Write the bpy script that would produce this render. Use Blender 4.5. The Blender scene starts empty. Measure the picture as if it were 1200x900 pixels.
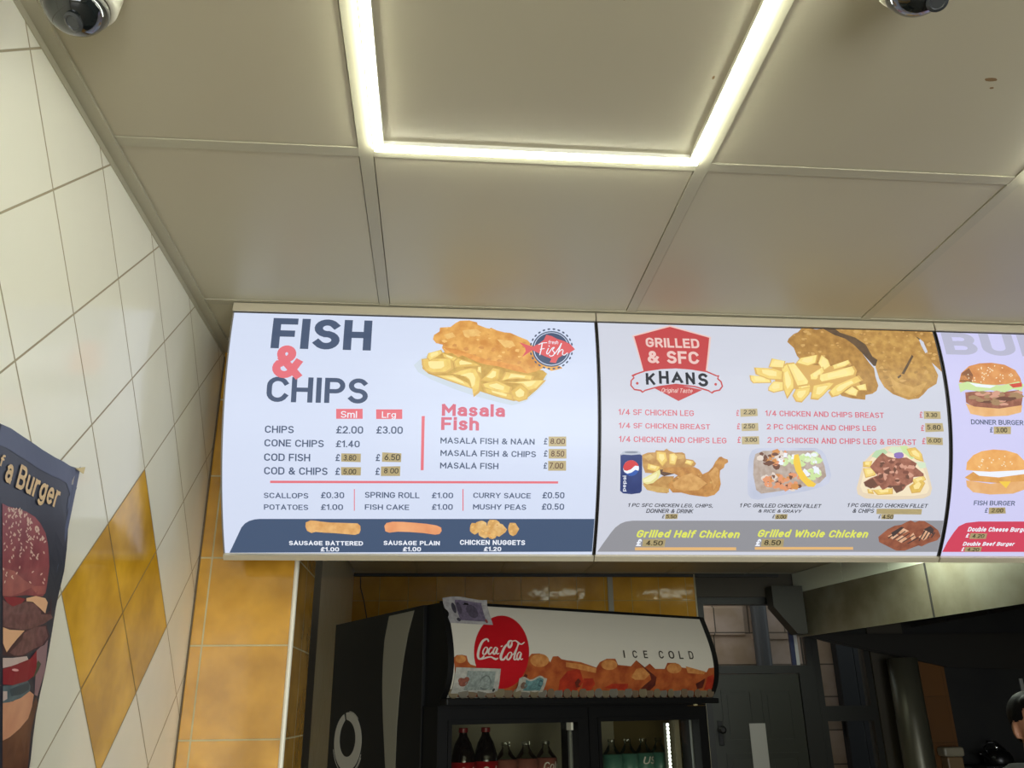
import bpy, bmesh, math, random
from mathutils import Vector, Matrix
SC = bpy.context.scene
COL = SC.collection
CZ = 1.75                      # camera height; the art and room heights below are floor based
H = 2.653                      # ceiling height
# ------------------------------------------------------------------ camera
cam_d = bpy.data.cameras.new('camera'); cam = bpy.data.objects.new('camera', cam_d); COL.objects.link(cam)
cam_d.sensor_width = 36; cam_d.lens = 978.1 / 1200 * 36; cam_d.clip_start = 0.02
def cam_matrix(pan, pitch, roll):
    cp, sp = math.cos(pan), math.sin(pan); ct, st = math.cos(pitch), math.sin(pitch)
    f = Vector((sp*ct, cp*ct, st)); r = Vector((cp, -sp, 0)); u = r.cross(f)
    r2 = r*math.cos(roll) + u*math.sin(roll); u2 = u*math.cos(roll) - r*math.sin(roll)
    return Matrix((r2, u2, -f)).transposed().to_4x4()
cam.matrix_world = Matrix.Translation((0, 0, CZ)) @ cam_matrix(0.0911652, 0.3711356, -0.0115668)
SC.camera = cam
# ------------------------------------------------------------------ light, sky, exposure
SC.view_settings.view_transform = 'Standard'; SC.view_settings.look = 'None'
SC.view_settings.exposure = 0.0; SC.view_settings.gamma = 1.0; SC.view_settings.use_curve_mapping = False
DAY = 130.0            # daylight through the shop front behind the camera
STRIP = 36.0          # LED strip frames
PANEL = 60.0           # kitchen ceiling panels
SIGN = 0.9           # menu light boxes
W = bpy.data.worlds.new('sky'); SC.world = W; W.use_nodes = True
bg = W.node_tree.nodes['Background']; bg.inputs[0].default_value = (0.86, 0.93, 1.0, 1); bg.inputs[1].default_value = 1.0
day = bpy.data.lights.new('shopfront_daylight', 'AREA'); day.shape = 'RECTANGLE'; day.size = 2.6; day.size_y = 2.1; day.energy = DAY; day.color = (0.93, 0.97, 1.0)
day_o = bpy.data.objects.new('shopfront_daylight', day); COL.objects.link(day_o); day_o.location = (1.2, -2.75, 1.35); day_o.rotation_euler = (math.radians(90), 0, 0)
SC.cycles.max_bounces = 10; SC.cycles.diffuse_bounces = 6; SC.cycles.glossy_bounces = 4; SC.cycles.transparent_max_bounces = 12
SC.cycles.use_denoising = True; SC.cycles.caustics_reflective = False; SC.cycles.caustics_refractive = False
SC.cycles.sample_clamp_indirect = 6
# ------------------------------------------------------------------ materials
def lin(c):
    return tuple(((v/255)/12.92 if v/255 <= 0.04045 else ((v/255+0.055)/1.055)**2.4) for v in c) + (1,)
MATS = {}
def mat(name, rgb, rough=0.5, metal=0.0, spec=0.5, emit=0.0, noise=None, bump=None, coat=0.0):
    """noise: (scale, rgb2, detail) mixes a second colour; bump: (scale, strength)"""
    if name in MATS: return MATS[name]
    m = bpy.data.materials.new(name); m.use_nodes = True; MATS[name] = m
    N, L = m.node_tree.nodes, m.node_tree.links; b = N['Principled BSDF']
    b.inputs['Roughness'].default_value = rough; b.inputs['Metallic'].default_value = metal
    b.inputs['Specular IOR Level'].default_value = spec; b.inputs['Coat Weight'].default_value = coat
    b.inputs['Base Color'].default_value = lin(rgb)
    tc = N.new('ShaderNodeTexCoord')
    src = None
    if noise:
        n = N.new('ShaderNodeTexNoise'); n.inputs['Scale'].default_value = noise[0]; n.inputs['Detail'].default_value = noise[2] if len(noise) > 2 else 4
        L.new(tc.outputs['Object'], n.inputs['Vector'])
        r = N.new('ShaderNodeValToRGB'); r.color_ramp.elements[0].position = .34; r.color_ramp.elements[1].position = .66
        r.color_ramp.elements[0].color = lin(rgb); r.color_ramp.elements[1].color = lin(noise[1])
        L.new(n.outputs['Fac'], r.inputs['Fac']); src = r.outputs['Color']
        L.new(src, b.inputs['Base Color'])
    if bump:
        n2 = N.new('ShaderNodeTexNoise'); n2.inputs['Scale'].default_value = bump[0]; L.new(tc.outputs['Object'], n2.inputs['Vector'])
        bp = N.new('ShaderNodeBump'); bp.inputs['Strength'].default_value = bump[1]; bp.inputs['Distance'].default_value = .01
        L.new(n2.outputs['Fac'], bp.inputs['Height']); L.new(bp.outputs['Normal'], b.inputs['Normal'])
    if emit:
        b.inputs['Emission Strength'].default_value = emit; b.inputs['Emission Color'].default_value = lin(rgb)
        if src: L.new(src, b.inputs['Emission Color'])
    return m
def glass_mat(name, tint=(0.9, 0.95, 0.93), refl=0.12):
    m = bpy.data.materials.new(name); m.use_nodes = True; MATS[name] = m
    N, L = m.node_tree.nodes, m.node_tree.links; N.clear()
    t = N.new('ShaderNodeBsdfTransparent'); t.inputs[0].default_value = (*tint, 1)
    g = N.new('ShaderNodeBsdfGlossy'); g.inputs['Roughness'].default_value = .03
    f = N.new('ShaderNodeLayerWeight'); f.inputs['Blend'].default_value = refl
    x = N.new('ShaderNodeMixShader'); o = N.new('ShaderNodeOutputMaterial')
    L.new(f.outputs['Fresnel'], x.inputs[0]); L.new(t.outputs[0], x.inputs[1]); L.new(g.outputs[0], x.inputs[2]); L.new(x.outputs[0], o.inputs[0])
    return m
def tile_mat(name, axes, origin, pitch, c1, c2, grout, mortar=.004, rough=.14, rot=0.0, patch=None, patch_cols=None, mottled=0.0, mscale=9.0, bumpy=.05):
    m = bpy.data.materials.new(name); m.use_nodes = True; MATS[name] = m
    N, L = m.node_tree.nodes, m.node_tree.links; b = N['Principled BSDF']
    tc = N.new('ShaderNodeTexCoord'); sp = N.new('ShaderNodeSeparateXYZ'); L.new(tc.outputs['Object'], sp.inputs[0])
    cb = N.new('ShaderNodeCombineXYZ'); L.new(sp.outputs[axes[0]], cb.inputs[0]); L.new(sp.outputs[axes[1]], cb.inputs[1])
    mp = N.new('ShaderNodeMapping'); mp.vector_type = 'POINT'; mp.inputs['Rotation'].default_value = (0, 0, rot); L.new(cb.outputs[0], mp.inputs['Vector'])
    mp.inputs['Location'].default_value = (origin[0], origin[1], 0)
    def brick(a, c, g):
        k = N.new('ShaderNodeTexBrick'); k.offset = 0; k.squash = 1; L.new(mp.outputs[0], k.inputs['Vector'])
        k.inputs['Scale'].default_value = 1; k.inputs['Brick Width'].default_value = pitch[0]; k.inputs['Row Height'].default_value = pitch[1]
        k.inputs['Mortar Size'].default_value = mortar/2; k.inputs['Mortar Smooth'].default_value = .1
        k.inputs['Color1'].default_value = lin(a); k.inputs['Color2'].default_value = lin(c); k.inputs['Mortar'].default_value = lin(g); return k
    k = brick(c1, c2, grout); colour = k.outputs['Color']
    ns = N.new('ShaderNodeTexNoise'); ns.inputs['Scale'].default_value = mscale; ns.inputs['Detail'].default_value = 3; L.new(tc.outputs['Object'], ns.inputs['Vector'])
    if patch:
        k2 = brick(patch_cols[0], patch_cols[1], patch_cols[2])
        rr = N.new('ShaderNodeValToRGB'); rr.color_ramp.elements[0].position = .36; rr.color_ramp.elements[1].position = .68
        rr.color_ramp.elements[0].color = (.62, .58, .45, 1); rr.color_ramp.elements[1].color = (1, 1, 1, 1); L.new(ns.outputs['Fac'], rr.inputs[0])
        mu = N.new('ShaderNodeMix'); mu.data_type = 'RGBA'; mu.blend_type = 'MULTIPLY'; mu.inputs[0].default_value = 1
        L.new(k2.outputs['Color'], mu.inputs[6]); L.new(rr.outputs[0], mu.inputs[7])
        s2 = N.new('ShaderNodeSeparateXYZ'); L.new(mp.outputs[0], s2.inputs[0]); f = None
        for i, (lo, hi) in enumerate(patch):
            for op, v in (('GREATER_THAN', lo), ('LESS_THAN', hi)):
                q = N.new('ShaderNodeMath'); q.operation = op; L.new(s2.outputs[i], q.inputs[0]); q.inputs[1].default_value = v
                if f is None: f = q.outputs[0]
                else:
                    z = N.new('ShaderNodeMath'); z.operation = 'MULTIPLY'; L.new(f, z.inputs[0]); L.new(q.outputs[0], z.inputs[1]); f = z.outputs[0]
        mx = N.new('ShaderNodeMix'); mx.data_type = 'RGBA'; L.new(f, mx.inputs[0]); L.new(colour, mx.inputs[6]); L.new(mu.outputs[2], mx.inputs[7]); colour = mx.outputs[2]
    elif mottled:
        rr = N.new('ShaderNodeValToRGB'); rr.color_ramp.elements[0].position = .36; rr.color_ramp.elements[1].position = .68
        v = 1-mottled; rr.color_ramp.elements[0].color = (v, v*.95, v*.8, 1); rr.color_ramp.elements[1].color = (1, 1, 1, 1); L.new(ns.outputs['Fac'], rr.inputs[0])
        mu = N.new('ShaderNodeMix'); mu.data_type = 'RGBA'; mu.blend_type = 'MULTIPLY'; mu.inputs[0].default_value = 1
        L.new(colour, mu.inputs[6]); L.new(rr.outputs[0], mu.inputs[7]); colour = mu.outputs[2]
    L.new(colour, b.inputs['Base Color'])
    mr = N.new('ShaderNodeMapRange'); L.new(k.outputs['Fac'], mr.inputs[0]); mr.inputs[3].default_value = rough; mr.inputs[4].default_value = .8; L.new(mr.outputs[0], b.inputs['Roughness'])
    n3 = N.new('ShaderNodeTexNoise'); n3.inputs['Scale'].default_value = 14; n3.inputs['Detail'].default_value = 1; L.new(tc.outputs['Object'], n3.inputs['Vector'])
    ad = N.new('ShaderNodeMath'); ad.operation = 'MULTIPLY_ADD'; L.new(n3.outputs['Fac'], ad.inputs[0]); ad.inputs[1].default_value = bumpy
    iv = N.new('ShaderNodeMath'); iv.operation = 'MULTIPLY'; iv.inputs[1].default_value = -.12; L.new(k.outputs['Fac'], iv.inputs[0]); L.new(iv.outputs[0], ad.inputs[2])
    bp = N.new('ShaderNodeBump'); bp.inputs['Strength'].default_value = 1; bp.inputs['Distance'].default_value = .012; L.new(ad.outputs[0], bp.inputs['Height']); L.new(bp.outputs[0], b.inputs['Normal'])
    return m
# ------------------------------------------------------------------ mesh helpers
INV = {}
def thing(name, label, cat, loc=(0, 0, 0), rz=0.0, group=None):
    o = bpy.data.objects.new(name, None); COL.objects.link(o); o.empty_display_size = .05
    o.location = loc; o.rotation_euler = (0, 0, rz); o['label'] = label; o['category'] = cat
    if group: o['group'] = group
    INV[o.name] = (Matrix.Translation(loc) @ Matrix.Rotation(rz, 4, 'Z')).inverted()
    return o
def nb():
    return bmesh.new()
def obj(name, bm, m, parent=None, local=False, smooth=False, label=None, loc=None, keep=False):
    r = parent
    while r is not None and r.parent is not None: r = r.parent
    if r is not None and not local: bm.transform(INV[r.name])
    if loc is not None: bm.transform(Matrix.Translation(-Vector(loc)))
    if not keep: bmesh.ops.recalc_face_normals(bm, faces=bm.faces[:])
    me = bpy.data.meshes.new(name); bm.to_mesh(me); bm.free()
    for q in (m if isinstance(m, (list, tuple)) else [m]): me.materials.append(q)
    if smooth:
        for p in me.polygons: p.use_smooth = True
    o = bpy.data.objects.new(name, me); COL.objects.link(o)
    if parent is not None: o.parent = parent
    if loc is not None: o.location = loc
    if label: o['label'] = label
    return o
def tag(o, label, cat, group=None):
    o['label'] = label; o['category'] = cat
    if group: o['group'] = group
    return o
def struct(name, bm, m, parent=None):
    o = obj(name, bm, m, parent)
    o['kind'] = 'structure'; return o
def box(bm, x0, x1, y0, y1, z0, z1, bev=0.0, mi=0, seg=2):
    vs = [bm.verts.new(p) for p in ((x0,y0,z0),(x1,y0,z0),(x1,y1,z0),(x0,y1,z0),(x0,y0,z1),(x1,y0,z1),(x1,y1,z1),(x0,y1,z1))]
    fs = [bm.faces.new([vs[i] for i in f]) for f in ((3,2,1,0),(4,5,6,7),(0,1,5,4),(1,2,6,5),(2,3,7,6),(3,0,4,7))]
    for f in fs: f.material_index = mi
    if bev:
        es = list({e for f in fs for e in f.edges})
        bmesh.ops.bevel(bm, geom=es, offset=bev, segments=seg, affect='EDGES', profile=.5, material=mi)
    return vs
def prism(bm, pts, d, mi=0):
    """polygon of 3-D points extruded by the vector d"""
    a = [bm.verts.new(p) for p in pts]; b = [bm.verts.new(Vector(p)+Vector(d)) for p in pts]; n = len(pts)
    f = [bm.faces.new(a), bm.faces.new(b[::-1])] + [bm.faces.new([a[i], b[i], b[(i+1) % n], a[(i+1) % n]]) for i in range(n)]
    for q in f: q.material_index = mi
def tube(bm, pts, r, n=10, mi=0, cap=True):
    pts = [Vector(p) for p in pts]; rs = r if isinstance(r, (list, tuple)) else [r]*len(pts); rings = []
    for i, p in enumerate(pts):
        t = (pts[min(i+1, len(pts)-1)] - pts[max(i-1, 0)]).normalized()
        u = t.cross(Vector((0, 0, 1)) if abs(t.z) < .9 else Vector((1, 0, 0))).normalized(); v = t.cross(u)
        rings.append([bm.verts.new(p + u*rs[i]*math.cos(2*math.pi*k/n) + v*rs[i]*math.sin(2*math.pi*k/n)) for k in range(n)])
    for a, b in zip(rings, rings[1:]):
        for k in range(n): bm.faces.new([a[k], a[(k+1) % n], b[(k+1) % n], b[k]]).material_index = mi
    if cap:
        bm.faces.new(rings[0][::-1]).material_index = mi; bm.faces.new(rings[-1]).material_index = mi
def lathe(bm, prof, c=(0, 0, 0), n=28, mi=0, M=None):
    """prof: (r, z) list"""
    c = Vector(c); rings = []; start = len(bm.verts)
    for r, z in prof:
        ring = []
        for k in range(n):
            p = Vector((r*math.cos(2*math.pi*k/n), r*math.sin(2*math.pi*k/n), z))
            if M is not None: p = M @ p
            ring.append(bm.verts.new(c + p))
        rings.append(ring)
    for a, b in zip(rings, rings[1:]):
        for k in range(n): bm.faces.new([a[k], a[(k+1) % n], b[(k+1) % n], b[k]]).material_index = mi
    bm.faces.new(rings[0][::-1]).material_index = mi; bm.faces.new(rings[-1]).material_index = mi
# a monoline rounded sans: every glyph is (width, strokes); 'A' tuples are arcs (cx, cy, rx, ry, from, to)
def G_(*st): return st
def arc_(cx, cy, rx, ry, a0, a1):
    n = max(3, int(abs(a1-a0)/18)); return [(cx+rx*math.cos(math.radians(a0+(a1-a0)*i/n)), cy+ry*math.sin(math.radians(a0+(a1-a0)*i/n))) for i in range(n+1)]
def E_(cx, cy, rx, ry): return arc_(cx, cy, rx, ry, 90, 450)
O_ = arc_(.33, .67, .33, .33, 0, 180) + arc_(.33, .33, .33, .33, 180, 360) + [(.66, .67)]
GL = {
 'A': (.72, [[(0, 0), (.36, 1), (.72, 0)], [(.13, .30), (.59, .30)]]), 'B': (.62, [[(0, .51), (0, 1), (.36, 1)]+arc_(.36, .755, .235, .245, 90, -90)+[(0, .51), (0, 0), (.36, 0)]+arc_(.36, .255, .26, .255, -90, 90)]),
 'C': (.64, [arc_(.33, .67, .33, .33, 25, 180)+arc_(.33, .33, .33, .33, 180, 335)]), 'D': (.66, [[(0, 0), (0, 1), (.3, 1)]+arc_(.32, .67, .34, .33, 90, 0)+arc_(.32, .33, .34, .33, 0, -90)+[(0, 0)]]),
 'E': (.54, [[(.54, 1), (0, 1), (0, 0), (.54, 0)], [(0, .51), (.47, .51)]]), 'F': (.54, [[(.54, 1), (0, 1), (0, 0)], [(0, .48), (.47, .48)]]),
 'G': (.66, [arc_(.33, .67, .33, .33, 25, 180)+arc_(.33, .33, .33, .33, 180, 360)+[(.66, .47), (.38, .47)]]), 'H': (.64, [[(0, 0), (0, 1)], [(.64, 0), (.64, 1)], [(0, .5), (.64, .5)]]), 'I': (0, [[(0, 0), (0, 1)]]),
 'K': (.62, [[(0, 0), (0, 1)], [(.6, 1), (0, .38)], [(.22, .6), (.62, 0)]]), 'L': (.5, [[(0, 1), (0, 0), (.5, 0)]]), 'M': (.8, [[(0, 0), (0, 1), (.4, .36), (.8, 1), (.8, 0)]]), 'N': (.64, [[(0, 0), (0, 1), (.64, 0), (.64, 1)]]),
 'O': (.66, [O_]), 'P': (.6, [[(0, 0), (0, 1), (.34, 1)]+arc_(.34, .73, .27, .27, 90, -90)+[(0, .46)]]), 'R': (.62, [[(0, 0), (0, 1), (.34, 1)]+arc_(.34, .74, .26, .26, 90, -90)+[(0, .48)], [(.32, .48), (.62, 0)]]),
 'S': (.58, [arc_(.3, .75, .28, .25, 30, 270)+arc_(.29, .25, .30, .25, 90, -150)]), 'T': (.6, [[(0, 1), (.6, 1)], [(.3, 1), (.3, 0)]]), 'U': (.64, [[(0, 1), (0, .33)]+arc_(.32, .32, .32, .32, 180, 360)+[(.64, 1)]]),
 'V': (.68, [[(0, 1), (.34, 0), (.68, 1)]]), 'W': (1.0, [[(0, 1), (.24, 0), (.5, .8), (.76, 0), (1.0, 1)]]), 'Y': (.66, [[(0, 1), (.33, .46), (.66, 1)], [(.33, .46), (.33, 0)]]),
 '0': (.58, [arc_(.29, .7, .29, .3, 0, 180)+arc_(.29, .3, .29, .3, 180, 360)+[(.58, .7)]]), '1': (.26, [[(0, .8), (.24, 1), (.24, 0)]]), '2': (.56, [arc_(.28, .72, .27, .28, 160, -35)+[(0, 0), (.56, 0)]]),
 '3': (.56, [arc_(.27, .75, .25, .25, 150, -90)+arc_(.27, .25, .28, .25, 90, -150)]), '4': (.6, [[(.42, 0), (.42, 1)], [(.42, 1), (0, .25), (.62, .25)]]), '5': (.56, [[(.5, 1), (.07, 1), (.04, .56)]+arc_(.27, .31, .28, .31, 125, -150)]),
 '6': (.58, [[(.42, 1), (.06, .45)], E_(.29, .29, .28, .29)]), '7': (.56, [[(0, 1), (.56, 1), (.2, 0)]]), '8': (.58, [E_(.29, .76, .23, .24), E_(.29, .26, .28, .26)]), '9': (.58, [E_(.29, .71, .28, .29), [(.52, .55), (.16, 0)]]),
 '\u00a3': (.56, [arc_(.38, .74, .21, .26, 15, 180)+[(.17, .2), (.02, 0), (.56, 0)], [(0, .46), (.42, .46)]]), '&': (.72, [[(.70, 0), (.17, .64)]+arc_(.32, .80, .18, .20, 215, -45)+[(.14, .42)]+arc_(.28, .25, .26, .25, 140, 325)+[(.70, .46)]]),
 '/': (.4, [[(0, -.03), (.4, 1.03)]]), '.': (.02, [[(0, 0), (.02, 0)]]), ',': (.06, [[(.06, .02), (0, -.14)]]), '-': (.3, [[(0, .45), (.3, .45)]]), ' ': (.14, []),
 'a': (.47, [[(.05, .60)]+arc_(.26, .50, .21, .22, 120, 0)+[(.47, 0)], [(.47, .42), (.2, .42)]+arc_(.2, .21, .2, .21, 90, 270)+[(.26, 0), (.47, .14)]]), 's': (.42, [arc_(.22, .54, .19, .18, 25, 270)+arc_(.21, .18, .21, .18, 90, -155)]),
 'l': (0, [[(0, 0), (0, 1.04)]]), 'i': (0, [[(0, 0), (0, .72)], [(0, 1.0), (0, 1.03)]]), 'h': (.48, [[(0, 0), (0, 1.04)], [(0, .46)]+arc_(.24, .47, .24, .25, 180, 0)+[(.48, 0)]]), 'n': (.48, [[(0, 0), (0, .72)], [(0, .46)]+arc_(.24, .47, .24, .25, 180, 0)+[(.48, 0)]]),
 'm': (.84, [[(0, 0), (0, .72)], [(0, .48)]+arc_(.21, .50, .21, .22, 180, 0)+[(.42, 0)], [(.42, .48)]+arc_(.63, .50, .21, .22, 180, 0)+[(.84, 0)]]), 'r': (.32, [[(0, 0), (0, .72)], [(0, .44)]+arc_(.26, .46, .26, .26, 180, 80)]),
 'g': (.52, [E_(.26, .38, .26, .34), [(.52, .72), (.52, -.06)]+arc_(.27, -.06, .25, .2, 0, -145)]), 'e': (.52, [[(.02, .37), (.52, .37)]+arc_(.26, .36, .26, .36, 3, 310)]), 'd': (.52, [E_(.26, .36, .26, .36), [(.52, 1.04), (.52, 0)]]),
 'b': (.52, [E_(.26, .36, .26, .36), [(0, 1.04), (0, 0)]]), 'p': (.52, [E_(.26, .36, .26, .36), [(0, .72), (0, -.28)]]), 'c': (.48, [arc_(.27, .36, .27, .36, 45, 315)]), 'o': (.54, [E_(.27, .36, .27, .36)]), 'k': (.46, [[(0, 0), (0, 1.04)], [(.44, .72), (0, .26)], [(.16, .42), (.46, 0)]]),
 'u': (.48, [[(0, .72), (0, .25)]+arc_(.24, .25, .24, .25, 180, 360)+[(.48, .72)], [(.48, .3), (.48, 0)]]), 'f': (.34, [[(.12, 0), (.12, .82)]+arc_(.32, .82, .2, .22, 180, 80), [(0, .66), (.32, .66)]]), 't': (.34, [[(.13, .95), (.13, .2)]+arc_(.31, .2, .18, .2, 180, 285), [(0, .70), (.34, .70)]])}
def pen(bm, pts, w):
    """one stroke of constant width with mitred joints and square ends"""
    pts = [Vector(p) for p in pts]; q = [pts[0]]
    for p in pts[1:]:
        if (p-q[-1]).length > 1e-5: q.append(p)
    closed = len(q) > 3 and (q[0]-q[-1]).length < 1e-4
    if len(q) < 2: return
    if closed: q.pop()
    n = len(q)
    if not closed:
        q[0] = q[0]-(q[1]-q[0]).normalized()*w/2; q[-1] = q[-1]+(q[-1]-q[-2]).normalized()*w/2
    def nrm(a, c): d = (c-a).normalized(); return Vector((-d.y, d.x))
    sides = []
    for i in range(n):
        if closed or 0 < i < n-1:
            n0, n1 = nrm(q[i-1], q[i]), nrm(q[i], q[(i+1) % n]); m = n0+n1
            if m.length < .62:
                sides.append((n0, n1)); continue
            m.normalize(); k = 1/max(.32, m.dot(n0)); sides.append((m*k, m*k))
        elif i == 0: v = nrm(q[0], q[1]); sides.append((v, v))
        else: v = nrm(q[-2], q[-1]); sides.append((v, v))
    for i in range(n if closed else n-1):
        j = (i+1) % n; a, c = sides[i][1], sides[j][0]
        p0, p1 = q[i].copy(), q[j].copy(); d = (p1-p0).normalized()*w*.35
        if (sides[i][0]-sides[i][1]).length > 1e-6: p0 -= d
        if (sides[j][0]-sides[j][1]).length > 1e-6: p1 += d
        h = len(bm.faces)*1.2e-5      # overlapping strokes never share a plane
        bm.faces.new([bm.verts.new((*(p0+a*w/2), h)), bm.verts.new((*(p1+c*w/2), h)), bm.verts.new((*(p1-c*w/2), h)), bm.verts.new((*(p0-a*w/2), h))])
WT = {.02: .265, .012: .205, .006: .185, 0: .15, .025: .25, .03: .25, .008: .185, -.004: .155, .01: .17, .005: .165}
def text_bm(s, bold=0.0, shear=0.0):
    """the lettering as a flat bmesh (x right, y up), with its bounds"""
    w = WT.get(bold, .13); bm = bmesh.new(); x = 0
    for ch in s:
        wd, st = GL[ch]
        for p in st: pen(bm, [(x+a+b*shear, b) for a, b in p], w)
        x += wd + w + (.13 if ch != ' ' else .10)
    xs = [v.co.x for v in bm.verts]; ys = [v.co.y for v in bm.verts]
    return bm, (min(xs), max(xs), min(ys), max(ys))
def add_text(dst, s, L, R, B, T, mi, bold=0.0, shear=0.0, cut=0.0):
    """lettering fitted into the 2-D box L..R, B..T of a flat sheet; cut slices it along y so that it can follow a curve"""
    bm, (x0, x1, y0, y1) = text_bm(s, bold, shear)
    for v in bm.verts:
        v.co = Vector((L + (v.co.x-x0)/(x1-x0)*(R-L), B + (v.co.y-y0)/(y1-y0)*(T-B), min(v.co.z, 6e-4)))
    if cut and T-B > .02: slice_y(bm, cut)
    append_flat(dst, bm, mi)
def slice_y(bm, step):
    ys = [v.co.y for v in bm.verts]; y = math.ceil(min(ys)/step)*step
    while y < max(ys):
        bmesh.ops.bisect_plane(bm, geom=bm.verts[:]+bm.edges[:]+bm.faces[:], plane_co=(0, y, 0), plane_no=(0, 1, 0)); y += step
def append_flat(dst, bm, mi):
    mp = {v: dst.verts.new(v.co) for v in bm.verts}
    for f in bm.faces:
        try: q = dst.faces.new([mp[v] for v in f.verts]); q.material_index = mi
        except ValueError: pass
    bm.free()
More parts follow.
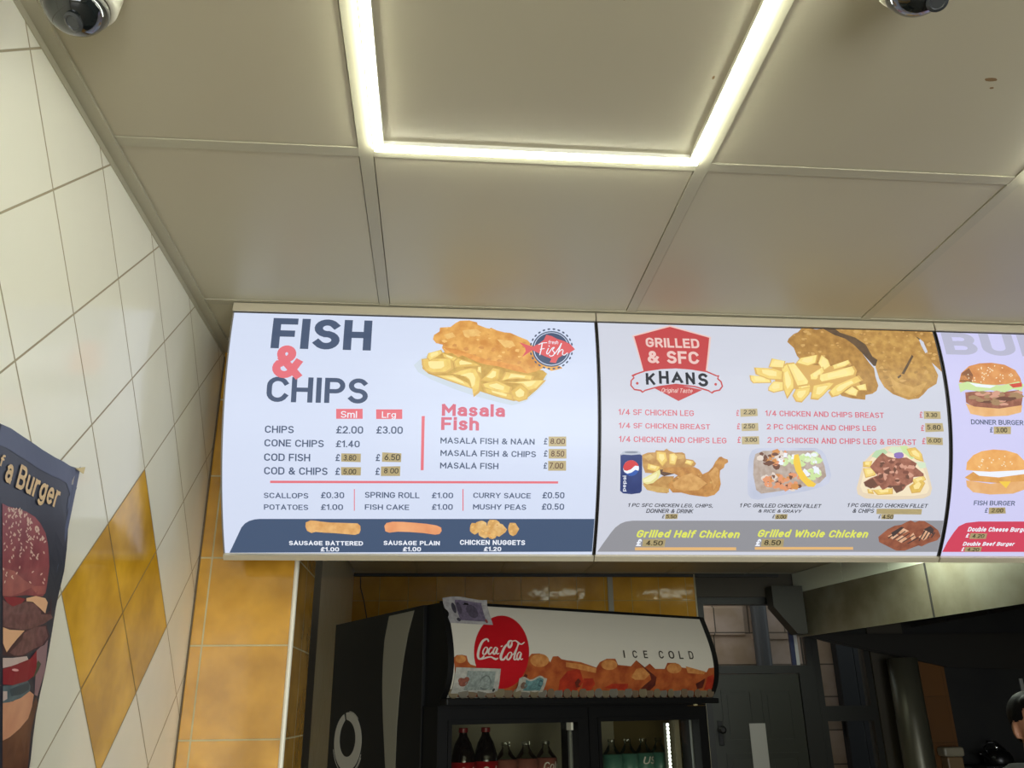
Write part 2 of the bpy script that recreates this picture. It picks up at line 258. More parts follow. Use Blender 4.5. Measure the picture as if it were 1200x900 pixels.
# layout of the printed artwork: metres along each board and down its face, on the poster, and on the fridge sign
ART = {
'poly': [
[0,'red',2,[2539,2576,3140,2564,3148,2793,2547,2804]],
[0,'red',2,[3448,2570,4046,2559,4052,2781,3455,2792]],
[0,'red',1,[1095,4241,7712,4179,7714,4231,1095,4296]],
[0,'red',1,[2984,4414,3003,4414,3006,4931,2987,4931]],
[0,'red',1,[5478,4387,5501,4386,5515,4909,5491,4909]],
[0,'red',1,[4498,2706,4569,2704,4569,3956,4502,3957]],
[0,'band',1,[133,6013,265,5731,435,5363,515,5265,613,5201,729,5163,844,5149,8681,5085,8719,5942]],
[0,'sausage',3,[1890,5225,1999,5173,2115,5181,2231,5201,2425,5221,2659,5227,2893,5234,3069,5237,3135,5300,3139,5407,3107,5494,3008,5529,2734,5505,2500,5485,2305,5478,2111,5458,2013,5489,1917,5437,1880,5331]],
[0,'sausage2',3,[3685,5296,3735,5223,3873,5192,4109,5194,4386,5213,4664,5237,4903,5278,5003,5329,5017,5415,4967,5494,4867,5512,4588,5471,4270,5447,3993,5440,3796,5467,3709,5433]],
[0,'nuggeta',3,[5909,5344,5901,5410,5851,5469,5796,5506,5725,5463,5681,5414,5675,5345,5687,5262,5716,5207,5787,5211,5847,5212,5907,5262]],
[0,'crustd',3.3667,[5794,5385,5796,5394,5770,5405,5752,5394,5748,5378,5764,5371,5790,5374]],
[0,'crusth',3.4333,[5769,5312,5768,5324,5734,5330,5701,5323,5714,5304,5733,5291,5752,5292]],
[0,'nuggetb',4,[6069,5256,6070,5310,6009,5370,5945,5396,5880,5354,5834,5310,5815,5258,5814,5192,5874,5168,5937,5146,5996,5161,6062,5202]],
[0,'crustd',4.3667,[6057,5305,6046,5320,6010,5337,5998,5320,5974,5294,6013,5275,6034,5280]],
[0,'nuggeta',5,[6390,5241,6339,5313,6294,5347,6226,5369,6141,5344,6076,5301,6084,5243,6093,5178,6131,5124,6217,5121,6294,5130,6360,5177]],
[0,'crusth',5.3667,[6242,5155,6227,5167,6206,5183,6187,5168,6182,5145,6203,5131,6225,5139]],
[0,'crusth',5.4333,[6155,5283,6143,5301,6125,5304,6103,5293,6114,5275,6126,5265,6154,5267]],
[0,'nuggetb',6,[6551,5361,6514,5439,6442,5495,6374,5550,6282,5519,6244,5439,6215,5363,6238,5273,6276,5218,6361,5209,6443,5234,6486,5290]],
[0,'crustd',6.3,[6347,5250,6335,5263,6312,5266,6291,5259,6294,5245,6311,5235,6331,5240]],
[0,'crustd',6.3667,[6515,5372,6511,5382,6495,5390,6483,5378,6481,5369,6493,5364,6517,5364]],
[0,'nuggeta',7,[6838,5345,6795,5441,6768,5491,6697,5531,6626,5497,6594,5436,6574,5347,6582,5268,6608,5194,6682,5192,6747,5199,6785,5266]],
[0,'crusth',7.3667,[6687,5401,6674,5412,6654,5412,6634,5406,6629,5396,6657,5389,6682,5386]],
[0,'crusth',7.4333,[6727,5230,6714,5241,6694,5242,6668,5237,6675,5222,6693,5219,6722,5220]],
[0,'nuggetb',8,[6181,5416,6179,5491,6119,5554,6032,5595,5935,5549,5890,5513,5872,5418,5891,5327,5931,5256,6021,5275,6100,5264,6165,5342]],
[0,'crusth',8.3,[6014,5411,5999,5429,5981,5428,5971,5418,5962,5402,5981,5388,6005,5401]],
[0,'crusth',8.3667,[6080,5457,6086,5470,6054,5474,6033,5467,6032,5446,6052,5438,6083,5439]],
[0,'crusth',8.3667,[5981,5396,5976,5403,5956,5404,5943,5404,5945,5389,5953,5380,5969,5382]],
[0,'nuggeta',9,[6358,5471,6307,5534,6279,5584,6215,5611,6146,5592,6100,5540,6073,5473,6098,5415,6148,5350,6205,5348,6265,5356,6306,5403]],
[0,'crusth',9.3667,[6272,5497,6258,5513,6235,5510,6221,5503,6221,5491,6234,5482,6251,5486]],
[0,'crustd',9.4333,[6198,5575,6184,5587,6156,5590,6147,5588,6146,5563,6157,5557,6184,5549]],
[0,'crustd',9.3,[6171,5463,6169,5475,6137,5477,6098,5473,6104,5453,6130,5444,6160,5443]],
[0,'crusth',9.3667,[6211,5547,6199,5566,6173,5561,6154,5554,6161,5540,6174,5528,6202,5527]],
[0,'tray',1,[4283,1496,4458,1313,4894,1115,6230,1189,7448,1631,7364,1885,7159,2097,6917,2326,6596,2414,6234,2340,5713,2208,5192,2036,4710,1841,4388,1662]],
[0,'chipshade',2,[4482,1470,4776,1227,5176,1085,5987,1325,7327,1549,7428,1632,7200,2013,6917,2265,6635,2312,6233,2218,5671,2046,5189,1892,4627,1698,4485,1576]],
[0,'chipedge',3,[4458,1343,4578,1318,5179,1303,5215,1558,5065,1667,4707,1696,4546,1637,4470,1492]],
[0,'chipa',3.4,[4496,1354,4601,1332,5131,1318,5163,1543,5030,1639,4715,1665,4573,1613,4507,1484]],
[0,'chiphi',3.7,[4617,1402,4677,1389,4977,1382,4996,1509,4921,1564,4741,1579,4661,1549,4623,1476]],
[0,'chipedge',4,[4614,1188,4914,1092,4956,1179,4778,1313,4640,1394,4577,1297]],
[0,'chipb',4.4,[4630,1186,4893,1102,4930,1178,4774,1296,4652,1367,4597,1282]],
[0,'chiphi',4.7,[4680,1194,4829,1147,4850,1190,4761,1257,4692,1298,4661,1249]],
[0,'chipedge',5,[5201,1388,5300,1300,5745,1417,5846,1479,5544,1508,5243,1536]],
[0,'chipc',5.4,[5234,1386,5321,1308,5713,1411,5802,1466,5536,1491,5271,1516]],
[0,'chiphi',5.7,[5340,1392,5389,1348,5612,1406,5662,1437,5512,1452,5361,1466]],
[0,'chipedge',6,[5146,1686,5344,1597,5625,1527,5746,1545,5868,1794,5832,2125,5693,2241,5663,2046,5588,1842,5426,1721]],
[0,'chipa',6.4,[5199,1693,5374,1615,5621,1553,5727,1569,5835,1788,5803,2079,5681,2182,5654,2010,5589,1830,5446,1724]],
[0,'chiphi',6.7,[5369,1729,5468,1685,5608,1650,5669,1659,5730,1783,5712,1949,5643,2008,5628,1910,5590,1807,5509,1747]],
[0,'chipedge',3,[5786,1502,5866,1491,5867,1669,5766,1629]],
[0,'chipb',3.4,[5790,1502,5861,1493,5862,1649,5773,1614]],
[0,'chiphi',3.7,[5803,1516,5844,1511,5844,1600,5794,1580]],
[0,'chipedge',4,[5849,1836,6028,1665,6149,1514,6311,1553,6291,1784,6110,1892]],
[0,'chipc',4.4,[5881,1812,6040,1662,6146,1529,6288,1563,6271,1767,6112,1862]],
[0,'chiphi',4.7,[5985,1751,6076,1666,6136,1590,6217,1610,6207,1725,6116,1780]],
[0,'chipedge',5,[6311,1846,6432,1613,6716,1649,7121,1702,7080,1808,6756,1774,6473,1801]],
[0,'chipa',5.4,[6358,1826,6464,1620,6714,1652,7071,1699,7034,1792,6749,1762,6500,1786]],
[0,'chiphi',5.7,[6504,1774,6565,1657,6707,1674,6910,1701,6889,1754,6727,1737,6585,1751]],
[0,'chipedge',6,[6352,1866,6634,1860,7039,1809,7405,1793,7200,2013,6998,2079,6796,1898]],
[0,'chipb',6.4,[6419,1862,6668,1857,7025,1812,7347,1797,7166,1992,6988,2050,6810,1890]],
[0,'chiphi',6.7,[6634,1864,6776,1861,6978,1835,7161,1827,7059,1937,6957,1971,6857,1880]],
[0,'chipedge',3,[6554,2089,6796,1898,6998,2059,6957,2264,6756,2329,6615,2271]],
[0,'chipc',3.4,[6581,2088,6794,1920,6971,2062,6936,2243,6759,2300,6634,2249]],
[0,'chiphi',3.7,[6666,2100,6787,2005,6888,2085,6868,2188,6767,2221,6697,2192]],
[0,'chipedge',4,[5869,1918,6231,1827,6594,1985,6554,2150,6232,2116,5910,2000]],
[0,'chipa',4.4,[5913,1920,6231,1840,6550,1979,6515,2124,6232,2094,5949,1992]],
[0,'chiphi',4.7,[6050,1939,6231,1893,6412,1972,6393,2055,6232,2038,6071,1979]],
[0,'chipedge',5,[4787,1736,5186,1726,5589,1925,5671,2046,5269,1911]],
[0,'chipb',5.4,[4849,1743,5200,1735,5554,1910,5626,2017,5273,1898]],
[0,'chiphi',5.7,[5043,1782,5243,1777,5444,1876,5485,1937,5284,1870]],
[0,'chipedge',6,[5911,2020,6393,2113,6635,2189,6615,2292,6353,2236,5952,2122]],
[0,'chipc',6.4,[5958,2029,6383,2110,6596,2178,6578,2268,6348,2219,5994,2119]],
[0,'chiphi',6.7,[6110,2071,6351,2117,6472,2155,6462,2207,6331,2179,6130,2122]],
[0,'chipedge',3,[4936,1179,5300,1300,5221,1388,4978,1287]],
[0,'chipa',3.4,[4956,1184,5277,1290,5207,1367,4993,1278]],
[0,'chiphi',3.7,[5022,1212,5204,1273,5164,1317,5043,1266]],
[0,'batter',8,[4714,831,4736,717,4864,621,4874,514,5126,487,5248,374,5350,309,5576,292,5761,343,5774,405,5987,493,6070,505,6090,476,6234,547,6419,597,6563,607,6768,703,6972,788,7173,1031,7454,1331,7759,1453,7799,1495,7531,1566,7369,1484,7163,1587,6959,1643,6716,1598,6554,1483,6230,1478,5987,1454,5785,1395,5582,1293,5420,1232,5320,1278,5177,1182,5016,1186,4933,1048,4952,968,4789,928]],
[0,'crustd',8.3,[5752,1234,5721,1278,5676,1291,5622,1258,5640,1216,5675,1194,5737,1192]],
[0,'crustd',8.3,[6357,1334,6321,1359,6266,1364,6221,1350,6248,1315,6263,1306,6303,1299]],
[0,'crusth',8.3667,[5067,521,5058,541,5034,542,5019,532,5018,517,5033,501,5062,508]],
[0,'crusth',8.3,[5049,1063,5023,1085,4999,1082,4967,1071,4979,1055,5001,1043,5034,1049]],
[0,'crusth',8.3,[6432,1124,6418,1148,6387,1152,6345,1139,6362,1112,6383,1099,6421,1100]],
[0,'crusth',8.4333,[5872,1105,5878,1129,5834,1139,5811,1116,5801,1099,5834,1088,5871,1085]],
[0,'crustd',8.4333,[6059,665,6052,676,6024,677,6011,675,6008,659,6024,653,6052,651]],
[0,'crusth',8.3,[5840,690,5827,725,5778,720,5739,711,5730,680,5779,651,5819,667]],
[0,'crustd',8.4333,[7066,1493,7035,1510,7016,1510,6989,1501,6994,1486,7012,1481,7042,1477]],
[0,'crusth',8.3,[5821,811,5804,830,5772,837,5757,825,5749,799,5775,787,5801,790]],
[0,'crusth',8.3667,[6770,1074,6757,1112,6707,1102,6674,1096,6671,1054,6708,1028,6773,1035]],
[0,'crustd',8.4333,[7275,1448,7266,1461,7247,1459,7238,1452,7229,1441,7250,1438,7263,1432]],
[0,'crustd',8.3667,[6820,1370,6808,1390,6751,1423,6708,1394,6730,1357,6753,1332,6815,1340]],
[0,'crusth',8.4333,[6356,1225,6350,1247,6298,1251,6250,1238,6270,1215,6297,1190,6336,1206]],
[0,'crusth',8.3,[6123,540,6112,550,6086,554,6067,548,6073,533,6088,519,6104,529]],
[0,'crusth',8.3667,[5586,726,5572,769,5516,763,5474,744,5456,714,5507,703,5559,693]],
[0,'crustd',8.3667,[5273,979,5279,1019,5217,1009,5171,999,5189,960,5221,933,5279,951]],
[0,'crusth',8.3,[5634,1190,5615,1214,5573,1224,5550,1202,5550,1180,5572,1166,5611,1169]],
[0,'crustd',8.4333,[6620,1308,6596,1318,6575,1321,6552,1316,6561,1304,6575,1293,6608,1291]],
[0,'crustd',8.3,[6201,1077,6157,1113,6122,1113,6091,1088,6100,1063,6125,1045,6164,1060]],
[0,'crusth',8.4333,[6815,1220,6790,1240,6755,1258,6735,1231,6733,1207,6754,1205,6790,1200]],
[0,'crustd',8.3,[6551,881,6522,931,6451,937,6407,907,6387,859,6450,833,6512,849]],
[0,'crustd',8.3,[6338,959,6319,972,6284,977,6262,975,6267,950,6279,941,6308,946]],
[0,'crustd',8.3667,[6541,1067,6531,1079,6503,1093,6477,1079,6485,1059,6503,1045,6535,1051]],
[0,'crustd',8.4333,[6904,966,6904,991,6872,999,6837,976,6838,961,6871,937,6909,949]],
[0,'crustd',8.4333,[5920,1007,5923,1053,5855,1052,5791,1029,5812,992,5858,974,5907,985]],
[0,'crustd',8.3,[7140,1469,7139,1480,7112,1490,7096,1478,7084,1464,7111,1452,7127,1456]],
[0,'crustd',8.3667,[6101,1321,6069,1341,6036,1347,5983,1343,5983,1310,6030,1278,6085,1288]],
[0,'crustd',8.3667,[5336,1146,5308,1177,5263,1179,5218,1172,5205,1134,5263,1119,5309,1111]],
[0,'crusth',8.3,[5735,663,5693,690,5646,701,5609,677,5601,651,5653,628,5690,637]],
[0,'crusth',8.3667,[6095,769,6074,786,6054,786,6035,779,6025,763,6052,750,6080,756]],
[0,'crusth',8.3667,[6600,978,6564,1012,6529,1019,6507,992,6496,965,6530,960,6569,950]],
[0,'crusth',8.4333,[5066,873,5019,908,4977,917,4932,889,4917,859,4978,829,5024,850]],
[0,'crustd',8.3667,[6924,869,6920,886,6875,917,6832,892,6857,854,6877,837,6931,843]],
[0,'crustd',8.4333,[6708,1454,6698,1480,6660,1481,6619,1466,6642,1443,6657,1434,6681,1439]],
[0,'crustd',8.3,[6211,1035,6202,1052,6151,1057,6117,1057,6105,1026,6149,1013,6202,1003]],
[0,'crustd',8.3667,[5562,1059,5568,1085,5493,1113,5435,1080,5445,1049,5499,1006,5541,1024]],
[0,'crustd',8.4333,[7240,1157,7224,1167,7198,1178,7184,1164,7176,1153,7199,1141,7221,1145]],
[0,'batterdark',9,[4933,1026,5297,1082,5662,1204,5987,1325,6392,1380,6798,1477,6959,1635,6716,1598,6230,1478,5785,1395,5420,1232,5177,1182]],
[0,'batterlight',9,[5413,581,5741,524,5864,614,5700,734,5455,718]],
[0,'batterlight',9,[6232,787,6601,822,6681,955,6435,1007]],
[0,'batterlight',9,[4967,710,5169,635,5252,747,5050,821]],
[0,'navy',10,[8052,1034,8037,1022,8032,994,8040,965,8055,953,8069,964,8074,993,8067,1022]],
[0,'navy',10,[8024,1157,8013,1142,8014,1113,8027,1087,8044,1079,8055,1094,8054,1123,8041,1149]],
[0,'navy',10,[7968,1270,7961,1253,7969,1225,7987,1202,8005,1199,8012,1216,8004,1244,7986,1266]],
[0,'navy',10,[7889,1367,7885,1348,7899,1323,7921,1306,7939,1307,7943,1325,7929,1351,7907,1368]],
[0,'navy',10,[7790,1442,7791,1423,7809,1402,7835,1391,7852,1396,7850,1416,7832,1437,7807,1448]],
[0,'navy',10,[7677,1492,7682,1474,7705,1458,7731,1454,7746,1463,7741,1482,7718,1498,7692,1502]],
[0,'navy',10,[7556,1515,7565,1498,7591,1488,7617,1491,7629,1504,7620,1521,7595,1531,7568,1528]],
[0,'navy',10,[7435,1509,7448,1495,7474,1491,7499,1500,7508,1516,7495,1530,7469,1534,7444,1525]],
[0,'navy',10,[7320,1474,7335,1463,7362,1466,7384,1481,7388,1499,7373,1510,7347,1507,7325,1492]],
[0,'navy',10,[7218,1412,7235,1406,7260,1415,7277,1436,7278,1455,7260,1461,7236,1451,7218,1431]],
[0,'navy',10,[7134,1327,7152,1325,7174,1341,7186,1366,7182,1384,7164,1386,7143,1370,7130,1346]],
[0,'navy',10,[7074,1223,7092,1226,7109,1247,7116,1274,7107,1292,7090,1289,7073,1268,7066,1241]],
[0,'navy',10,[7042,1106,7058,1113,7070,1138,7070,1167,7058,1182,7041,1175,7030,1150,7030,1121]],
[0,'navy',10,[7038,981,7052,992,7058,1021,7051,1049,7037,1061,7022,1050,7017,1022,7023,993]],
[0,'navy',10,[7064,856,7075,872,7074,901,7062,928,7045,936,7034,921,7035,891,7047,865]],
[0,'navy',10,[7119,739,7126,757,7119,786,7101,809,7082,813,7075,795,7083,766,7101,743]],
[0,'navy',10,[7199,636,7202,656,7188,683,7166,701,7147,700,7144,680,7158,653,7180,635]],
[0,'navy',10,[7299,554,7298,574,7279,598,7253,610,7236,604,7237,583,7256,560,7282,548]],
[0,'navy',10,[7414,498,7409,518,7385,536,7358,541,7343,530,7349,510,7372,492,7399,487]],
[0,'navy',10,[7537,472,7528,491,7502,502,7475,500,7463,485,7472,467,7498,455,7525,458]],
[0,'navy',10,[7661,479,7648,494,7620,499,7595,489,7587,471,7600,455,7627,451,7653,461]],
[0,'navy',10,[7777,517,7761,529,7734,525,7712,509,7708,489,7724,477,7751,480,7773,497]],
[0,'navy',10,[7880,584,7862,591,7837,581,7820,559,7820,538,7838,531,7863,541,7880,563]],
[0,'navy',10,[7962,676,7944,678,7923,661,7911,635,7915,614,7934,612,7955,629,7967,656]],
[0,'navy',10,[8020,786,8002,783,7986,761,7980,732,7989,714,8007,716,8023,739,8029,768]],
[0,'navy',10,[8051,908,8034,901,8023,874,8024,845,8036,829,8053,836,8064,862,8063,892]],
[0,'navy',10,[8008,995,7999,1068,7980,1139,7950,1206,7910,1268,7861,1323,7805,1371,7743,1409,7675,1438,7605,1456,7533,1463,7461,1459,7392,1445,7326,1419,7265,1384,7211,1340,7165,1287,7129,1227,7102,1162,7087,1092,7083,1020,7090,947,7108,875,7138,806,7177,741,7226,682,7283,631,7346,589,7415,558,7487,538,7560,530,7633,533,7703,549,7770,577,7831,615,7884,663,7930,719,7965,782,7990,850,8005,922]],
[0,'paper',11,[7974,996,7967,1064,7949,1130,7921,1193,7884,1251,7839,1302,7787,1347,7728,1383,7666,1409,7600,1426,7534,1433,7467,1430,7402,1416,7341,1392,7285,1359,7235,1318,7192,1268,7158,1213,7134,1152,7119,1087,7115,1019,7122,951,7139,884,7167,819,7203,759,7249,704,7301,657,7360,618,7424,589,7491,570,7559,563,7626,566,7692,581,7754,606,7810,642,7860,686,7902,739,7935,797,7958,861,7972,927]],
[0,'navy',12,[7958,996,7950,1061,7933,1125,7906,1185,7871,1241,7827,1290,7777,1333,7721,1367,7661,1393,7598,1409,7534,1416,7470,1412,7408,1399,7349,1377,7295,1345,7246,1305,7206,1258,7173,1204,7149,1146,7136,1083,7132,1019,7138,953,7155,889,7181,827,7216,769,7260,717,7311,672,7367,635,7429,607,7493,589,7558,581,7623,585,7686,599,7745,623,7800,657,7848,700,7888,750,7920,806,7942,867,7955,931]],
[0,'fishred',13,[6765,854,7092,966,7259,871,7365,777,7431,637,7555,666,7697,745,7841,786,8004,873,8115,1005,7975,1107,7807,1169,7702,1238,7638,1370,7494,1352,7537,1264,7374,1202,7212,1119,7090,1055,6833,1238,6925,1082,6906,994]],
[1,'pale',1,[861,587,1835,258,2835,567,2645,1496,1069,1525]],
[1,'shield',2,[907,605,1829,308,2785,587,2601,1519,1085,1534]],
[1,'shield',2,[1288,1912,1896,1835,2497,1949,1899,2232]],
[1,'shield',4,[773,1627,887,1573,1121,1490,1501,1420,1881,1393,2258,1414,2634,1471,2880,1578,2939,1576,2908,1654,2987,1730,3012,1853,2930,1960,2789,1993,2732,2040,2642,1983,2312,1889,1854,1844,1434,1908,1097,2008,1030,2055,973,2011,829,1993,738,1882,751,1755,820,1677]],
[1,'paper1',5,[830,1651,906,1607,1127,1524,1507,1454,1878,1428,2247,1449,2623,1506,2852,1604,2894,1612,2873,1672,2952,1748,2974,1849,2906,1931,2770,1960,2717,1999,2653,1949,2314,1855,1855,1811,1435,1875,1090,1975,1039,2013,991,1977,842,1959,771,1873,783,1763,853,1693]],
[1,'shield',6,[943,1822,938,1839,925,1852,908,1857,892,1853,880,1841,876,1824,882,1807,894,1794,911,1789,927,1794,939,1806]],
[1,'shield',6,[2863,1805,2858,1822,2845,1835,2827,1840,2811,1836,2799,1824,2796,1807,2801,1789,2815,1777,2832,1772,2848,1776,2860,1788]],
[1,'greyband',1,[67,5942,211,5678,357,5431,451,5298,567,5201,687,5148,851,5121,8674,5057,8747,5903]],
[1,'orange',2,[971,5816,3469,5802,3480,5882,979,5895]],
[1,'orange',2,[3933,5790,6419,5777,6433,5852,3944,5865]],
[1,'grill',3,[7012,5499,7219,5292,7379,5201,7550,5173,7670,5101,7773,5056,7890,5108,7993,5063,8126,5071,8342,5185,8516,5306,8611,5465,8545,5581,8338,5653,8180,5748,8087,5725,7925,5797,7763,5869,7543,5870,7445,5823,7251,5730,7058,5637]],
[1,'char',5,[7321,5382,7558,5222,7627,5244,7460,5427,7384,5496]],
[1,'char',5,[8138,5286,8299,5194,8402,5284,8404,5420]],
[1,'grillflesh',4,[7249,5474,7407,5373,7555,5472,7396,5565]],
[1,'grillflesh',4,[7462,5565,7617,5449,7765,5540,7633,5657]],
[1,'grillflesh',4,[7446,5345,7606,5254,7773,5334,7591,5426]],
[1,'grillflesh',4,[8042,5492,8194,5353,8346,5467,8192,5584]],
[1,'grillflesh',4,[8142,5308,8244,5262,8378,5398,8298,5444]],
[1,'grillflesh',4,[7818,5470,7890,5378,7980,5515,7883,5585]],
[1,'char',6,[7256,5520,7285,5534,7568,5290,7540,5277]],
[1,'char',6,[7386,5556,7414,5570,7691,5343,7662,5330]],
[1,'char',6,[7515,5592,7544,5606,7814,5397,7785,5384]],
[1,'char',6,[7645,5629,7674,5643,7938,5451,7909,5438]],
[1,'char',6,[7775,5665,7804,5679,8062,5506,8033,5492]],
[1,'char',6,[8059,5584,8089,5598,8204,5285,8176,5276]],
[1,'char',6,[8160,5556,8189,5570,8288,5312,8260,5303]],
[1,'char',6,[8261,5527,8290,5541,8372,5338,8344,5330]],
[1,'char',6,[8361,5499,8390,5513,8456,5365,8428,5356]],
[1,'canblue',3,[491,3534,551,3465,940,3459,1012,3547,1032,4381,994,4435,790,4466,584,4448,511,4387]],
[1,'silver',4,[496,3546,539,3461,612,3436,899,3432,961,3459,1012,3547,962,3515,757,3534,552,3525]],
[1,'silverdark',5,[912,3468,899,3477,864,3486,811,3492,748,3494,686,3493,632,3489,597,3482,584,3473,596,3463,632,3455,685,3449,747,3446,810,3447,863,3451,899,3459]],
[1,'white',5,[941,3839,937,3880,925,3920,903,3956,875,3985,840,4008,800,4022,759,4028,717,4024,676,4010,640,3988,609,3959,585,3924,570,3885,564,3844,568,3802,581,3763,602,3727,631,3697,666,3675,706,3661,747,3655,789,3659,830,3673,866,3694,896,3723,920,3758,935,3797]],
[1,'pepsired',6,[564,3836,564,3834,568,3799,579,3766,596,3736,619,3709,646,3687,677,3670,710,3660,746,3655,781,3658,815,3667,847,3682,876,3703,901,3728,920,3758,933,3791,845,3783,745,3874,652,3907,586,3896]],
[1,'pepsiblue',6,[932,3903,919,3932,901,3959,878,3982,852,4001,823,4016,791,4024,759,4028,726,4025,694,4017,664,4004,636,3985,612,3963,592,3936,667,3976,768,3946,856,3880]],
[1,'chiptan',3,[1011,3527,1146,3472,1322,3462,1342,3413,1536,3418,1597,3369,1659,3416,1784,3463,1970,3452,2041,3484,2068,3605,2243,3631,2319,3711,2280,3781,2042,3857,1671,3911,1385,3967,1096,3950,1030,3789]],
[1,'chipd',5,[1045,3567,1208,3504,1312,3583,1150,3666]],
[1,'chipedge',5,[1351,3441,1578,3458,1623,3660,1503,3803,1354,3623]],
[1,'chipa',5.4,[1366,3452,1566,3467,1606,3644,1500,3770,1369,3612]],
[1,'chiphi',5.7,[1415,3499,1529,3507,1552,3608,1491,3680,1417,3590]],
[1,'chipedge',5,[1661,3497,1784,3475,1868,3555,1811,3758,1666,3740]],
[1,'chipb',5.4,[1672,3502,1781,3483,1855,3553,1805,3732,1677,3716]],
[1,'chiphi',5.7,[1709,3531,1771,3520,1813,3560,1784,3661,1711,3652]],
[1,'chipd',5,[1826,3495,2033,3512,2035,3593,1870,3616]],
[1,'chipedge',5,[1151,3727,1462,3804,1383,3926,1135,3869]],
[1,'chipa',5.4,[1167,3731,1440,3799,1371,3907,1152,3856]],
[1,'chiphi',5.7,[1216,3759,1372,3797,1332,3858,1208,3830]],
[1,'chipedge',5,[2077,3633,2264,3671,2205,3765,2038,3715]],
[1,'chipb',5.4,[2085,3632,2250,3666,2197,3749,2050,3704]],
[1,'chiphi',5.7,[2111,3644,2204,3663,2175,3710,2091,3685]],
[1,'chipdark',4,[1443,3865,1877,3879,1920,3932,1552,4026,1447,3966]],
[1,'chiptan',4,[1043,4175,1310,4160,1511,4027,1800,4023,1726,4229,1654,4436,1405,4418,1154,4338]],
[1,'chipd',5,[1037,4216,1398,4274,1668,4312,1694,4415,1404,4410,1155,4359]],
[1,'lemon',6,[1032,4094,1221,3989,1443,3865,1463,3966,1410,4089,1291,4193,1148,4223,1056,4187]],
[1,'lemon2',7,[1053,4114,1384,3947,1367,4049,1228,4161,1084,4175]],
[1,'legbrown',8,[1663,4209,1761,4085,1881,4002,1797,3962,1507,3913,1545,3823,1792,3799,2040,3808,2268,3793,2394,3852,2481,3966,2624,3898,2725,3787,2784,3664,2873,3553,2927,3540,2990,3580,3083,3607,3097,3672,3015,3722,2996,3804,2906,3866,2900,4010,2937,4194,2904,4340,2798,4458,2613,4510,2404,4491,2194,4464,1984,4412,1777,4414,1688,4312]],
[1,'crumh',8.3,[2407,3968,2406,3978,2382,3985,2367,3976,2373,3963,2380,3958,2396,3955]],
[1,'crumd',8.3667,[2600,4362,2589,4372,2563,4381,2548,4367,2538,4354,2559,4352,2584,4352]],
[1,'crumd',8.3,[2118,3964,2107,3972,2094,3979,2087,3971,2075,3959,2095,3953,2107,3955]],
[1,'crumd',8.3,[2029,4149,2026,4160,1999,4169,1974,4157,1982,4141,1999,4136,2023,4135]],
[1,'crumd',8.3,[1887,4206,1878,4214,1865,4215,1855,4211,1847,4201,1863,4195,1877,4194]],
[1,'crumh',8.3,[2797,3988,2772,4008,2744,4019,2709,4004,2711,3978,2744,3957,2776,3967]],
[1,'crumh',8.4333,[2093,4086,2076,4106,2043,4100,2015,4098,2029,4080,2042,4063,2064,4068]],
[1,'crumd',8.4333,[2604,4211,2596,4222,2574,4223,2554,4218,2561,4206,2571,4202,2591,4197]],
[1,'crumd',8.3667,[2130,4239,2132,4255,2100,4256,2086,4249,2072,4230,2096,4221,2124,4226]],
[1,'crumd',8.3,[2173,4236,2179,4255,2135,4253,2109,4248,2121,4225,2137,4211,2163,4215]],
[1,'crumh',8.3667,[2719,4160,2719,4177,2688,4186,2665,4169,2665,4152,2685,4130,2713,4138]],
[1,'crumd',8.4333,[2236,4122,2215,4138,2185,4149,2164,4133,2151,4111,2184,4100,2207,4101]],
[1,'crumd',8.3,[2195,4396,2190,4408,2178,4407,2166,4401,2170,4392,2176,4389,2189,4391]],
[1,'crumh',8.3667,[1929,4049,1915,4067,1885,4061,1874,4057,1859,4042,1882,4023,1917,4038]],
[1,'crumd',8.3,[2681,4072,2684,4080,2663,4081,2652,4078,2657,4070,2663,4064,2678,4067]],
[1,'crumd',8.3667,[1973,4173,1948,4193,1910,4196,1887,4182,1891,4167,1910,4149,1954,4159]],
[1,'crumd',8.4333,[1973,3855,1958,3864,1945,3864,1929,3863,1929,3850,1946,3848,1965,3844]],
[1,'crumd',8.3667,[1727,3906,1719,3917,1700,3915,1690,3911,1690,3901,1700,3892,1714,3900]],
[1,'crumd',8.4333,[1827,4126,1812,4144,1790,4144,1758,4137,1762,4115,1786,4103,1810,4106]],
[1,'crumh',8.3,[2465,4012,2450,4019,2433,4029,2416,4018,2410,4009,2431,4003,2455,4003]],
[1,'leglight',9,[1765,4187,1965,4021,2210,3936,2423,4056,2595,4178,2395,4345,2064,4370,1812,4310]],
[1,'leglight',9,[2626,3952,2787,3786,2872,3846,2863,4133,2770,4341,2717,4135]],
[1,'clearplastic',2,[3678,3387,3782,3336,4035,3316,5263,3298,5412,3361,5498,3463,5589,3708,5662,3955,5608,4143,5464,4228,5088,4337,4459,4457,3876,4572,3705,4540,3622,4436,3602,4249,3590,3796,3617,3510]],
[1,'rice',3,[3763,3467,3951,3391,5220,3364,5370,3464,5483,3730,5535,3977,5373,4146,4954,4242,4451,4344,3950,4420,3817,4330,3722,3958,3724,3631]],
[1,'salmon',4,[4489,3644,4482,3677,4429,3690,4373,3682,4352,3611,4426,3594,4497,3582]],
[1,'gravy',5,[4373,3403,4317,3453,4257,3488,4191,3443,4172,3380,4254,3353,4305,3331]],
[1,'salmon',6,[4369,3678,4336,3716,4272,3750,4190,3711,4184,3644,4272,3626,4359,3634]],
[1,'gravy',7,[4296,3626,4265,3696,4218,3702,4162,3660,4182,3597,4220,3577,4265,3559]],
[1,'riceb',8,[3968,3585,3930,3615,3864,3621,3807,3605,3796,3569,3860,3544,3951,3565]],
[1,'gravy',4,[4170,3556,4174,3604,4120,3609,4102,3572,4089,3542,4120,3511,4155,3526]],
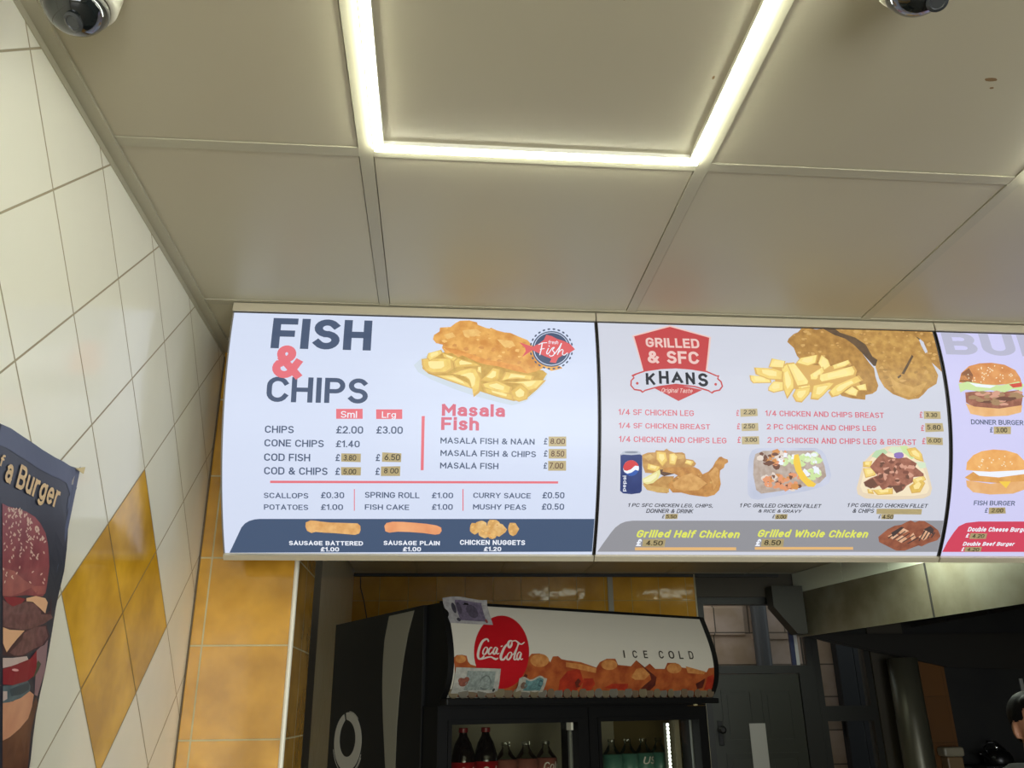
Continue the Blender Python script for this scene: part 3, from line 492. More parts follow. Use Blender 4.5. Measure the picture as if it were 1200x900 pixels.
[1,'riceb',5,[4625,3531,4594,3584,4562,3566,4541,3550,4528,3511,4563,3497,4592,3497]],
[1,'gravy',6,[4125,3607,4098,3636,4045,3649,3995,3624,4015,3588,4044,3568,4080,3571]],
[1,'riceb',7,[4470,3450,4456,3529,4397,3540,4367,3481,4361,3408,4393,3350,4431,3406]],
[1,'brownd',8,[4343,3472,4285,3500,4234,3502,4171,3493,4165,3452,4233,3422,4287,3430]],
[1,'brownd',4,[4089,3610,4058,3648,3975,3647,3946,3631,3945,3586,3980,3551,4042,3567]],
[1,'brownd',5,[4336,3617,4340,3673,4258,3700,4209,3654,4219,3582,4252,3571,4342,3574]],
[1,'brownd',6,[4375,3759,4348,3821,4280,3840,4213,3790,4188,3728,4271,3696,4366,3710]],
[1,'brownd',7,[4432,3547,4426,3579,4376,3592,4350,3566,4335,3525,4379,3483,4439,3497]],
[1,'brownd',8,[4083,3691,4074,3724,4014,3731,3975,3711,3943,3669,4012,3663,4077,3646]],
[1,'brownd',4,[3974,3462,3945,3502,3908,3535,3872,3488,3861,3444,3904,3417,3939,3426]],
[1,'riceb',5,[3978,3561,3942,3609,3874,3615,3805,3584,3797,3537,3875,3489,3932,3504]],
[1,'riceb',6,[4391,3536,4382,3575,4307,3627,4228,3567,4249,3515,4306,3454,4379,3467]],
[1,'gravy',7,[4249,3485,4225,3532,4182,3547,4151,3517,4157,3454,4178,3434,4225,3434]],
[1,'brownd',8,[4254,3676,4167,3716,4095,3752,4018,3713,4016,3642,4095,3615,4199,3640]],
[1,'salmon',4,[4537,3457,4519,3497,4487,3549,4458,3479,4462,3432,4484,3362,4520,3381]],
[1,'brownd',5,[4207,3506,4178,3541,4115,3532,4066,3518,4064,3495,4112,3469,4190,3485]],
[1,'brownd',6,[4069,3562,4042,3624,3996,3634,3947,3596,3963,3539,3989,3470,4042,3505]],
[1,'gravy',7,[4490,3624,4470,3678,4421,3696,4392,3644,4380,3602,4423,3557,4451,3566]],
[1,'riceb',8,[4473,3568,4453,3606,4406,3604,4359,3591,4375,3547,4404,3522,4444,3542]],
[1,'riceb',4,[4406,3527,4382,3572,4334,3572,4291,3552,4316,3504,4335,3482,4380,3489]],
[1,'salmon',4,[4263,4110,4220,4138,4160,4144,4124,4134,4128,4088,4163,4074,4226,4079]],
[1,'salmon',5,[4218,4216,4186,4269,4109,4258,4062,4249,3998,4193,4107,4168,4172,4163]],
[1,'salmon',6,[4718,4196,4697,4225,4601,4234,4541,4215,4506,4179,4601,4161,4697,4167]],
[1,'salmon',7,[4203,4199,4178,4238,4136,4262,4108,4220,4097,4168,4129,4115,4176,4137]],
[1,'riceb',8,[4333,4012,4277,4056,4214,4078,4187,4040,4177,3980,4212,3955,4281,3959]],
[1,'brownd',4,[4942,4228,4909,4270,4825,4276,4776,4257,4773,4208,4818,4181,4908,4184]],
[1,'gravy',5,[4535,4062,4542,4106,4486,4092,4453,4082,4445,4042,4475,4011,4520,4032]],
[1,'riceb',6,[4149,4035,4122,4121,4040,4110,4000,4064,3953,4010,4040,3953,4102,3989]],
[1,'salmon',7,[4114,4090,4064,4148,4017,4160,3985,4115,3946,4064,4009,4029,4057,4047]],
[1,'salmon',8,[4146,4069,4120,4124,4041,4119,3971,4103,3991,4041,4036,3990,4129,4002]],
[1,'riceb',4,[4300,4091,4235,4139,4171,4135,4093,4112,4126,4069,4158,4029,4222,4035]],
[1,'gravy',5,[4736,4019,4675,4045,4619,4069,4549,4034,4543,4001,4617,3988,4669,3986]],
[1,'riceb',6,[4804,4273,4767,4347,4694,4351,4612,4315,4592,4234,4687,4196,4784,4224]],
[1,'gravy',7,[4214,4081,4176,4156,4138,4149,4090,4118,4095,4041,4122,3988,4175,4041]],
[1,'salmon',8,[4631,4076,4589,4106,4540,4127,4496,4101,4479,4060,4534,4035,4589,4034]],
[1,'brownd',4,[4118,4120,4131,4151,4038,4158,3979,4144,3996,4106,4027,4079,4119,4081]],
[1,'salmon',5,[4103,4167,4075,4234,4038,4226,4008,4194,4015,4145,4031,4097,4071,4123]],
[1,'riceb',6,[4068,4040,4061,4070,3975,4112,3918,4069,3916,4017,3970,3980,4062,4001]],
[1,'salmon',7,[4726,4225,4713,4310,4664,4311,4596,4269,4578,4181,4649,4116,4724,4175]],
[1,'salmon',8,[4486,4232,4494,4306,4439,4308,4398,4259,4401,4209,4430,4162,4467,4190]],
[1,'salmon',4,[4805,3960,4793,4000,4724,4018,4654,3986,4686,3942,4714,3911,4787,3919]],
[1,'riceb',5,[4270,3947,4239,4004,4201,3989,4179,3970,4178,3924,4195,3891,4244,3908]],
[1,'salmon',6,[4838,4148,4818,4172,4770,4189,4729,4168,4729,4134,4761,4106,4801,4113]],
[1,'brownd',7,[4727,4238,4683,4287,4605,4288,4556,4266,4518,4214,4593,4171,4675,4191]],
[1,'salmon',8,[4399,4172,4384,4196,4333,4207,4274,4198,4273,4156,4318,4137,4376,4141]],
[1,'brownd',4,[4449,4171,4415,4231,4343,4226,4277,4199,4279,4138,4335,4095,4419,4121]],
[1,'salmon',5,[4938,4010,4922,4057,4866,4063,4816,4048,4816,3990,4858,3939,4920,3956]],
[1,'salmon',6,[4424,4232,4419,4267,4323,4272,4269,4252,4273,4215,4322,4191,4422,4194]],
[1,'salmon',7,[4643,4286,4607,4322,4534,4359,4493,4320,4475,4261,4517,4214,4592,4250]],
[1,'salmon',8,[4704,3942,4715,3983,4649,3974,4599,3958,4588,3929,4646,3909,4710,3899]],
[1,'gravy',4,[4422,3971,4379,4011,4312,4033,4281,3990,4252,3953,4309,3935,4380,3937]],
[1,'riceb',5,[4190,4190,4173,4234,4112,4235,4060,4208,4066,4164,4102,4141,4180,4157]],
[1,'brownd',6,[4702,3981,4674,4064,4644,4069,4611,4019,4607,3944,4634,3882,4678,3924]],
[1,'salmon',7,[4490,4263,4476,4301,4438,4311,4391,4292,4396,4235,4428,4220,4495,4199]],
[1,'gravy',8,[4864,4241,4828,4309,4748,4299,4681,4279,4657,4199,4744,4161,4830,4167]],
[1,'salmon',4,[4553,4087,4474,4165,4393,4139,4345,4119,4338,4052,4394,3993,4495,4048]],
[1,'salmon',5,[4283,4007,4250,4038,4190,4054,4107,4032,4136,3994,4179,3969,4250,3962]],
[1,'salmon',6,[4351,4248,4338,4280,4269,4294,4222,4271,4240,4230,4268,4216,4310,4210]],
[1,'salmon',7,[4462,4006,4439,4058,4403,4069,4358,4022,4370,3983,4398,3949,4433,3955]],
[1,'brownd',8,[4261,4002,4247,4038,4211,4057,4161,4038,4178,3972,4209,3949,4249,3959]],
[1,'lettuceb',5,[5220,3838,5223,3870,5142,3870,5096,3865,5068,3826,5144,3784,5197,3807]],
[1,'lettuceb',6,[4960,4003,4953,4048,4908,4044,4858,4027,4881,3973,4901,3936,4949,3974]],
[1,'lettuceb',7,[5055,4003,5035,4062,4972,4061,4911,4034,4908,3981,4974,3962,5038,3962]],
[1,'lettuce',8,[4961,3534,4938,3594,4868,3591,4830,3567,4828,3513,4870,3475,4932,3502]],
[1,'white',9,[5077,3890,5035,3961,4989,3946,4937,3934,4942,3847,4980,3793,5041,3841]],
[1,'lettuce',5,[5089,3928,5029,3993,4963,3987,4872,3959,4916,3902,4953,3871,5017,3894]],
[1,'lettuce',6,[5444,3588,5377,3660,5292,3682,5239,3621,5225,3563,5290,3513,5354,3530]],
[1,'lettuce',7,[5073,3877,5053,3924,4985,3914,4934,3904,4940,3860,4978,3821,5024,3842]],
[1,'lettuce',8,[5182,4036,5165,4068,5125,4083,5096,4064,5099,4012,5120,3990,5152,4012]],
[1,'lettuce',9,[5386,3961,5334,4014,5281,4005,5225,3992,5231,3927,5277,3890,5327,3925]],
[1,'lettuceb',5,[5334,3464,5266,3531,5204,3532,5134,3488,5126,3439,5199,3398,5283,3395]],
[1,'lettuce',6,[5229,3858,5212,3917,5164,3938,5131,3894,5124,3823,5161,3805,5199,3803]],
[1,'lettuce',7,[5019,3689,4969,3744,4910,3758,4860,3719,4868,3666,4917,3623,4970,3655]],
[1,'lettuce',8,[5233,3958,5217,3987,5162,4008,5122,3972,5124,3944,5167,3911,5226,3926]],
[1,'white',9,[5355,3844,5330,3925,5262,3911,5213,3883,5208,3802,5245,3755,5329,3762]],
[1,'lettuceb',5,[5048,3511,5032,3557,4986,3557,4938,3538,4946,3493,4983,3478,5017,3484]],
[1,'lettuce',6,[5246,3655,5223,3694,5173,3712,5120,3677,5129,3631,5173,3568,5216,3582]],
[1,'white',7,[5152,3506,5093,3563,5044,3575,4975,3534,4981,3471,5047,3410,5099,3431]],
[1,'lettuceb',8,[5275,3597,5232,3662,5187,3665,5127,3626,5137,3564,5182,3542,5224,3538]],
[1,'white',9,[5136,3933,5086,3979,5043,3986,4978,3949,4968,3909,5030,3876,5106,3900]],
[1,'lettuce',5,[5242,3859,5187,3876,5107,3891,5038,3871,5049,3845,5117,3831,5210,3828]],
[1,'lettuceb',6,[5200,3545,5198,3577,5159,3588,5127,3564,5124,3527,5162,3509,5194,3523]],
[1,'lettuce',7,[4917,3631,4849,3677,4775,3677,4712,3648,4725,3611,4781,3589,4877,3582]],
[1,'lettuceb',8,[5142,3587,5109,3631,5046,3652,4973,3626,4977,3558,5044,3506,5099,3529]],
[1,'white',9,[5286,3467,5256,3501,5196,3506,5144,3485,5128,3454,5192,3424,5257,3431]],
[1,'lettuceb',5,[5062,3493,5008,3560,4951,3576,4875,3524,4881,3471,4938,3435,5005,3455]],
[1,'lettuce',6,[5005,3927,4963,3979,4897,3998,4827,3949,4854,3910,4891,3870,4951,3875]],
[1,'lettuce',7,[5138,4068,5120,4118,5072,4127,5026,4106,5032,4047,5067,4007,5113,4003]],
[1,'lettuce',8,[5055,3564,5027,3605,4951,3637,4916,3607,4912,3535,4946,3469,5012,3504]],
[1,'lettuce',9,[5119,3530,5091,3554,5043,3552,5010,3545,4998,3516,5044,3490,5082,3502]],
[1,'lettuceb',5,[5409,3869,5385,3919,5334,3918,5276,3902,5292,3848,5324,3808,5373,3818]],
[1,'lettuce',6,[5119,3858,5073,3878,5009,3890,4968,3874,4972,3842,5010,3826,5067,3828]],
[1,'white',7,[5370,3934,5347,3962,5292,3991,5256,3951,5234,3921,5286,3887,5346,3893]],
[1,'white',8,[5290,3641,5282,3673,5227,3669,5189,3656,5184,3631,5231,3600,5285,3611]],
[1,'white',9,[5284,3766,5261,3805,5217,3807,5188,3785,5177,3755,5219,3739,5260,3728]],
[1,'lettuce',5,[5068,3932,5037,3983,4971,4010,4886,3960,4907,3904,4964,3881,5064,3868]],
[1,'lettuce',6,[5423,3941,5397,3975,5348,4006,5325,3973,5302,3917,5347,3897,5399,3885]],
[1,'lettuce',7,[5275,4024,5276,4058,5210,4080,5152,4059,5146,3997,5208,3954,5258,3993]],
[1,'lettuce',5,[4759,3567,4708,3614,4638,3612,4579,3601,4607,3544,4640,3503,4692,3514]],
[1,'white',6,[4401,3590,4379,3617,4347,3634,4308,3613,4317,3575,4343,3563,4380,3565]],
[1,'lettuceb',7,[4508,3695,4492,3731,4438,3727,4400,3716,4396,3679,4442,3661,4503,3657]],
[1,'white',8,[4756,3485,4746,3518,4691,3516,4660,3504,4655,3470,4688,3461,4746,3464]],
[1,'white',9,[4468,3665,4446,3716,4384,3719,4325,3682,4354,3652,4386,3606,4432,3629]],
[1,'lettuce',5,[4589,3650,4566,3698,4507,3716,4454,3670,4459,3632,4506,3586,4554,3618]],
[1,'lettuceb',6,[4678,3610,4658,3662,4600,3647,4562,3634,4569,3590,4599,3565,4650,3563]],
[1,'white',7,[4541,3487,4540,3529,4468,3534,4397,3521,4432,3465,4472,3422,4552,3439]],
[1,'white',8,[4462,3599,4431,3631,4370,3655,4337,3630,4326,3574,4370,3551,4406,3570]],
[1,'lettuceb',9,[4635,3529,4619,3566,4585,3602,4566,3559,4556,3506,4582,3460,4624,3490]],
[1,'lettuce',5,[4751,3595,4693,3644,4650,3632,4617,3614,4588,3582,4644,3531,4697,3543]],
[1,'lettuceb',6,[4491,3505,4477,3537,4431,3565,4399,3527,4381,3487,4435,3474,4471,3463]],
[1,'lettuceb',7,[4787,3635,4754,3669,4708,3673,4666,3661,4685,3616,4707,3571,4751,3597]],
[1,'white',8,[4755,3548,4729,3571,4684,3581,4644,3569,4647,3533,4681,3513,4720,3519]],
[1,'lettuce',9,[4713,3640,4719,3693,4662,3704,4632,3661,4613,3626,4660,3595,4713,3596]],
[1,'lettuce',5,[4586,3603,4542,3646,4468,3658,4407,3636,4397,3576,4473,3565,4529,3549]],
[1,'lettuceb',6,[4526,3641,4486,3680,4416,3681,4382,3658,4364,3630,4415,3616,4469,3606]],
[1,'lettuce',7,[4551,3698,4520,3738,4476,3752,4426,3723,4429,3673,4473,3639,4512,3672]],
[1,'peppery',11,[4712,3474,4818,3452,4863,3615,4911,3820,5069,4025,5290,4167,5230,4239,5081,4232,4901,4068,4765,3863,4695,3658]],
[1,'traycream',2,[6472,3614,6697,3384,7064,3234,7541,3206,7888,3325,7986,3572,8093,3821,8228,4239,8199,4409,8032,4497,7253,4539,6558,4511,6355,4408,6314,4260,6389,3925]],
[1,'traycream2',3,[6530,3675,6762,3424,7714,3369,7935,3656,8056,3947,8162,4240,8107,4368,7765,4435,6898,4444,6481,4364,6406,4217,6455,3966]],
[1,'cucumbera',4,[6655,3487,6762,3341,6977,3297,7064,3378,6850,3547]],
[1,'cucumberb',4,[7064,3337,7150,3245,7410,3241,7475,3372,7280,3437]],
[1,'lettuce',5,[7367,3229,7541,3214,7758,3493,7672,3535,7453,3373]],
[1,'chipedge',5,[7540,3289,7758,3244,7931,3407,7977,3593,7803,3554,7627,3453]],
[1,'chipa',5.4,[7568,3297,7759,3257,7912,3401,7952,3565,7799,3530,7645,3441]],
[1,'chiphi',5.7,[7656,3335,7764,3313,7851,3395,7874,3487,7787,3468,7699,3417]],
[1,'cucumberb',5,[7760,3596,8021,3613,8047,3738,7895,3761]],
[1,'cabbage',7,[7466,3447,7460,3483,7417,3506,7346,3524,7278,3516,7221,3484,7224,3450,7216,3414,7270,3385,7345,3372,7425,3379,7459,3415]],
[1,'chipedge',4,[6442,3614,6678,3590,6640,3756,6446,3738]],
[1,'chipa',4.4,[6455,3613,6663,3592,6629,3738,6458,3722]],
[1,'chiphi',4.7,[6496,3624,6614,3612,6595,3695,6498,3686]],
[1,'chipedge',4,[6447,3779,6748,3755,6777,3941,6522,4007]],
[1,'chipb',4.4,[6468,3782,6732,3760,6758,3925,6534,3982]],
[1,'chiphi',4.7,[6534,3804,6684,3792,6699,3885,6571,3918]],
[1,'chipedge',4,[7637,4204,7906,3990,8044,4115,7931,4348,7716,4372]],
[1,'chipc',4.4,[7661,4195,7898,4008,8020,4117,7920,4323,7730,4343]],
[1,'chiphi',4.7,[7740,4183,7874,4077,7943,4139,7887,4256,7779,4267]],
[1,'chipedge',4,[6713,4298,7228,4250,7240,4398,6853,4423]],
[1,'chipa',4.4,[6748,4295,7201,4253,7211,4383,6871,4405]],
[1,'chiphi',4.7,[6859,4299,7116,4275,7122,4349,6929,4362]],
[1,'chipedge',4,[7691,4035,7989,3926,8060,4030,7787,4181]],
[1,'chipb',4.4,[7713,4027,7976,3932,8038,4024,7798,4156]],
[1,'chiphi',4.7,[7785,4018,7934,3964,7970,4016,7833,4091]],
[1,'chipedge',4,[6582,4278,6713,4298,6765,4403,6612,4384]],
[1,'chipc',4.4,[6592,4278,6707,4295,6752,4387,6618,4370]],
[1,'chiphi',4.7,[6623,4289,6689,4298,6714,4351,6638,4341]],
[1,'meat',6,[6618,3736,6806,3506,6934,3388,7065,3482,7238,3521,7541,3496,7804,3637,7763,3721,7987,3885,7990,3947,7731,3971,7716,4097,7570,4183,7491,4290,7324,4368,7180,4188,6972,4295,6878,4191,6753,4256,6535,4216,6476,4112,6651,4005,6820,3941]],
[1,'meatl',7,[7759,3722,7741,3771,7698,3780,7662,3746,7659,3708,7700,3687,7725,3684]],
[1,'meatd',8,[7235,3597,7203,3649,7138,3649,7080,3619,7111,3583,7143,3551,7194,3548]],
[1,'brownd',10,[7112,3853,7106,3912,7037,3900,6977,3875,6983,3818,7033,3790,7115,3795]],
[1,'meatl',7,[7001,3621,6975,3634,6932,3646,6901,3630,6880,3610,6927,3591,6985,3607]],
[1,'meatd',8,[7474,4153,7452,4176,7417,4183,7388,4171,7390,4144,7412,4111,7451,4132]],
[1,'meatl',9,[7082,3900,7066,3934,7011,3955,6979,3925,6963,3873,7002,3858,7071,3853]],
[1,'brownd',10,[6984,3645,6967,3665,6917,3683,6863,3659,6858,3635,6911,3617,6972,3610]],
[1,'meatl',7,[7566,3732,7536,3772,7499,3798,7483,3763,7475,3703,7502,3684,7542,3695]],
[1,'meatd',8,[7609,3851,7577,3895,7498,3891,7450,3876,7457,3838,7503,3815,7578,3817]],
[1,'meatl',9,[7252,3554,7240,3574,7197,3590,7168,3571,7163,3540,7198,3528,7243,3535]],
[1,'meatl',7,[7058,4003,7037,4038,7015,4070,6987,4030,6974,3972,7007,3921,7043,3956]],
[1,'meatd',8,[7431,3739,7407,3786,7374,3791,7343,3758,7358,3715,7375,3698,7399,3698]],
[1,'meatl',9,[7327,3860,7315,3894,7291,3899,7256,3875,7266,3845,7282,3800,7311,3817]],
[1,'brownd',10,[7289,3796,7268,3836,7239,3879,7221,3829,7202,3777,7237,3726,7263,3752]],
[1,'meatl',7,[7364,4017,7371,4035,7321,4042,7277,4034,7275,4006,7312,3998,7350,3998]],
[1,'meatd',8,[7247,3891,7240,3955,7205,3964,7186,3915,7168,3874,7197,3834,7233,3827]],
[1,'brownd',10,[7617,3968,7623,4024,7579,4017,7537,3995,7528,3940,7569,3907,7604,3931]],
[1,'meatl',7,[7741,3927,7691,3975,7627,3983,7549,3956,7590,3909,7621,3850,7668,3873]],
[1,'meatd',8,[6860,3993,6849,4010,6796,4018,6736,4007,6738,3984,6793,3965,6828,3973]],
[1,'meatl',9,[7278,3851,7230,3875,7162,3886,7083,3869,7105,3838,7149,3831,7242,3823]],
[1,'brownd',10,[6965,3952,6934,4005,6881,4013,6849,3973,6846,3927,6881,3913,6947,3890]],
[1,'meatl',7,[7704,3728,7683,3770,7601,3761,7540,3757,7578,3715,7602,3676,7678,3686]],
[1,'meatd',8,[7150,3812,7139,3860,7081,3856,7023,3833,7050,3788,7072,3767,7118,3747]],
[1,'meatl',9,[7500,3712,7472,3750,7411,3754,7384,3739,7356,3693,7415,3639,7454,3675]],
[1,'brownd',10,[7535,4170,7512,4204,7464,4211,7409,4184,7407,4160,7457,4146,7501,4147]],
[1,'meatl',7,[7299,3727,7288,3760,7255,3771,7233,3742,7233,3710,7252,3691,7289,3699]],
[1,'meatd',8,[6957,3978,6911,4018,6873,4027,6822,3998,6816,3969,6871,3935,6904,3941]],
[1,'meatl',9,[6941,3914,6918,3946,6847,3945,6796,3934,6823,3899,6847,3875,6893,3885]],
[1,'brownd',10,[7386,4060,7354,4090,7312,4092,7266,4075,7249,4045,7301,4029,7370,4032]],
[1,'meatl',7,[7217,3584,7203,3611,7139,3615,7084,3597,7063,3569,7142,3548,7220,3554]],
[1,'meatd',8,[6977,4074,6966,4113,6901,4133,6851,4094,6815,4053,6895,4028,6954,4048]],
[1,'meatl',9,[7394,4083,7376,4125,7327,4129,7303,4103,7287,4060,7324,4037,7387,4053]],
[1,'brownd',10,[6944,3699,6927,3725,6893,3752,6854,3726,6868,3679,6895,3659,6927,3659]],
[1,'meatl',7,[7141,3778,7077,3831,7021,3822,6957,3809,6953,3754,7029,3742,7093,3733]],
[1,'meatd',8,[6906,4003,6879,4025,6816,4034,6788,4016,6770,3993,6811,3981,6879,3974]],
[1,'meatl',9,[7014,3943,6983,3967,6934,3968,6887,3957,6873,3927,6931,3905,6982,3907]],
[1,'brownd',10,[7212,4207,7181,4245,7130,4237,7078,4226,7095,4194,7126,4173,7172,4178]],
[1,'meatd',8,[7438,3660,7400,3701,7318,3700,7251,3686,7276,3637,7315,3621,7386,3626]],
[1,'brownd',11,[6476,4112,6694,4005,6833,4171,6667,4265,6512,4195]],
[1,'brownd',11,[7180,4188,7439,4164,7470,4298,7324,4368]],
[1,'crumb',4,[4756,648,4806,551,4961,416,5080,363,5190,245,5439,212,5561,268,5754,192,6019,418,6267,508,6457,671,6635,901,6768,1150,6875,1306,6878,1528,6924,1745,6865,1876,6747,1956,6570,1990,6550,2109,6429,2099,6215,2082,5961,2024,5654,1643,4988,1083,4945,1015,4897,809]],
[1,'crumd',4.4333,[6207,1402,6204,1410,6179,1411,6158,1407,6168,1396,6183,1387,6201,1391]],
[1,'crumh',4.3,[5372,359,5360,377,5331,388,5298,369,5299,353,5343,327,5372,332]],
[1,'crumd',4.4333,[6594,1758,6589,1775,6557,1785,6546,1768,6542,1752,6567,1735,6597,1744]],
[1,'crumh',4.3,[5532,719,5500,736,5459,748,5445,734,5432,711,5467,699,5498,697]],
[1,'crumh',4.3667,[6089,646,6062,658,6032,666,6003,660,6009,641,6043,621,6070,627]],
[1,'crumh',4.4333,[5423,940,5388,982,5336,994,5313,960,5314,922,5348,917,5382,920]],
[1,'crumd',4.3667,[6096,1795,6085,1825,6030,1819,5995,1810,5994,1788,6038,1751,6087,1776]],
[1,'crumh',4.4333,[5418,409,5389,437,5348,434,5302,430,5290,399,5357,359,5396,374]],
[1,'crumh',4.3667,[5974,1697,5943,1720,5902,1717,5874,1715,5889,1687,5904,1679,5940,1674]],
[1,'crumd',4.4333,[5061,743,5059,785,4994,794,4943,759,4964,723,5003,690,5053,724]],
[1,'crumh',4.3,[5593,893,5577,925,5535,931,5510,905,5504,881,5551,862,5592,870]],
[1,'crumd',4.3667,[6061,1280,6045,1301,5998,1325,5958,1297,5947,1271,6015,1228,6048,1252]],
[1,'crumd',4.4333,[6132,1846,6111,1869,6052,1884,6034,1860,5994,1836,6063,1805,6111,1822]],
[1,'crumh',4.3667,[5351,342,5330,368,5257,381,5224,362,5211,334,5269,300,5313,305]],
[1,'crumh',4.3,[6309,1209,6279,1244,6239,1248,6204,1220,6202,1194,6248,1169,6296,1179]],
[1,'crumh',4.3667,[5961,702,5925,718,5895,725,5866,719,5868,689,5901,678,5948,685]],
[1,'crumh',4.4333,[6296,1332,6290,1341,6262,1354,6243,1343,6244,1329,6265,1314,6292,1316]],
[1,'crumd',4.3667,[6129,481,6106,499,6066,513,6030,501,6028,471,6071,456,6109,467]],
[1,'crumd',4.3,[6465,1583,6418,1613,6384,1615,6348,1595,6367,1575,6393,1558,6430,1560]],
[1,'crumh',4.4333,[6080,709,6057,720,6037,729,6029,717,6022,702,6043,691,6061,693]],
[1,'crumd',4.3,[6202,1891,6186,1900,6154,1913,6146,1898,6129,1884,6156,1878,6181,1874]],
[1,'crumd',4.3667,[5821,1335,5785,1355,5749,1362,5717,1353,5726,1324,5753,1311,5780,1318]],
[1,'crumh',4.4333,[5420,996,5385,1022,5350,1020,5312,1008,5324,984,5361,970,5401,980]],
[1,'crumh',4.3,[5803,1302,5789,1328,5743,1331,5706,1316,5719,1286,5756,1267,5791,1266]],
[1,'crumh',4.3667,[4993,449,4971,468,4957,467,4934,461,4946,443,4959,435,4985,437]],
[1,'crumd',4.3667,[6530,1910,6529,1929,6479,1937,6458,1931,6439,1904,6486,1880,6518,1894]],
[1,'crumh',4.4333,[5281,542,5256,564,5235,569,5224,549,5213,531,5242,525,5272,531]],
[1,'crumh',4.3,[5061,923,5058,956,5011,970,4963,941,4982,914,5018,901,5063,898]],
[1,'crumd',4.3667,[5282,1152,5258,1183,5193,1187,5141,1168,5149,1142,5209,1100,5269,1121]],
[1,'crumd',4.4333,[6319,1821,6278,1844,6235,1865,6203,1834,6202,1806,6242,1778,6296,1786]],
[1,'crumh',4.3667,[5198,724,5194,748,5115,784,5094,746,5084,709,5137,694,5197,694]],
[1,'crumd',4.4333,[6396,1600,6351,1645,6303,1646,6268,1624,6248,1586,6311,1557,6383,1574]],
[1,'crumh',4.3,[5284,934,5288,948,5255,957,5239,945,5241,925,5257,916,5280,915]],
[1,'crumh',4.3667,[5678,1009,5662,1032,5601,1054,5584,1024,5554,1002,5618,976,5665,981]],
[1,'crumd',4.3,[6884,1782,6871,1795,6846,1803,6831,1792,6833,1775,6851,1769,6874,1770]],
[1,'crumd',4.3667,[5497,1154,5481,1176,5450,1186,5433,1167,5432,1141,5454,1138,5495,1138]],
[1,'crumh',4.4333,[5214,552,5215,584,5160,587,5134,567,5131,541,5172,527,5222,529]],
[1,'crumh',4.4333,[6117,762,6106,770,6082,783,6074,771,6069,759,6087,741,6105,746]],
[1,'crumh',4.3,[5758,336,5736,356,5690,362,5668,350,5679,323,5696,300,5726,308]],
[1,'crumbdark',3,[5690,179,8417,137,7993,770,6974,1236,6877,1238,6635,901,6267,508,6019,418]],
[1,'crumbb',5,[6067,182,7846,155,8128,378,8296,618,8345,902,8410,1131,8509,1445,8429,1668,8188,1804,8061,1937,7917,2047,7649,2087,7270,1954,7072,1785,6968,1570,6918,1260,7001,1076,6884,987,6769,662,6540,475,6168,339]],
[1,'crumh',5.3,[7373,1779,7349,1816,7298,1830,7277,1792,7254,1762,7312,1741,7361,1741]],
[1,'crumd',5.3667,[8005,1375,7967,1398,7911,1418,7894,1399,7900,1363,7921,1356,7981,1336]],
[1,'crumd',5.4333,[7771,1570,7736,1604,7695,1592,7646,1584,7644,1558,7694,1546,7757,1543]],
[1,'crumh',5.3,[6989,665,6981,692,6931,696,6909,688,6891,652,6948,634,7003,631]],
[1,'crumh',5.3667,[7499,1789,7500,1802,7465,1806,7439,1801,7438,1785,7471,1767,7499,1768]],
[1,'crumh',5.3,[8256,918,8217,946,8173,960,8145,932,8157,911,8190,884,8223,896]],
[1,'crumd',5.3667,[7259,339,7222,374,7189,364,7149,355,7171,331,7207,299,7241,322]],
[1,'crumh',5.4333,[7225,854,7213,877,7187,884,7164,865,7178,841,7192,836,7223,842]],
[1,'crumh',5.3,[7267,987,7245,997,7223,1000,7204,997,7216,984,7227,973,7257,975]],
[1,'crumd',5.3667,[7642,1290,7623,1330,7571,1333,7534,1314,7538,1281,7585,1250,7628,1269]],
[1,'crumd',5.3667,[7763,1929,7753,1945,7726,1941,7705,1938,7701,1922,7732,1915,7760,1912]],
[1,'crumh',5.3,[6913,227,6878,248,6859,247,6836,241,6843,222,6867,208,6888,212]],
[1,'crumh',5.4333,[7861,2005,7849,2021,7829,2019,7821,2013,7811,1997,7834,1993,7851,1997]],
[1,'crumd',5.3667,[7211,882,7189,896,7145,910,7115,892,7132,871,7151,861,7203,852]],
[1,'crumh',5.3667,[6214,227,6189,251,6158,256,6138,240,6136,218,6166,209,6205,203]],
[1,'crumd',5.3,[6940,649,6902,672,6851,702,6793,678,6830,632,6877,608,6913,611]],
[1,'crumd',5.3667,[7967,1690,7974,1706,7920,1729,7903,1705,7908,1679,7930,1669,7968,1672]],
[1,'crumh',5.4333,[7899,1139,7885,1161,7864,1161,7833,1150,7853,1132,7868,1114,7897,1115]],
[1,'crumh',5.3,[8164,815,8154,843,8121,836,8088,827,8101,807,8127,798,8156,790]],
[1,'crumh',5.3667,[7960,527,7956,547,7910,548,7886,541,7895,517,7920,508,7961,511]],
[1,'crumh',5.4333,[6841,529,6822,558,6762,567,6739,551,6754,516,6785,475,6847,488]],
[1,'crumd',5.3,[7303,1737,7270,1756,7225,1773,7175,1753,7178,1729,7227,1718,7265,1718]],
[1,'crumh',5.3667,[7438,578,7424,596,7384,599,7377,590,7365,574,7399,555,7426,562]],
[1,'crumh',5.4333,[6981,254,6946,285,6896,309,6853,280,6887,236,6915,205,6977,214]],
[1,'crumh',5.3,[6848,622,6841,643,6782,650,6763,639,6767,613,6788,593,6834,596]],
[1,'crumh',5.3,[7668,1603,7632,1615,7612,1618,7580,1611,7588,1598,7618,1583,7641,1586]],
[1,'crumh',5.4333,[6685,288,6638,339,6565,356,6519,309,6549,273,6583,252,6642,255]],
[1,'crumd',5.3,[7643,1945,7628,1969,7582,1986,7554,1967,7549,1938,7585,1925,7644,1915]],
[1,'crumd',5.4333,[7230,1524,7190,1565,7126,1576,7078,1543,7093,1505,7140,1481,7184,1488]],
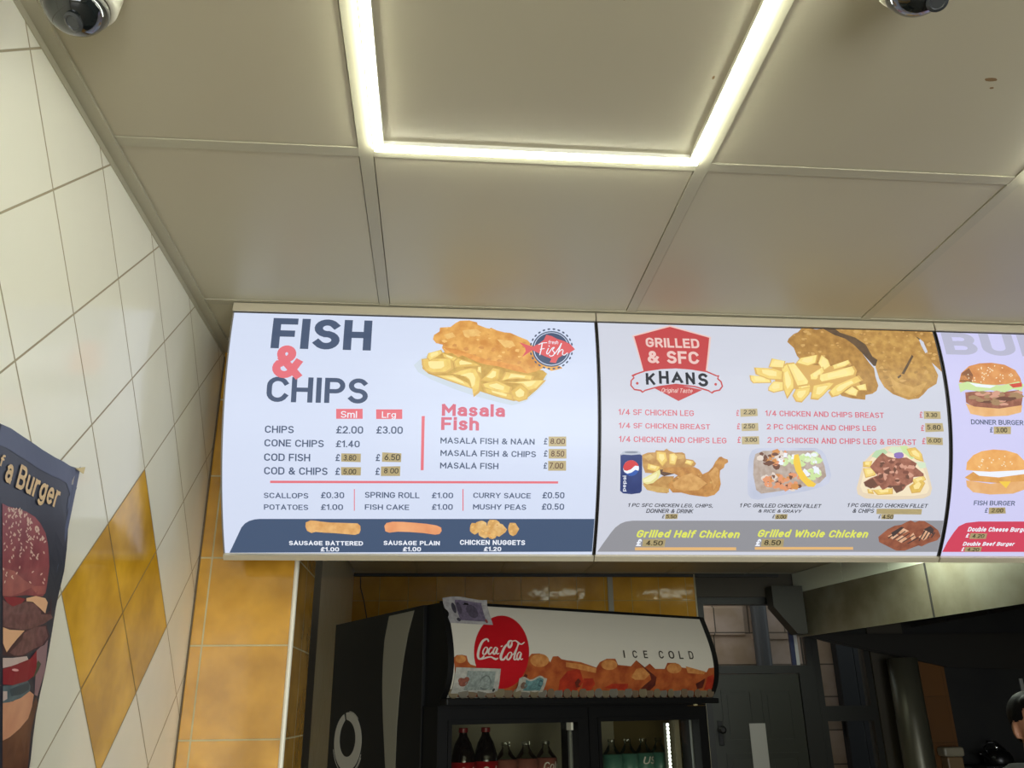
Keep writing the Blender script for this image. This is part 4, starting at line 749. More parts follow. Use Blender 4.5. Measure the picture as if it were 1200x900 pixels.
[1,'crumh',5.3667,[6845,357,6815,375,6786,387,6773,370,6785,347,6800,342,6825,345]],
[1,'crumh',5.3667,[6265,255,6244,273,6221,278,6198,267,6208,246,6229,229,6253,239]],
[1,'crumd',5.3667,[7359,1001,7352,1019,7319,1027,7286,1011,7300,996,7321,988,7357,989]],
[1,'crumh',5.4333,[7526,735,7517,747,7494,759,7472,745,7481,729,7502,714,7524,724]],
[1,'crumh',5.4333,[7659,415,7640,432,7621,430,7605,422,7617,411,7627,403,7642,399]],
[1,'crumd',5.3,[6768,386,6736,424,6703,414,6683,403,6658,372,6715,350,6775,359]],
[1,'crumh',5.3,[7122,1285,7120,1308,7056,1311,6993,1304,7026,1277,7060,1245,7110,1246]],
[1,'crumh',5.3667,[8265,1390,8246,1414,8171,1429,8137,1410,8154,1373,8186,1353,8237,1356]],
[1,'crumh',5.3667,[8273,1358,8263,1381,8200,1393,8166,1371,8171,1343,8223,1312,8250,1341]],
[1,'crumh',5.4333,[7369,375,7361,389,7335,397,7329,384,7315,369,7346,360,7370,362]],
[1,'crumh',5.3667,[7828,701,7821,727,7779,739,7764,718,7776,687,7795,680,7823,686]],
[1,'crumd',5.4333,[7250,1326,7214,1358,7146,1361,7094,1344,7124,1307,7151,1301,7214,1305]],
[1,'crumd',5.3667,[7469,1920,7444,1939,7420,1943,7386,1935,7406,1909,7423,1897,7448,1902]],
[1,'crumh',5.4333,[7611,1603,7603,1633,7543,1647,7484,1625,7500,1587,7553,1576,7592,1573]],
[1,'crumd',5.3,[7499,1811,7446,1850,7405,1841,7356,1826,7349,1799,7414,1766,7450,1782]],
[1,'crumd',5.3667,[8237,1254,8234,1292,8175,1289,8158,1274,8138,1246,8195,1209,8233,1222]],
[1,'crumh',5.4333,[6761,354,6744,365,6720,367,6707,365,6711,350,6725,334,6746,340]],
[1,'crumd',5.3,[8443,1484,8439,1497,8418,1495,8405,1491,8405,1475,8422,1463,8445,1467]],
[1,'crumh',5.3,[7940,382,7923,403,7898,408,7883,390,7891,373,7908,363,7932,364]],
[1,'crumh',5.3667,[7201,1094,7193,1114,7164,1123,7139,1107,7155,1085,7176,1076,7211,1072]],
[1,'crumd',5.4333,[8096,1878,8075,1894,8049,1897,8021,1892,8033,1873,8050,1858,8081,1864]],
[1,'crumd',5.3,[7795,1835,7775,1843,7750,1854,7733,1842,7731,1830,7751,1823,7771,1823]],
[1,'crumh',5.3667,[7201,1372,7154,1400,7112,1402,7093,1384,7090,1362,7126,1339,7186,1339]],
[1,'crumh',5.4333,[7662,877,7643,900,7602,905,7581,890,7595,866,7612,848,7654,849]],
[1,'crumh',5.4333,[7867,269,7853,280,7835,290,7809,278,7823,265,7844,245,7866,252]],
[1,'crumd',5.3,[7384,1894,7367,1907,7350,1910,7322,1904,7337,1889,7352,1880,7381,1882]],
[1,'crumb',4,[7846,155,8710,148,8715,750,8744,1372,8636,1353,8504,1220,8339,1041,8346,855,8313,545,8207,425]],
[1,'crumh',4.4333,[8213,267,8194,288,8172,287,8153,277,8159,259,8181,243,8209,251]],
[1,'crumh',4.3667,[8447,595,8424,615,8394,624,8369,604,8388,586,8405,580,8441,580]],
[1,'crumh',4.3,[8357,307,8342,335,8305,332,8287,323,8276,300,8316,284,8353,274]],
[1,'crumh',4.4333,[8601,887,8541,913,8504,934,8463,905,8483,871,8522,851,8568,861]],
[1,'crumh',4.4333,[8631,274,8626,307,8578,297,8564,288,8553,264,8600,235,8638,258]],
[1,'crumd',4.3667,[8616,1271,8609,1283,8582,1291,8573,1278,8578,1267,8590,1255,8606,1261]],
[1,'crumd',4.3,[8453,189,8416,211,8391,224,8375,205,8376,176,8405,162,8434,175]],
[1,'crumh',4.4333,[8365,312,8339,338,8300,351,8273,326,8278,299,8315,270,8349,279]],
[1,'crumh',4.4333,[8497,572,8473,590,8450,591,8428,585,8428,567,8462,548,8479,561]],
[1,'crumh',4.4333,[8489,630,8466,662,8416,666,8386,652,8368,619,8430,604,8496,600]],
[1,'crumd',4.4333,[8641,1209,8608,1232,8578,1237,8541,1224,8555,1199,8591,1181,8620,1192]],
[1,'crumh',4.3,[8265,212,8244,244,8185,246,8170,227,8166,194,8208,186,8273,190]],
[1,'crumd',4.4333,[8649,769,8621,790,8587,798,8570,780,8568,761,8601,750,8625,757]],
[1,'crumh',4.3,[8014,193,8015,217,7975,228,7963,206,7972,187,7986,180,8027,168]],
[1,'crumh',4.4333,[8531,994,8513,1040,8434,1038,8404,1016,8426,981,8455,968,8522,956]],
[1,'crumh',4.3,[8470,854,8434,886,8394,887,8359,871,8362,849,8408,838,8447,831]],
[1,'crumh',4.3667,[8646,527,8609,563,8560,558,8542,548,8551,515,8579,505,8619,502]],
[1,'paper1',6,[8204,475,8304,545,8354,817,8286,866,8223,644]],
[1,'crumbdark',7,[7561,1423,7919,913,7954,959,7624,1444]],
[1,'crumbdark',7,[7437,1515,7535,1446,7551,1490,7461,1558]],
[1,'crumbl',6,[7245,1475,7396,1648,7819,1769,8191,1630,7973,1939,7699,2030,7319,1910]],
[1,'chipshade2',7,[4219,1371,4840,1222,6304,1320,6465,1755,5192,1955,4349,1802]],
[1,'chipedge',8,[3688,1559,4197,1590,4226,1741,3756,1760,3698,1688]],
[1,'frya',8.4,[3715,1563,4164,1591,4189,1723,3775,1740,3724,1677]],
[1,'chiphi',8.7,[3802,1591,4057,1607,4071,1683,3836,1692,3807,1656]],
[1,'chipedge',9,[3814,1359,4305,1369,4554,1451,4510,1670,4148,1656,3839,1533]],
[1,'fryb',9.4,[3860,1368,4293,1376,4512,1449,4473,1641,4154,1630,3883,1521]],
[1,'chiphi',9.7,[4006,1411,4252,1416,4376,1457,4354,1567,4173,1560,4019,1498]],
[1,'chipedge',10,[4292,1110,4630,1173,4564,1362,4179,1350]],
[1,'fryc',10.4,[4308,1118,4605,1173,4547,1340,4208,1329]],
[1,'chiphi',10.7,[4357,1157,4525,1189,4492,1284,4299,1277]],
[1,'chipedge',11,[4132,1850,4273,1696,4528,1712,4509,1927,4249,1987,4117,1935]],
[1,'frya',11.4,[4153,1841,4277,1707,4501,1720,4485,1909,4256,1963,4139,1917]],
[1,'chiphi',11.7,[4218,1829,4288,1753,4416,1761,4407,1868,4276,1898,4210,1872]],
[1,'chipedge',8,[4504,1319,4669,1204,4790,1663,4770,1878,4579,2137,4504,1884]],
[1,'fryb',8.4,[4520,1355,4665,1254,4772,1657,4754,1847,4585,2074,4520,1852]],
[1,'chiphi',8.7,[4570,1481,4651,1425,4713,1652,4703,1760,4606,1891,4570,1763]],
[1,'chipedge',9,[4645,1227,4842,1199,5173,1698,5143,1785,4859,1834]],
[1,'fryc',9.4,[4680,1257,4854,1233,5145,1672,5118,1748,4868,1792]],
[1,'chiphi',9.7,[4789,1368,4888,1354,5054,1603,5039,1647,4896,1672]],
[1,'chipedge',10,[5010,1082,5482,978,5405,1208,5175,1303,4883,1221]],
[1,'frya',10.4,[5033,1082,5448,991,5380,1193,5178,1277,4921,1204]],
[1,'chiphi',10.7,[5103,1098,5338,1046,5301,1161,5186,1209,5039,1167]],
[1,'chipedge',11,[4713,2049,4813,1878,5204,1826,5145,1998,4937,2213,4788,2195]],
[1,'fryb',11.4,[4740,2038,4828,1887,5172,1842,5120,1993,4936,2183,4806,2167]],
[1,'chiphi',11.7,[4824,2017,4874,1931,5069,1906,5040,1991,4936,2099,4862,2090]],
[1,'chipedge',8,[5448,1206,5569,976,5724,1109,5763,1288,5550,1427]],
[1,'fryc',8.4,[5469,1197,5575,994,5711,1111,5746,1269,5558,1391]],
[1,'chiphi',8.7,[5532,1182,5593,1067,5670,1133,5690,1223,5582,1293]],
[1,'chipedge',9,[5192,1523,5567,1293,5593,1426,5351,1650,5199,1654]],
[1,'frya',9.4,[5216,1513,5545,1310,5569,1427,5355,1625,5222,1628]],
[1,'chiphi',9.7,[5288,1495,5475,1380,5489,1446,5367,1559,5292,1560]],
[1,'chipedge',10,[5157,2125,5251,1782,5692,1686,5820,1705,5486,2033,5348,2142]],
[1,'fryb',10.4,[5193,2091,5276,1789,5665,1705,5777,1721,5483,2011,5362,2106]],
[1,'chiphi',10.7,[5308,1998,5356,1826,5576,1779,5640,1788,5473,1952,5404,2007]],
[1,'chipedge',11,[5409,1518,6358,1251,6417,1384,6367,1496,5430,1714,5381,1650]],
[1,'fryc',11.4,[5467,1508,6303,1273,6355,1389,6311,1488,5486,1680,5443,1624]],
[1,'chiphi',11.7,[5652,1489,6126,1356,6156,1421,6131,1477,5662,1587,5638,1555]],
[1,'chipedge',8,[5788,1265,6250,1095,6293,1185,6135,1279,5817,1376]],
[1,'frya',8.4,[5822,1253,6228,1104,6266,1183,6127,1265,5846,1351]],
[1,'chiphi',8.7,[5925,1230,6156,1146,6178,1190,6099,1237,5939,1286]],
[1,'chipedge',9,[5623,1946,5813,1770,6454,1494,6546,1623,6247,1760,5874,2025,5698,2071]],
[1,'fryb',9.4,[5673,1921,5840,1767,6404,1524,6486,1637,6223,1758,5894,1992,5738,2032]],
[1,'chiphi',9.7,[5830,1859,5926,1770,6245,1633,6292,1697,6143,1766,5956,1899,5867,1922]],
[1,'chipedge',10,[6012,1937,6245,1782,6398,1886,6327,2037,6136,1999]],
[1,'fryc',10.4,[6038,1928,6243,1791,6378,1883,6315,2016,6147,1982]],
[1,'chiphi',10.7,[6120,1911,6236,1834,6313,1886,6277,1962,6182,1942]],
[1,'chipedge',11,[6332,1780,6601,1709,6612,1882,6407,1886]],
[1,'frya',11.4,[6351,1775,6588,1713,6598,1865,6418,1869]],
[1,'chiphi',11.7,[6412,1776,6547,1740,6552,1826,6450,1829]],
[1,'chipedge',8,[4859,1834,5169,1741,5204,1826,4895,1918]],
[1,'fryb',8.4,[4881,1825,5153,1743,5184,1818,4912,1899]],
[1,'chiphi',8.7,[4947,1810,5102,1764,5119,1807,4965,1853]],
[2,'bun',5,[326,1618,428,1371,666,1184,962,1100,1290,1076,1619,1121,1875,1260,1967,1469,1971,1603,1134,1674]],
[2,'seed',6,[1178,1343,1176,1327,1192,1305,1210,1301,1212,1318,1196,1339]],
[2,'seed',6,[1039,1400,1021,1402,1008,1385,1012,1367,1029,1366,1043,1383]],
[2,'seed',6,[624,1410,609,1422,586,1420,578,1406,593,1394,617,1396]],
[2,'seed',6,[749,1517,737,1506,738,1483,753,1469,765,1479,763,1503]],
[2,'seed',6,[1711,1371,1723,1355,1747,1349,1760,1358,1748,1374,1724,1380]],
[2,'seed',6,[725,1564,736,1548,760,1541,774,1551,763,1566,738,1573]],
[2,'seed',6,[1307,1489,1314,1472,1337,1459,1353,1464,1346,1482,1323,1494]],
[2,'seed',6,[1779,1416,1761,1417,1747,1401,1751,1383,1769,1382,1783,1398]],
[2,'seed',6,[703,1579,685,1584,667,1572,667,1555,684,1550,703,1562]],
[2,'seed',6,[1194,1219,1176,1227,1156,1218,1154,1201,1171,1193,1192,1202]],
[2,'seed',6,[1749,1424,1734,1437,1710,1437,1701,1424,1716,1411,1740,1411]],
[2,'seed',6,[969,1235,967,1218,984,1197,1002,1192,1004,1209,987,1231]],
[2,'seed',6,[1251,1308,1253,1291,1273,1272,1290,1271,1289,1288,1269,1307]],
[2,'seed',6,[1438,1416,1432,1401,1444,1378,1462,1370,1467,1385,1456,1408]],
[2,'seed',6,[1508,1504,1492,1498,1487,1477,1497,1460,1513,1466,1518,1488]],
[2,'seed',6,[1231,1290,1226,1274,1239,1251,1257,1244,1262,1259,1248,1282]],
[2,'seed',6,[950,1483,941,1470,949,1446,965,1435,974,1448,967,1472]],
[2,'seed',6,[992,1262,974,1261,963,1242,969,1224,987,1225,998,1244]],
[2,'seed',6,[1006,1539,989,1548,968,1541,964,1525,981,1516,1002,1523]],
[2,'seed',6,[1793,1541,1787,1526,1799,1503,1817,1496,1822,1511,1810,1534]],
[2,'seed',6,[1203,1268,1192,1257,1196,1232,1211,1219,1222,1230,1218,1255]],
[2,'seed',6,[875,1272,887,1256,911,1249,924,1258,913,1274,889,1281]],
[2,'seed',6,[1561,1216,1543,1223,1523,1214,1521,1197,1539,1189,1559,1199]],
[2,'seed',6,[1535,1415,1519,1426,1496,1422,1489,1408,1506,1396,1529,1400]],
[2,'seed',6,[913,1616,896,1614,886,1595,892,1578,909,1579,920,1598]],
[2,'seed',6,[1334,1184,1331,1167,1346,1145,1364,1139,1367,1155,1352,1178]],
[2,'seed',6,[1418,1584,1401,1582,1391,1563,1398,1546,1415,1548,1425,1567]],
[2,'seed',6,[1057,1379,1064,1362,1087,1349,1103,1354,1096,1371,1073,1384]],
[2,'seed',6,[1020,1504,1002,1508,985,1495,986,1477,1004,1473,1021,1487]],
[2,'seed',6,[960,1361,973,1346,998,1342,1009,1352,997,1367,972,1372]],
[2,'seed',6,[1114,1304,1115,1286,1134,1267,1152,1265,1151,1283,1132,1302]],
[2,'seed',6,[594,1523,586,1509,594,1486,610,1476,619,1489,611,1513]],
[2,'seed',6,[1103,1433,1107,1415,1129,1399,1146,1401,1141,1419,1120,1435]],
[2,'seed',6,[1691,1418,1677,1411,1674,1388,1686,1373,1701,1380,1703,1403]],
[2,'bundark',5,[344,1596,443,1371,656,1237,731,1424,661,1611]],
[2,'lettuce',6,[305,1655,553,1591,989,1655,1434,1667,1904,1560,2026,1632,1935,1803,1718,1756,1479,1849,1114,1798,810,1841,483,1798,324,1873]],
[2,'white',7,[585,1620,914,1657,1283,1678,1122,1747,755,1719]],
[2,'tomato',7,[1626,1641,1975,1581,1969,1692,1723,1727]],
[2,'meat',5,[450,1871,812,1827,1329,1852,1864,1782,1955,1912,1881,2166,1273,2270,612,2226,439,2123]],
[2,'meatl',6,[1122,1893,995,1927,894,1955,743,1944,694,1902,736,1867,909,1846,1079,1843]],
[2,'donner',7,[1484,1898,1475,1934,1341,1958,1272,1931,1245,1903,1278,1860,1359,1842,1441,1870]],
[2,'brownd',8,[1770,2003,1700,2033,1597,2068,1523,2037,1417,2010,1473,1970,1611,1971,1746,1965]],
[2,'donner',6,[1128,2073,1097,2108,1017,2116,928,2117,885,2078,923,2046,1028,2031,1092,2044]],
[2,'meatl',7,[1329,1961,1260,1996,1183,2005,1123,2002,1055,1967,1117,1928,1198,1900,1254,1918]],
[2,'donner',8,[930,2056,878,2097,802,2104,746,2096,688,2061,727,2018,816,1999,870,2027]],
[2,'brownd',6,[1599,2033,1536,2073,1445,2112,1390,2082,1327,2039,1368,1995,1465,1965,1531,1981]],
[2,'donner',7,[1392,2132,1348,2165,1242,2186,1127,2167,1102,2138,1104,2096,1256,2073,1412,2104]],
[2,'meatl',8,[1346,1873,1346,1911,1256,1945,1157,1928,1130,1877,1201,1827,1277,1808,1370,1831]],
[2,'donner',6,[1397,2070,1400,2096,1251,2116,1148,2107,1028,2077,1150,2052,1263,2023,1375,2041]],
[2,'brownd',7,[1103,2097,1050,2132,935,2134,831,2124,777,2104,847,2073,943,2072,1051,2068]],
[2,'donner',8,[1886,1877,1806,1917,1715,1919,1617,1906,1603,1883,1608,1858,1726,1846,1791,1842]],
[2,'meatl',6,[1953,1847,1949,1872,1837,1904,1764,1880,1673,1853,1778,1813,1854,1797,1961,1822]],
[2,'donner',7,[1007,1865,959,1885,907,1907,844,1892,831,1869,868,1844,918,1826,982,1837]],
[2,'brownd',8,[1688,2005,1576,2051,1433,2064,1304,2047,1189,2015,1318,1972,1448,1958,1542,1974]],
[2,'donner',6,[1113,1970,1066,2008,1004,2016,925,2012,930,1974,949,1929,1020,1900,1096,1930]],
[2,'meatl',7,[1483,2067,1461,2088,1389,2095,1328,2098,1297,2071,1311,2040,1398,2027,1496,2046]],
[2,'donner',8,[819,1996,734,2024,629,2044,511,2035,518,2002,529,1964,643,1938,754,1964]],
[2,'brownd',6,[1308,2079,1233,2117,1143,2127,1072,2116,990,2085,1072,2052,1153,2049,1218,2057]],
[2,'donner',7,[1366,2023,1355,2060,1247,2081,1131,2063,1135,2027,1136,1987,1262,1971,1393,1979]],
[2,'meatl',8,[1542,2148,1513,2175,1423,2181,1337,2187,1286,2153,1352,2130,1432,2109,1495,2124]],
[2,'donner',6,[1982,1937,1906,1986,1766,2009,1598,1993,1552,1946,1666,1908,1786,1876,1903,1893]],
[2,'bunbase',7,[422,2144,649,2225,1274,2263,1896,2165,1845,2345,1478,2437,883,2469,520,2405]],
[2,'bunb',5,[374,3780,390,3592,549,3416,769,3316,1064,3270,1396,3286,1691,3365,1877,3537,1942,3746,1148,3841]],
[2,'seed',6,[784,3532,791,3518,812,3512,826,3521,819,3535,798,3541]],
[2,'seed',6,[1497,3580,1500,3564,1519,3553,1535,3558,1532,3574,1513,3585]],
[2,'seed',6,[712,3727,707,3712,717,3694,734,3691,739,3706,729,3724]],
[2,'seed',6,[1366,3455,1352,3446,1349,3426,1360,3414,1375,3422,1378,3443]],
[2,'seed',6,[1037,3604,1020,3603,1008,3585,1012,3570,1029,3572,1041,3589]],
[2,'seed',6,[803,3581,787,3583,770,3570,769,3554,786,3552,803,3565]],
[2,'seed',6,[1376,3581,1361,3588,1341,3581,1335,3566,1350,3558,1371,3566]],
[2,'seed',6,[1381,3692,1370,3680,1374,3659,1388,3651,1399,3664,1395,3684]],
[2,'seed',6,[1245,3505,1231,3513,1210,3506,1204,3491,1218,3483,1239,3490]],
[2,'seed',6,[748,3572,745,3557,760,3541,777,3541,779,3557,765,3573]],
[2,'seed',6,[771,3535,763,3521,771,3502,787,3496,795,3510,787,3530]],
[2,'seed',6,[993,3482,981,3494,959,3493,949,3480,961,3469,983,3470]],
[2,'seed',6,[1062,3547,1052,3533,1058,3513,1073,3506,1083,3519,1077,3540]],
[2,'seed',6,[1035,3608,1018,3606,1006,3588,1011,3573,1027,3575,1039,3593]],
[2,'seed',6,[678,3696,683,3681,703,3673,719,3680,714,3695,694,3703]],
[2,'seed',6,[750,3672,747,3657,761,3641,778,3641,781,3657,766,3673]],
[2,'seed',6,[924,3750,911,3739,911,3718,924,3708,937,3719,937,3740]],
[2,'seed',6,[1552,3636,1541,3624,1543,3603,1557,3594,1569,3606,1566,3627]],
[2,'seed',6,[1312,3671,1295,3673,1279,3658,1280,3642,1296,3641,1312,3655]],
[2,'seed',6,[1340,3648,1326,3638,1326,3617,1338,3606,1351,3617,1352,3638]],
[2,'white',7,[521,3800,999,3814,1883,3761,1925,3852,1227,3952,710,3916]],
[2,'fishpatty',6,[346,3963,594,3799,710,3916,1227,3952,1947,3852,1942,4028,1236,4093,498,4045]],
[2,'bunbase',5,[387,4032,1017,4109,1934,4014,1930,4241,1629,4351,1040,4379,593,4327,420,4187]],
[2,'peppery',7,[1233,4050,1544,4047,1431,4218]],
[2,'redband',1,[52,5904,125,5626,238,5371,341,5204,511,5113,837,5073,8927,5008,8791,5860]]],
'text': [
[0,'navy','FISH',[.0958,.3267,.0368,.1159],.02,0,3],
[0,'red','&',[.1039,.1737,.1081,.1916],.02,0,4],
[0,'navy','CHIPS',[.0952,.3248,.1852,.2442],.012,0,3],
[0,'white','Sml',[.2648,.3016,.2618,.2775],0,0,3],
[0,'white','Lrg',[.3585,.3905,.2616,.2794],0,0,3],
[0,'navy','CHIPS',[.0958,.1603,.2987,.315],.006,0,3],
[0,'navy','£2.00',[.2548,.3167,.2967,.3136],.006,0,3],
[0,'navy','£3.00',[.3458,.4071,.2956,.3125],.006,0,3],
[0,'navy','CONE CHIPS',[.0957,.2287,.3296,.3459],.006,0,3],
[0,'navy','£1.40',[.2549,.3098,.3285,.3449],.006,0,3],
[0,'navy','COD FISH',[.0957,.1987,.3617,.3785],.006,0,3],
[0,'navy','£',[.2549,.266,.3609,.3769],.006,0,3],
[0,'navy','£',[.3462,.3571,.3595,.3757],.006,0,3],
[0,'navy','COD & CHIPS',[.0961,.2384,.3927,.41],.006,0,3],
[0,'navy','£',[.255,.2666,.3922,.4088],.006,0,3],
[0,'navy','£',[.346,.3569,.391,.4077],.006,0,3],
[0,'navy','SCALLOPS',[.0953,.1953,.4503,.4648],.006,0,3],
[0,'navy','£0.30',[.2227,.2764,.4492,.4633],.006,0,3],
[0,'navy','POTATOES',[.0954,.1948,.4778,.4925],.006,0,3],
[0,'navy','£1.00',[.2226,.2738,.4768,.4915],.006,0,3],
[0,'navy','SPRING ROLL',[.3234,.4486,.4477,.4619],.006,0,3],
[0,'navy','FISH CAKE',[.3236,.4254,.4755,.4904],.006,0,3],
[0,'navy','£1.00',[.4761,.5263,.4465,.4607],.006,0,3],
[0,'navy','£1.00',[.4767,.5262,.4739,.4888],.006,0,3],
[0,'navy','CURRY SAUCE',[.5732,.7079,.445,.4597],.006,0,3],
[0,'navy','£0.50',[.7345,.7874,.4437,.4585],.006,0,3],
[0,'navy','MUSHY PEAS',[.5731,.6981,.4726,.4876],.006,0,3],
[0,'navy','£0.50',[.734,.7878,.4714,.4864],.006,0,3],
[0,'navy','MASALA FISH & NAAN',[.494,.7138,.3171,.3333],.006,0,3],
[0,'navy','MASALA FISH & CHIPS',[.4946,.7172,.346,.3622],.006,0,3],
[0,'navy','MASALA FISH',[.4944,.6298,.3748,.3911],.006,0,3],
[0,'navy','£',[.7347,.744,.3165,.3316],.006,0,3],
[0,'navy','£',[.7352,.7445,.3452,.3599],.006,0,3],
[0,'navy','£',[.7351,.7443,.3739,.3884],.006,0,3],
[0,'white','SAUSAGE BATTERED',[.1493,.3192,.567,.5807],.025,0,3],
[0,'white','£1.00',[.2202,.2638,.5838,.5965],.025,0,3],
[0,'white','SAUSAGE PLAIN',[.3666,.4983,.5653,.5792],.025,0,3],
[0,'white','£1.00',[.4107,.4542,.5823,.5951],.025,0,3],
[0,'white','CHICKEN NUGGETS',[.5452,.6997,.5636,.5776],.025,0,3],
[0,'white','£1.20',[.6014,.6436,.5808,.5936],.025,0,3],
[0,'rose','Masala',[.4952,.6444,.2399,.2692],.03,0,3],
[0,'rose','Fish',[.4951,.583,.2713,.3019],.03,0,3],
[0,'white','fresh',[.7475,.7715,.0784,.0885],0,.2,14],
[1,'pale','GRILLED',[.118,.251,.0633,.0899],.03,0,6],
[1,'pale','&',[.1195,.1485,.0989,.1319],.03,0,6],
[1,'pale','SFC',[.1666,.2472,.0978,.1305],.03,0,6],
[1,'black','K',[.111,.136,.1551,.1862],.03,0,6],
[1,'black','H',[.1445,.1684,.15,.1821],.03,0,6],
[1,'black','A',[.1739,.2045,.1488,.1797],.03,0,6],
[1,'black','N',[.2093,.2333,.1515,.1828],.03,0,6],
[1,'black','S',[.2398,.2647,.1534,.1868],.03,0,6],
[1,'pale','Original Taste',[.1492,.2252,.192,.2058],0,.3,6],
[1,'menured','1/4 SF CHICKEN LEG',[.0434,.2266,.2441,.2596],.008,0,3],
[1,'menured','£',[.3299,.3375,.2419,.2564],.008,0,3],
[1,'menured','1/4 SF CHICKEN BREAST',[.044,.2655,.2759,.2909],.008,0,3],
[1,'menured','£',[.3307,.3391,.274,.2883],.008,0,3],
[1,'menured','1/4 CHICKEN AND CHIPS LEG',[.0445,.3053,.3072,.3234],.008,0,3],
[1,'menured','£',[.3316,.3404,.3058,.3208],.008,0,3],
[1,'menured','1/4 CHICKEN AND CHIPS BREAST',[.4016,.6995,.2399,.2557],.008,0,3],
[1,'menured','£',[.79,.7988,.2374,.2525],.008,0,3],
[1,'menured','2 PC CHICKEN AND CHIPS LEG',[.4031,.6782,.2724,.2877],.008,0,3],
[1,'menured','£',[.7915,.8006,.2701,.2847],.008,0,3],
[1,'menured','2 PC CHICKEN AND CHIPS LEG & BREAST',[.4043,.779,.3037,.3198],.008,0,3],
[1,'menured','£',[.7934,.803,.3017,.3166],.008,0,3],
[1,'black','1 PC SFC CHICKEN LEG, CHIPS,',[.0723,.2783,.4678,.4788],.006,.2,3],
[1,'black','DONNER & DRINK',[.1164,.2318,.4817,.4924],.006,.2,3],
[1,'black','£',[.1554,.1621,.496,.5054],.006,.2,3],
[1,'black','& RICE & GRAVY',[.3908,.4995,.4797,.49],.006,.2,3],
[1,'black','£',[.4264,.4336,.4936,.5031],.006,.2,3],
[1,'black','1 PC GRILLED CHICKEN FILLET',[.6123,.8169,.4625,.4733],.006,.2,3],
[1,'black','& CHIPS',[.6267,.6815,.4769,.4877],.006,.2,3],
[1,'black','£',[.6932,.6997,.4913,.5009],.006,.2,3],
[1,'black','1 PC GRILLED CHICKEN FILLET',[.3445,.5472,.4656,.4762],.006,.2,3],
[1,'lime','Grilled Half Chicken',[.0981,.3517,.5346,.5557],.02,.22,3],
[1,'lime','Grilled Whole Chicken',[.3962,.6745,.5315,.5528],.02,.22,3],
[1,'white','£',[.098,.1125,.5592,.5779],.02,.1,3],
[1,'white','£',[.3929,.407,.5573,.5762],.02,.1,3],
[2,'ghost','BURGERS',[.0145,.6978,.0033,.0897],.02,0,1],
[2,'navy','DONNER BURGER',[.0525,.1888,.254,.2667],.008,0,3],
[2,'navy','£',[.0992,.1081,.2726,.2852],.008,0,3],
[2,'navy','FISH BURGER',[.0644,.1715,.4535,.4658],.008,0,3],
[2,'navy','£',[.0948,.1029,.4718,.4842],.008,0,3],
[2,'white','Double Cheese Burger',[.0586,.2193,.5211,.5363],.02,.2,3],
[2,'white','£',[.0563,.0652,.5391,.5499],.02,.1,3],
[2,'white','Double Beef Burger',[.0538,.1897,.5612,.5746],.02,.2,3],
[2,'white','£',[.0531,.0606,.5766,.5877],.02,.1,3]],
'sticker': [
[0,[[.2686,.3592],[.313,.3593],[.313,.3786],[.2689,.378]],'3.80',[.2738,.3028,.3624,.375]],
[0,[[.3615,.3555],[.4052,.3572],[.4048,.3773],[.3612,.3771]],'6.50',[.3668,.4026,.3591,.3732]],
[0,[[.2684,.3906],[.314,.3903],[.3135,.4093],[.2694,.4091]],'5.00',[.2739,.3033,.3946,.4065]],
[0,[[.3594,.3882],[.4035,.3868],[.4031,.4094],[.3594,.41]],'8 00',[.3662,.3994,.3914,.4033]],
[0,[[.7462,.3132],[.7878,.3125],[.7881,.3353],[.7466,.3359]],'8.00',[.7504,.7851,.3176,.33]],
[0,[[.7467,.3419],[.7886,.3413],[.7891,.3637],[.7472,.3642]],'8.50',[.7525,.7836,.346,.3592]],
[0,[[.7461,.3699],[.7884,.3693],[.789,.3922],[.7467,.3927]],'7.00',[.7488,.7822,.374,.3876]],
[1,[[.3404,.2397],[.3822,.2381],[.3828,.2559],[.3406,.2587]],'2.20',[.3468,.3768,.2418,.2521]],
[1,[[.3422,.2743],[.3831,.2727],[.3835,.2911],[.3427,.2926]],'2.50',[.3458,.3745,.2752,.2862]],
[1,[[.3426,.3057],[.3846,.3042],[.3854,.3233],[.3429,.324]],'3.00',[.3488,.3791,.3078,.3176]],
[1,[[.8017,.2364],[.8438,.2364],[.844,.2546],[.8011,.2553]],'3.30',[.8053,.8347,.2403,.2504]],
[1,[[.803,.2658],[.8477,.265],[.8497,.285],[.8028,.2875]],'5.80',[.8068,.8414,.2696,.2813]],
[1,[[.8041,.2991],[.846,.3005],[.8465,.3183],[.8046,.3173]],'6.00',[.8091,.8406,.3021,.3125]],
[1,[[.1637,.4942],[.194,.4935],[.1933,.506],[.1634,.5067]],'5.50',[.1658,.1907,.4958,.5044]],
[1,[[.4339,.4923],[.464,.492],[.4636,.5042],[.4335,.5049]],'6.00',[.4362,.4608,.4934,.503]],
[1,[[.7003,.4904],[.732,.4897],[.731,.5024],[.701,.5027]],'4.50',[.7028,.7302,.4911,.5016]],
[1,[[.6865,.4762],[.8018,.476],[.8014,.4899],[.6872,.4896]],None,None],
[1,[[.115,.5591],[.17,.5579],[.1688,.5794],[.1143,.5788]],'4.50',[.1217,.1635,.5621,.5749]],
[1,[[.4086,.5568],[.4633,.5564],[.4639,.5777],[.408,.5771]],'8.50',[.4146,.4556,.5594,.5723]],
[2,[[.11,.2711],[.1545,.2703],[.1534,.2886],[.109,.2893]],'3.00',[.114,.1436,.2736,.2848]],
[2,[[.1042,.471],[.1462,.4699],[.1499,.4853],[.1057,.4871]],'2.00',[.1102,.1413,.4723,.4825]],
[2,[[.0676,.5376],[.1109,.5388],[.11,.5527],[.0669,.553]],'4.20',[.0727,.1039,.5397,.5497]],
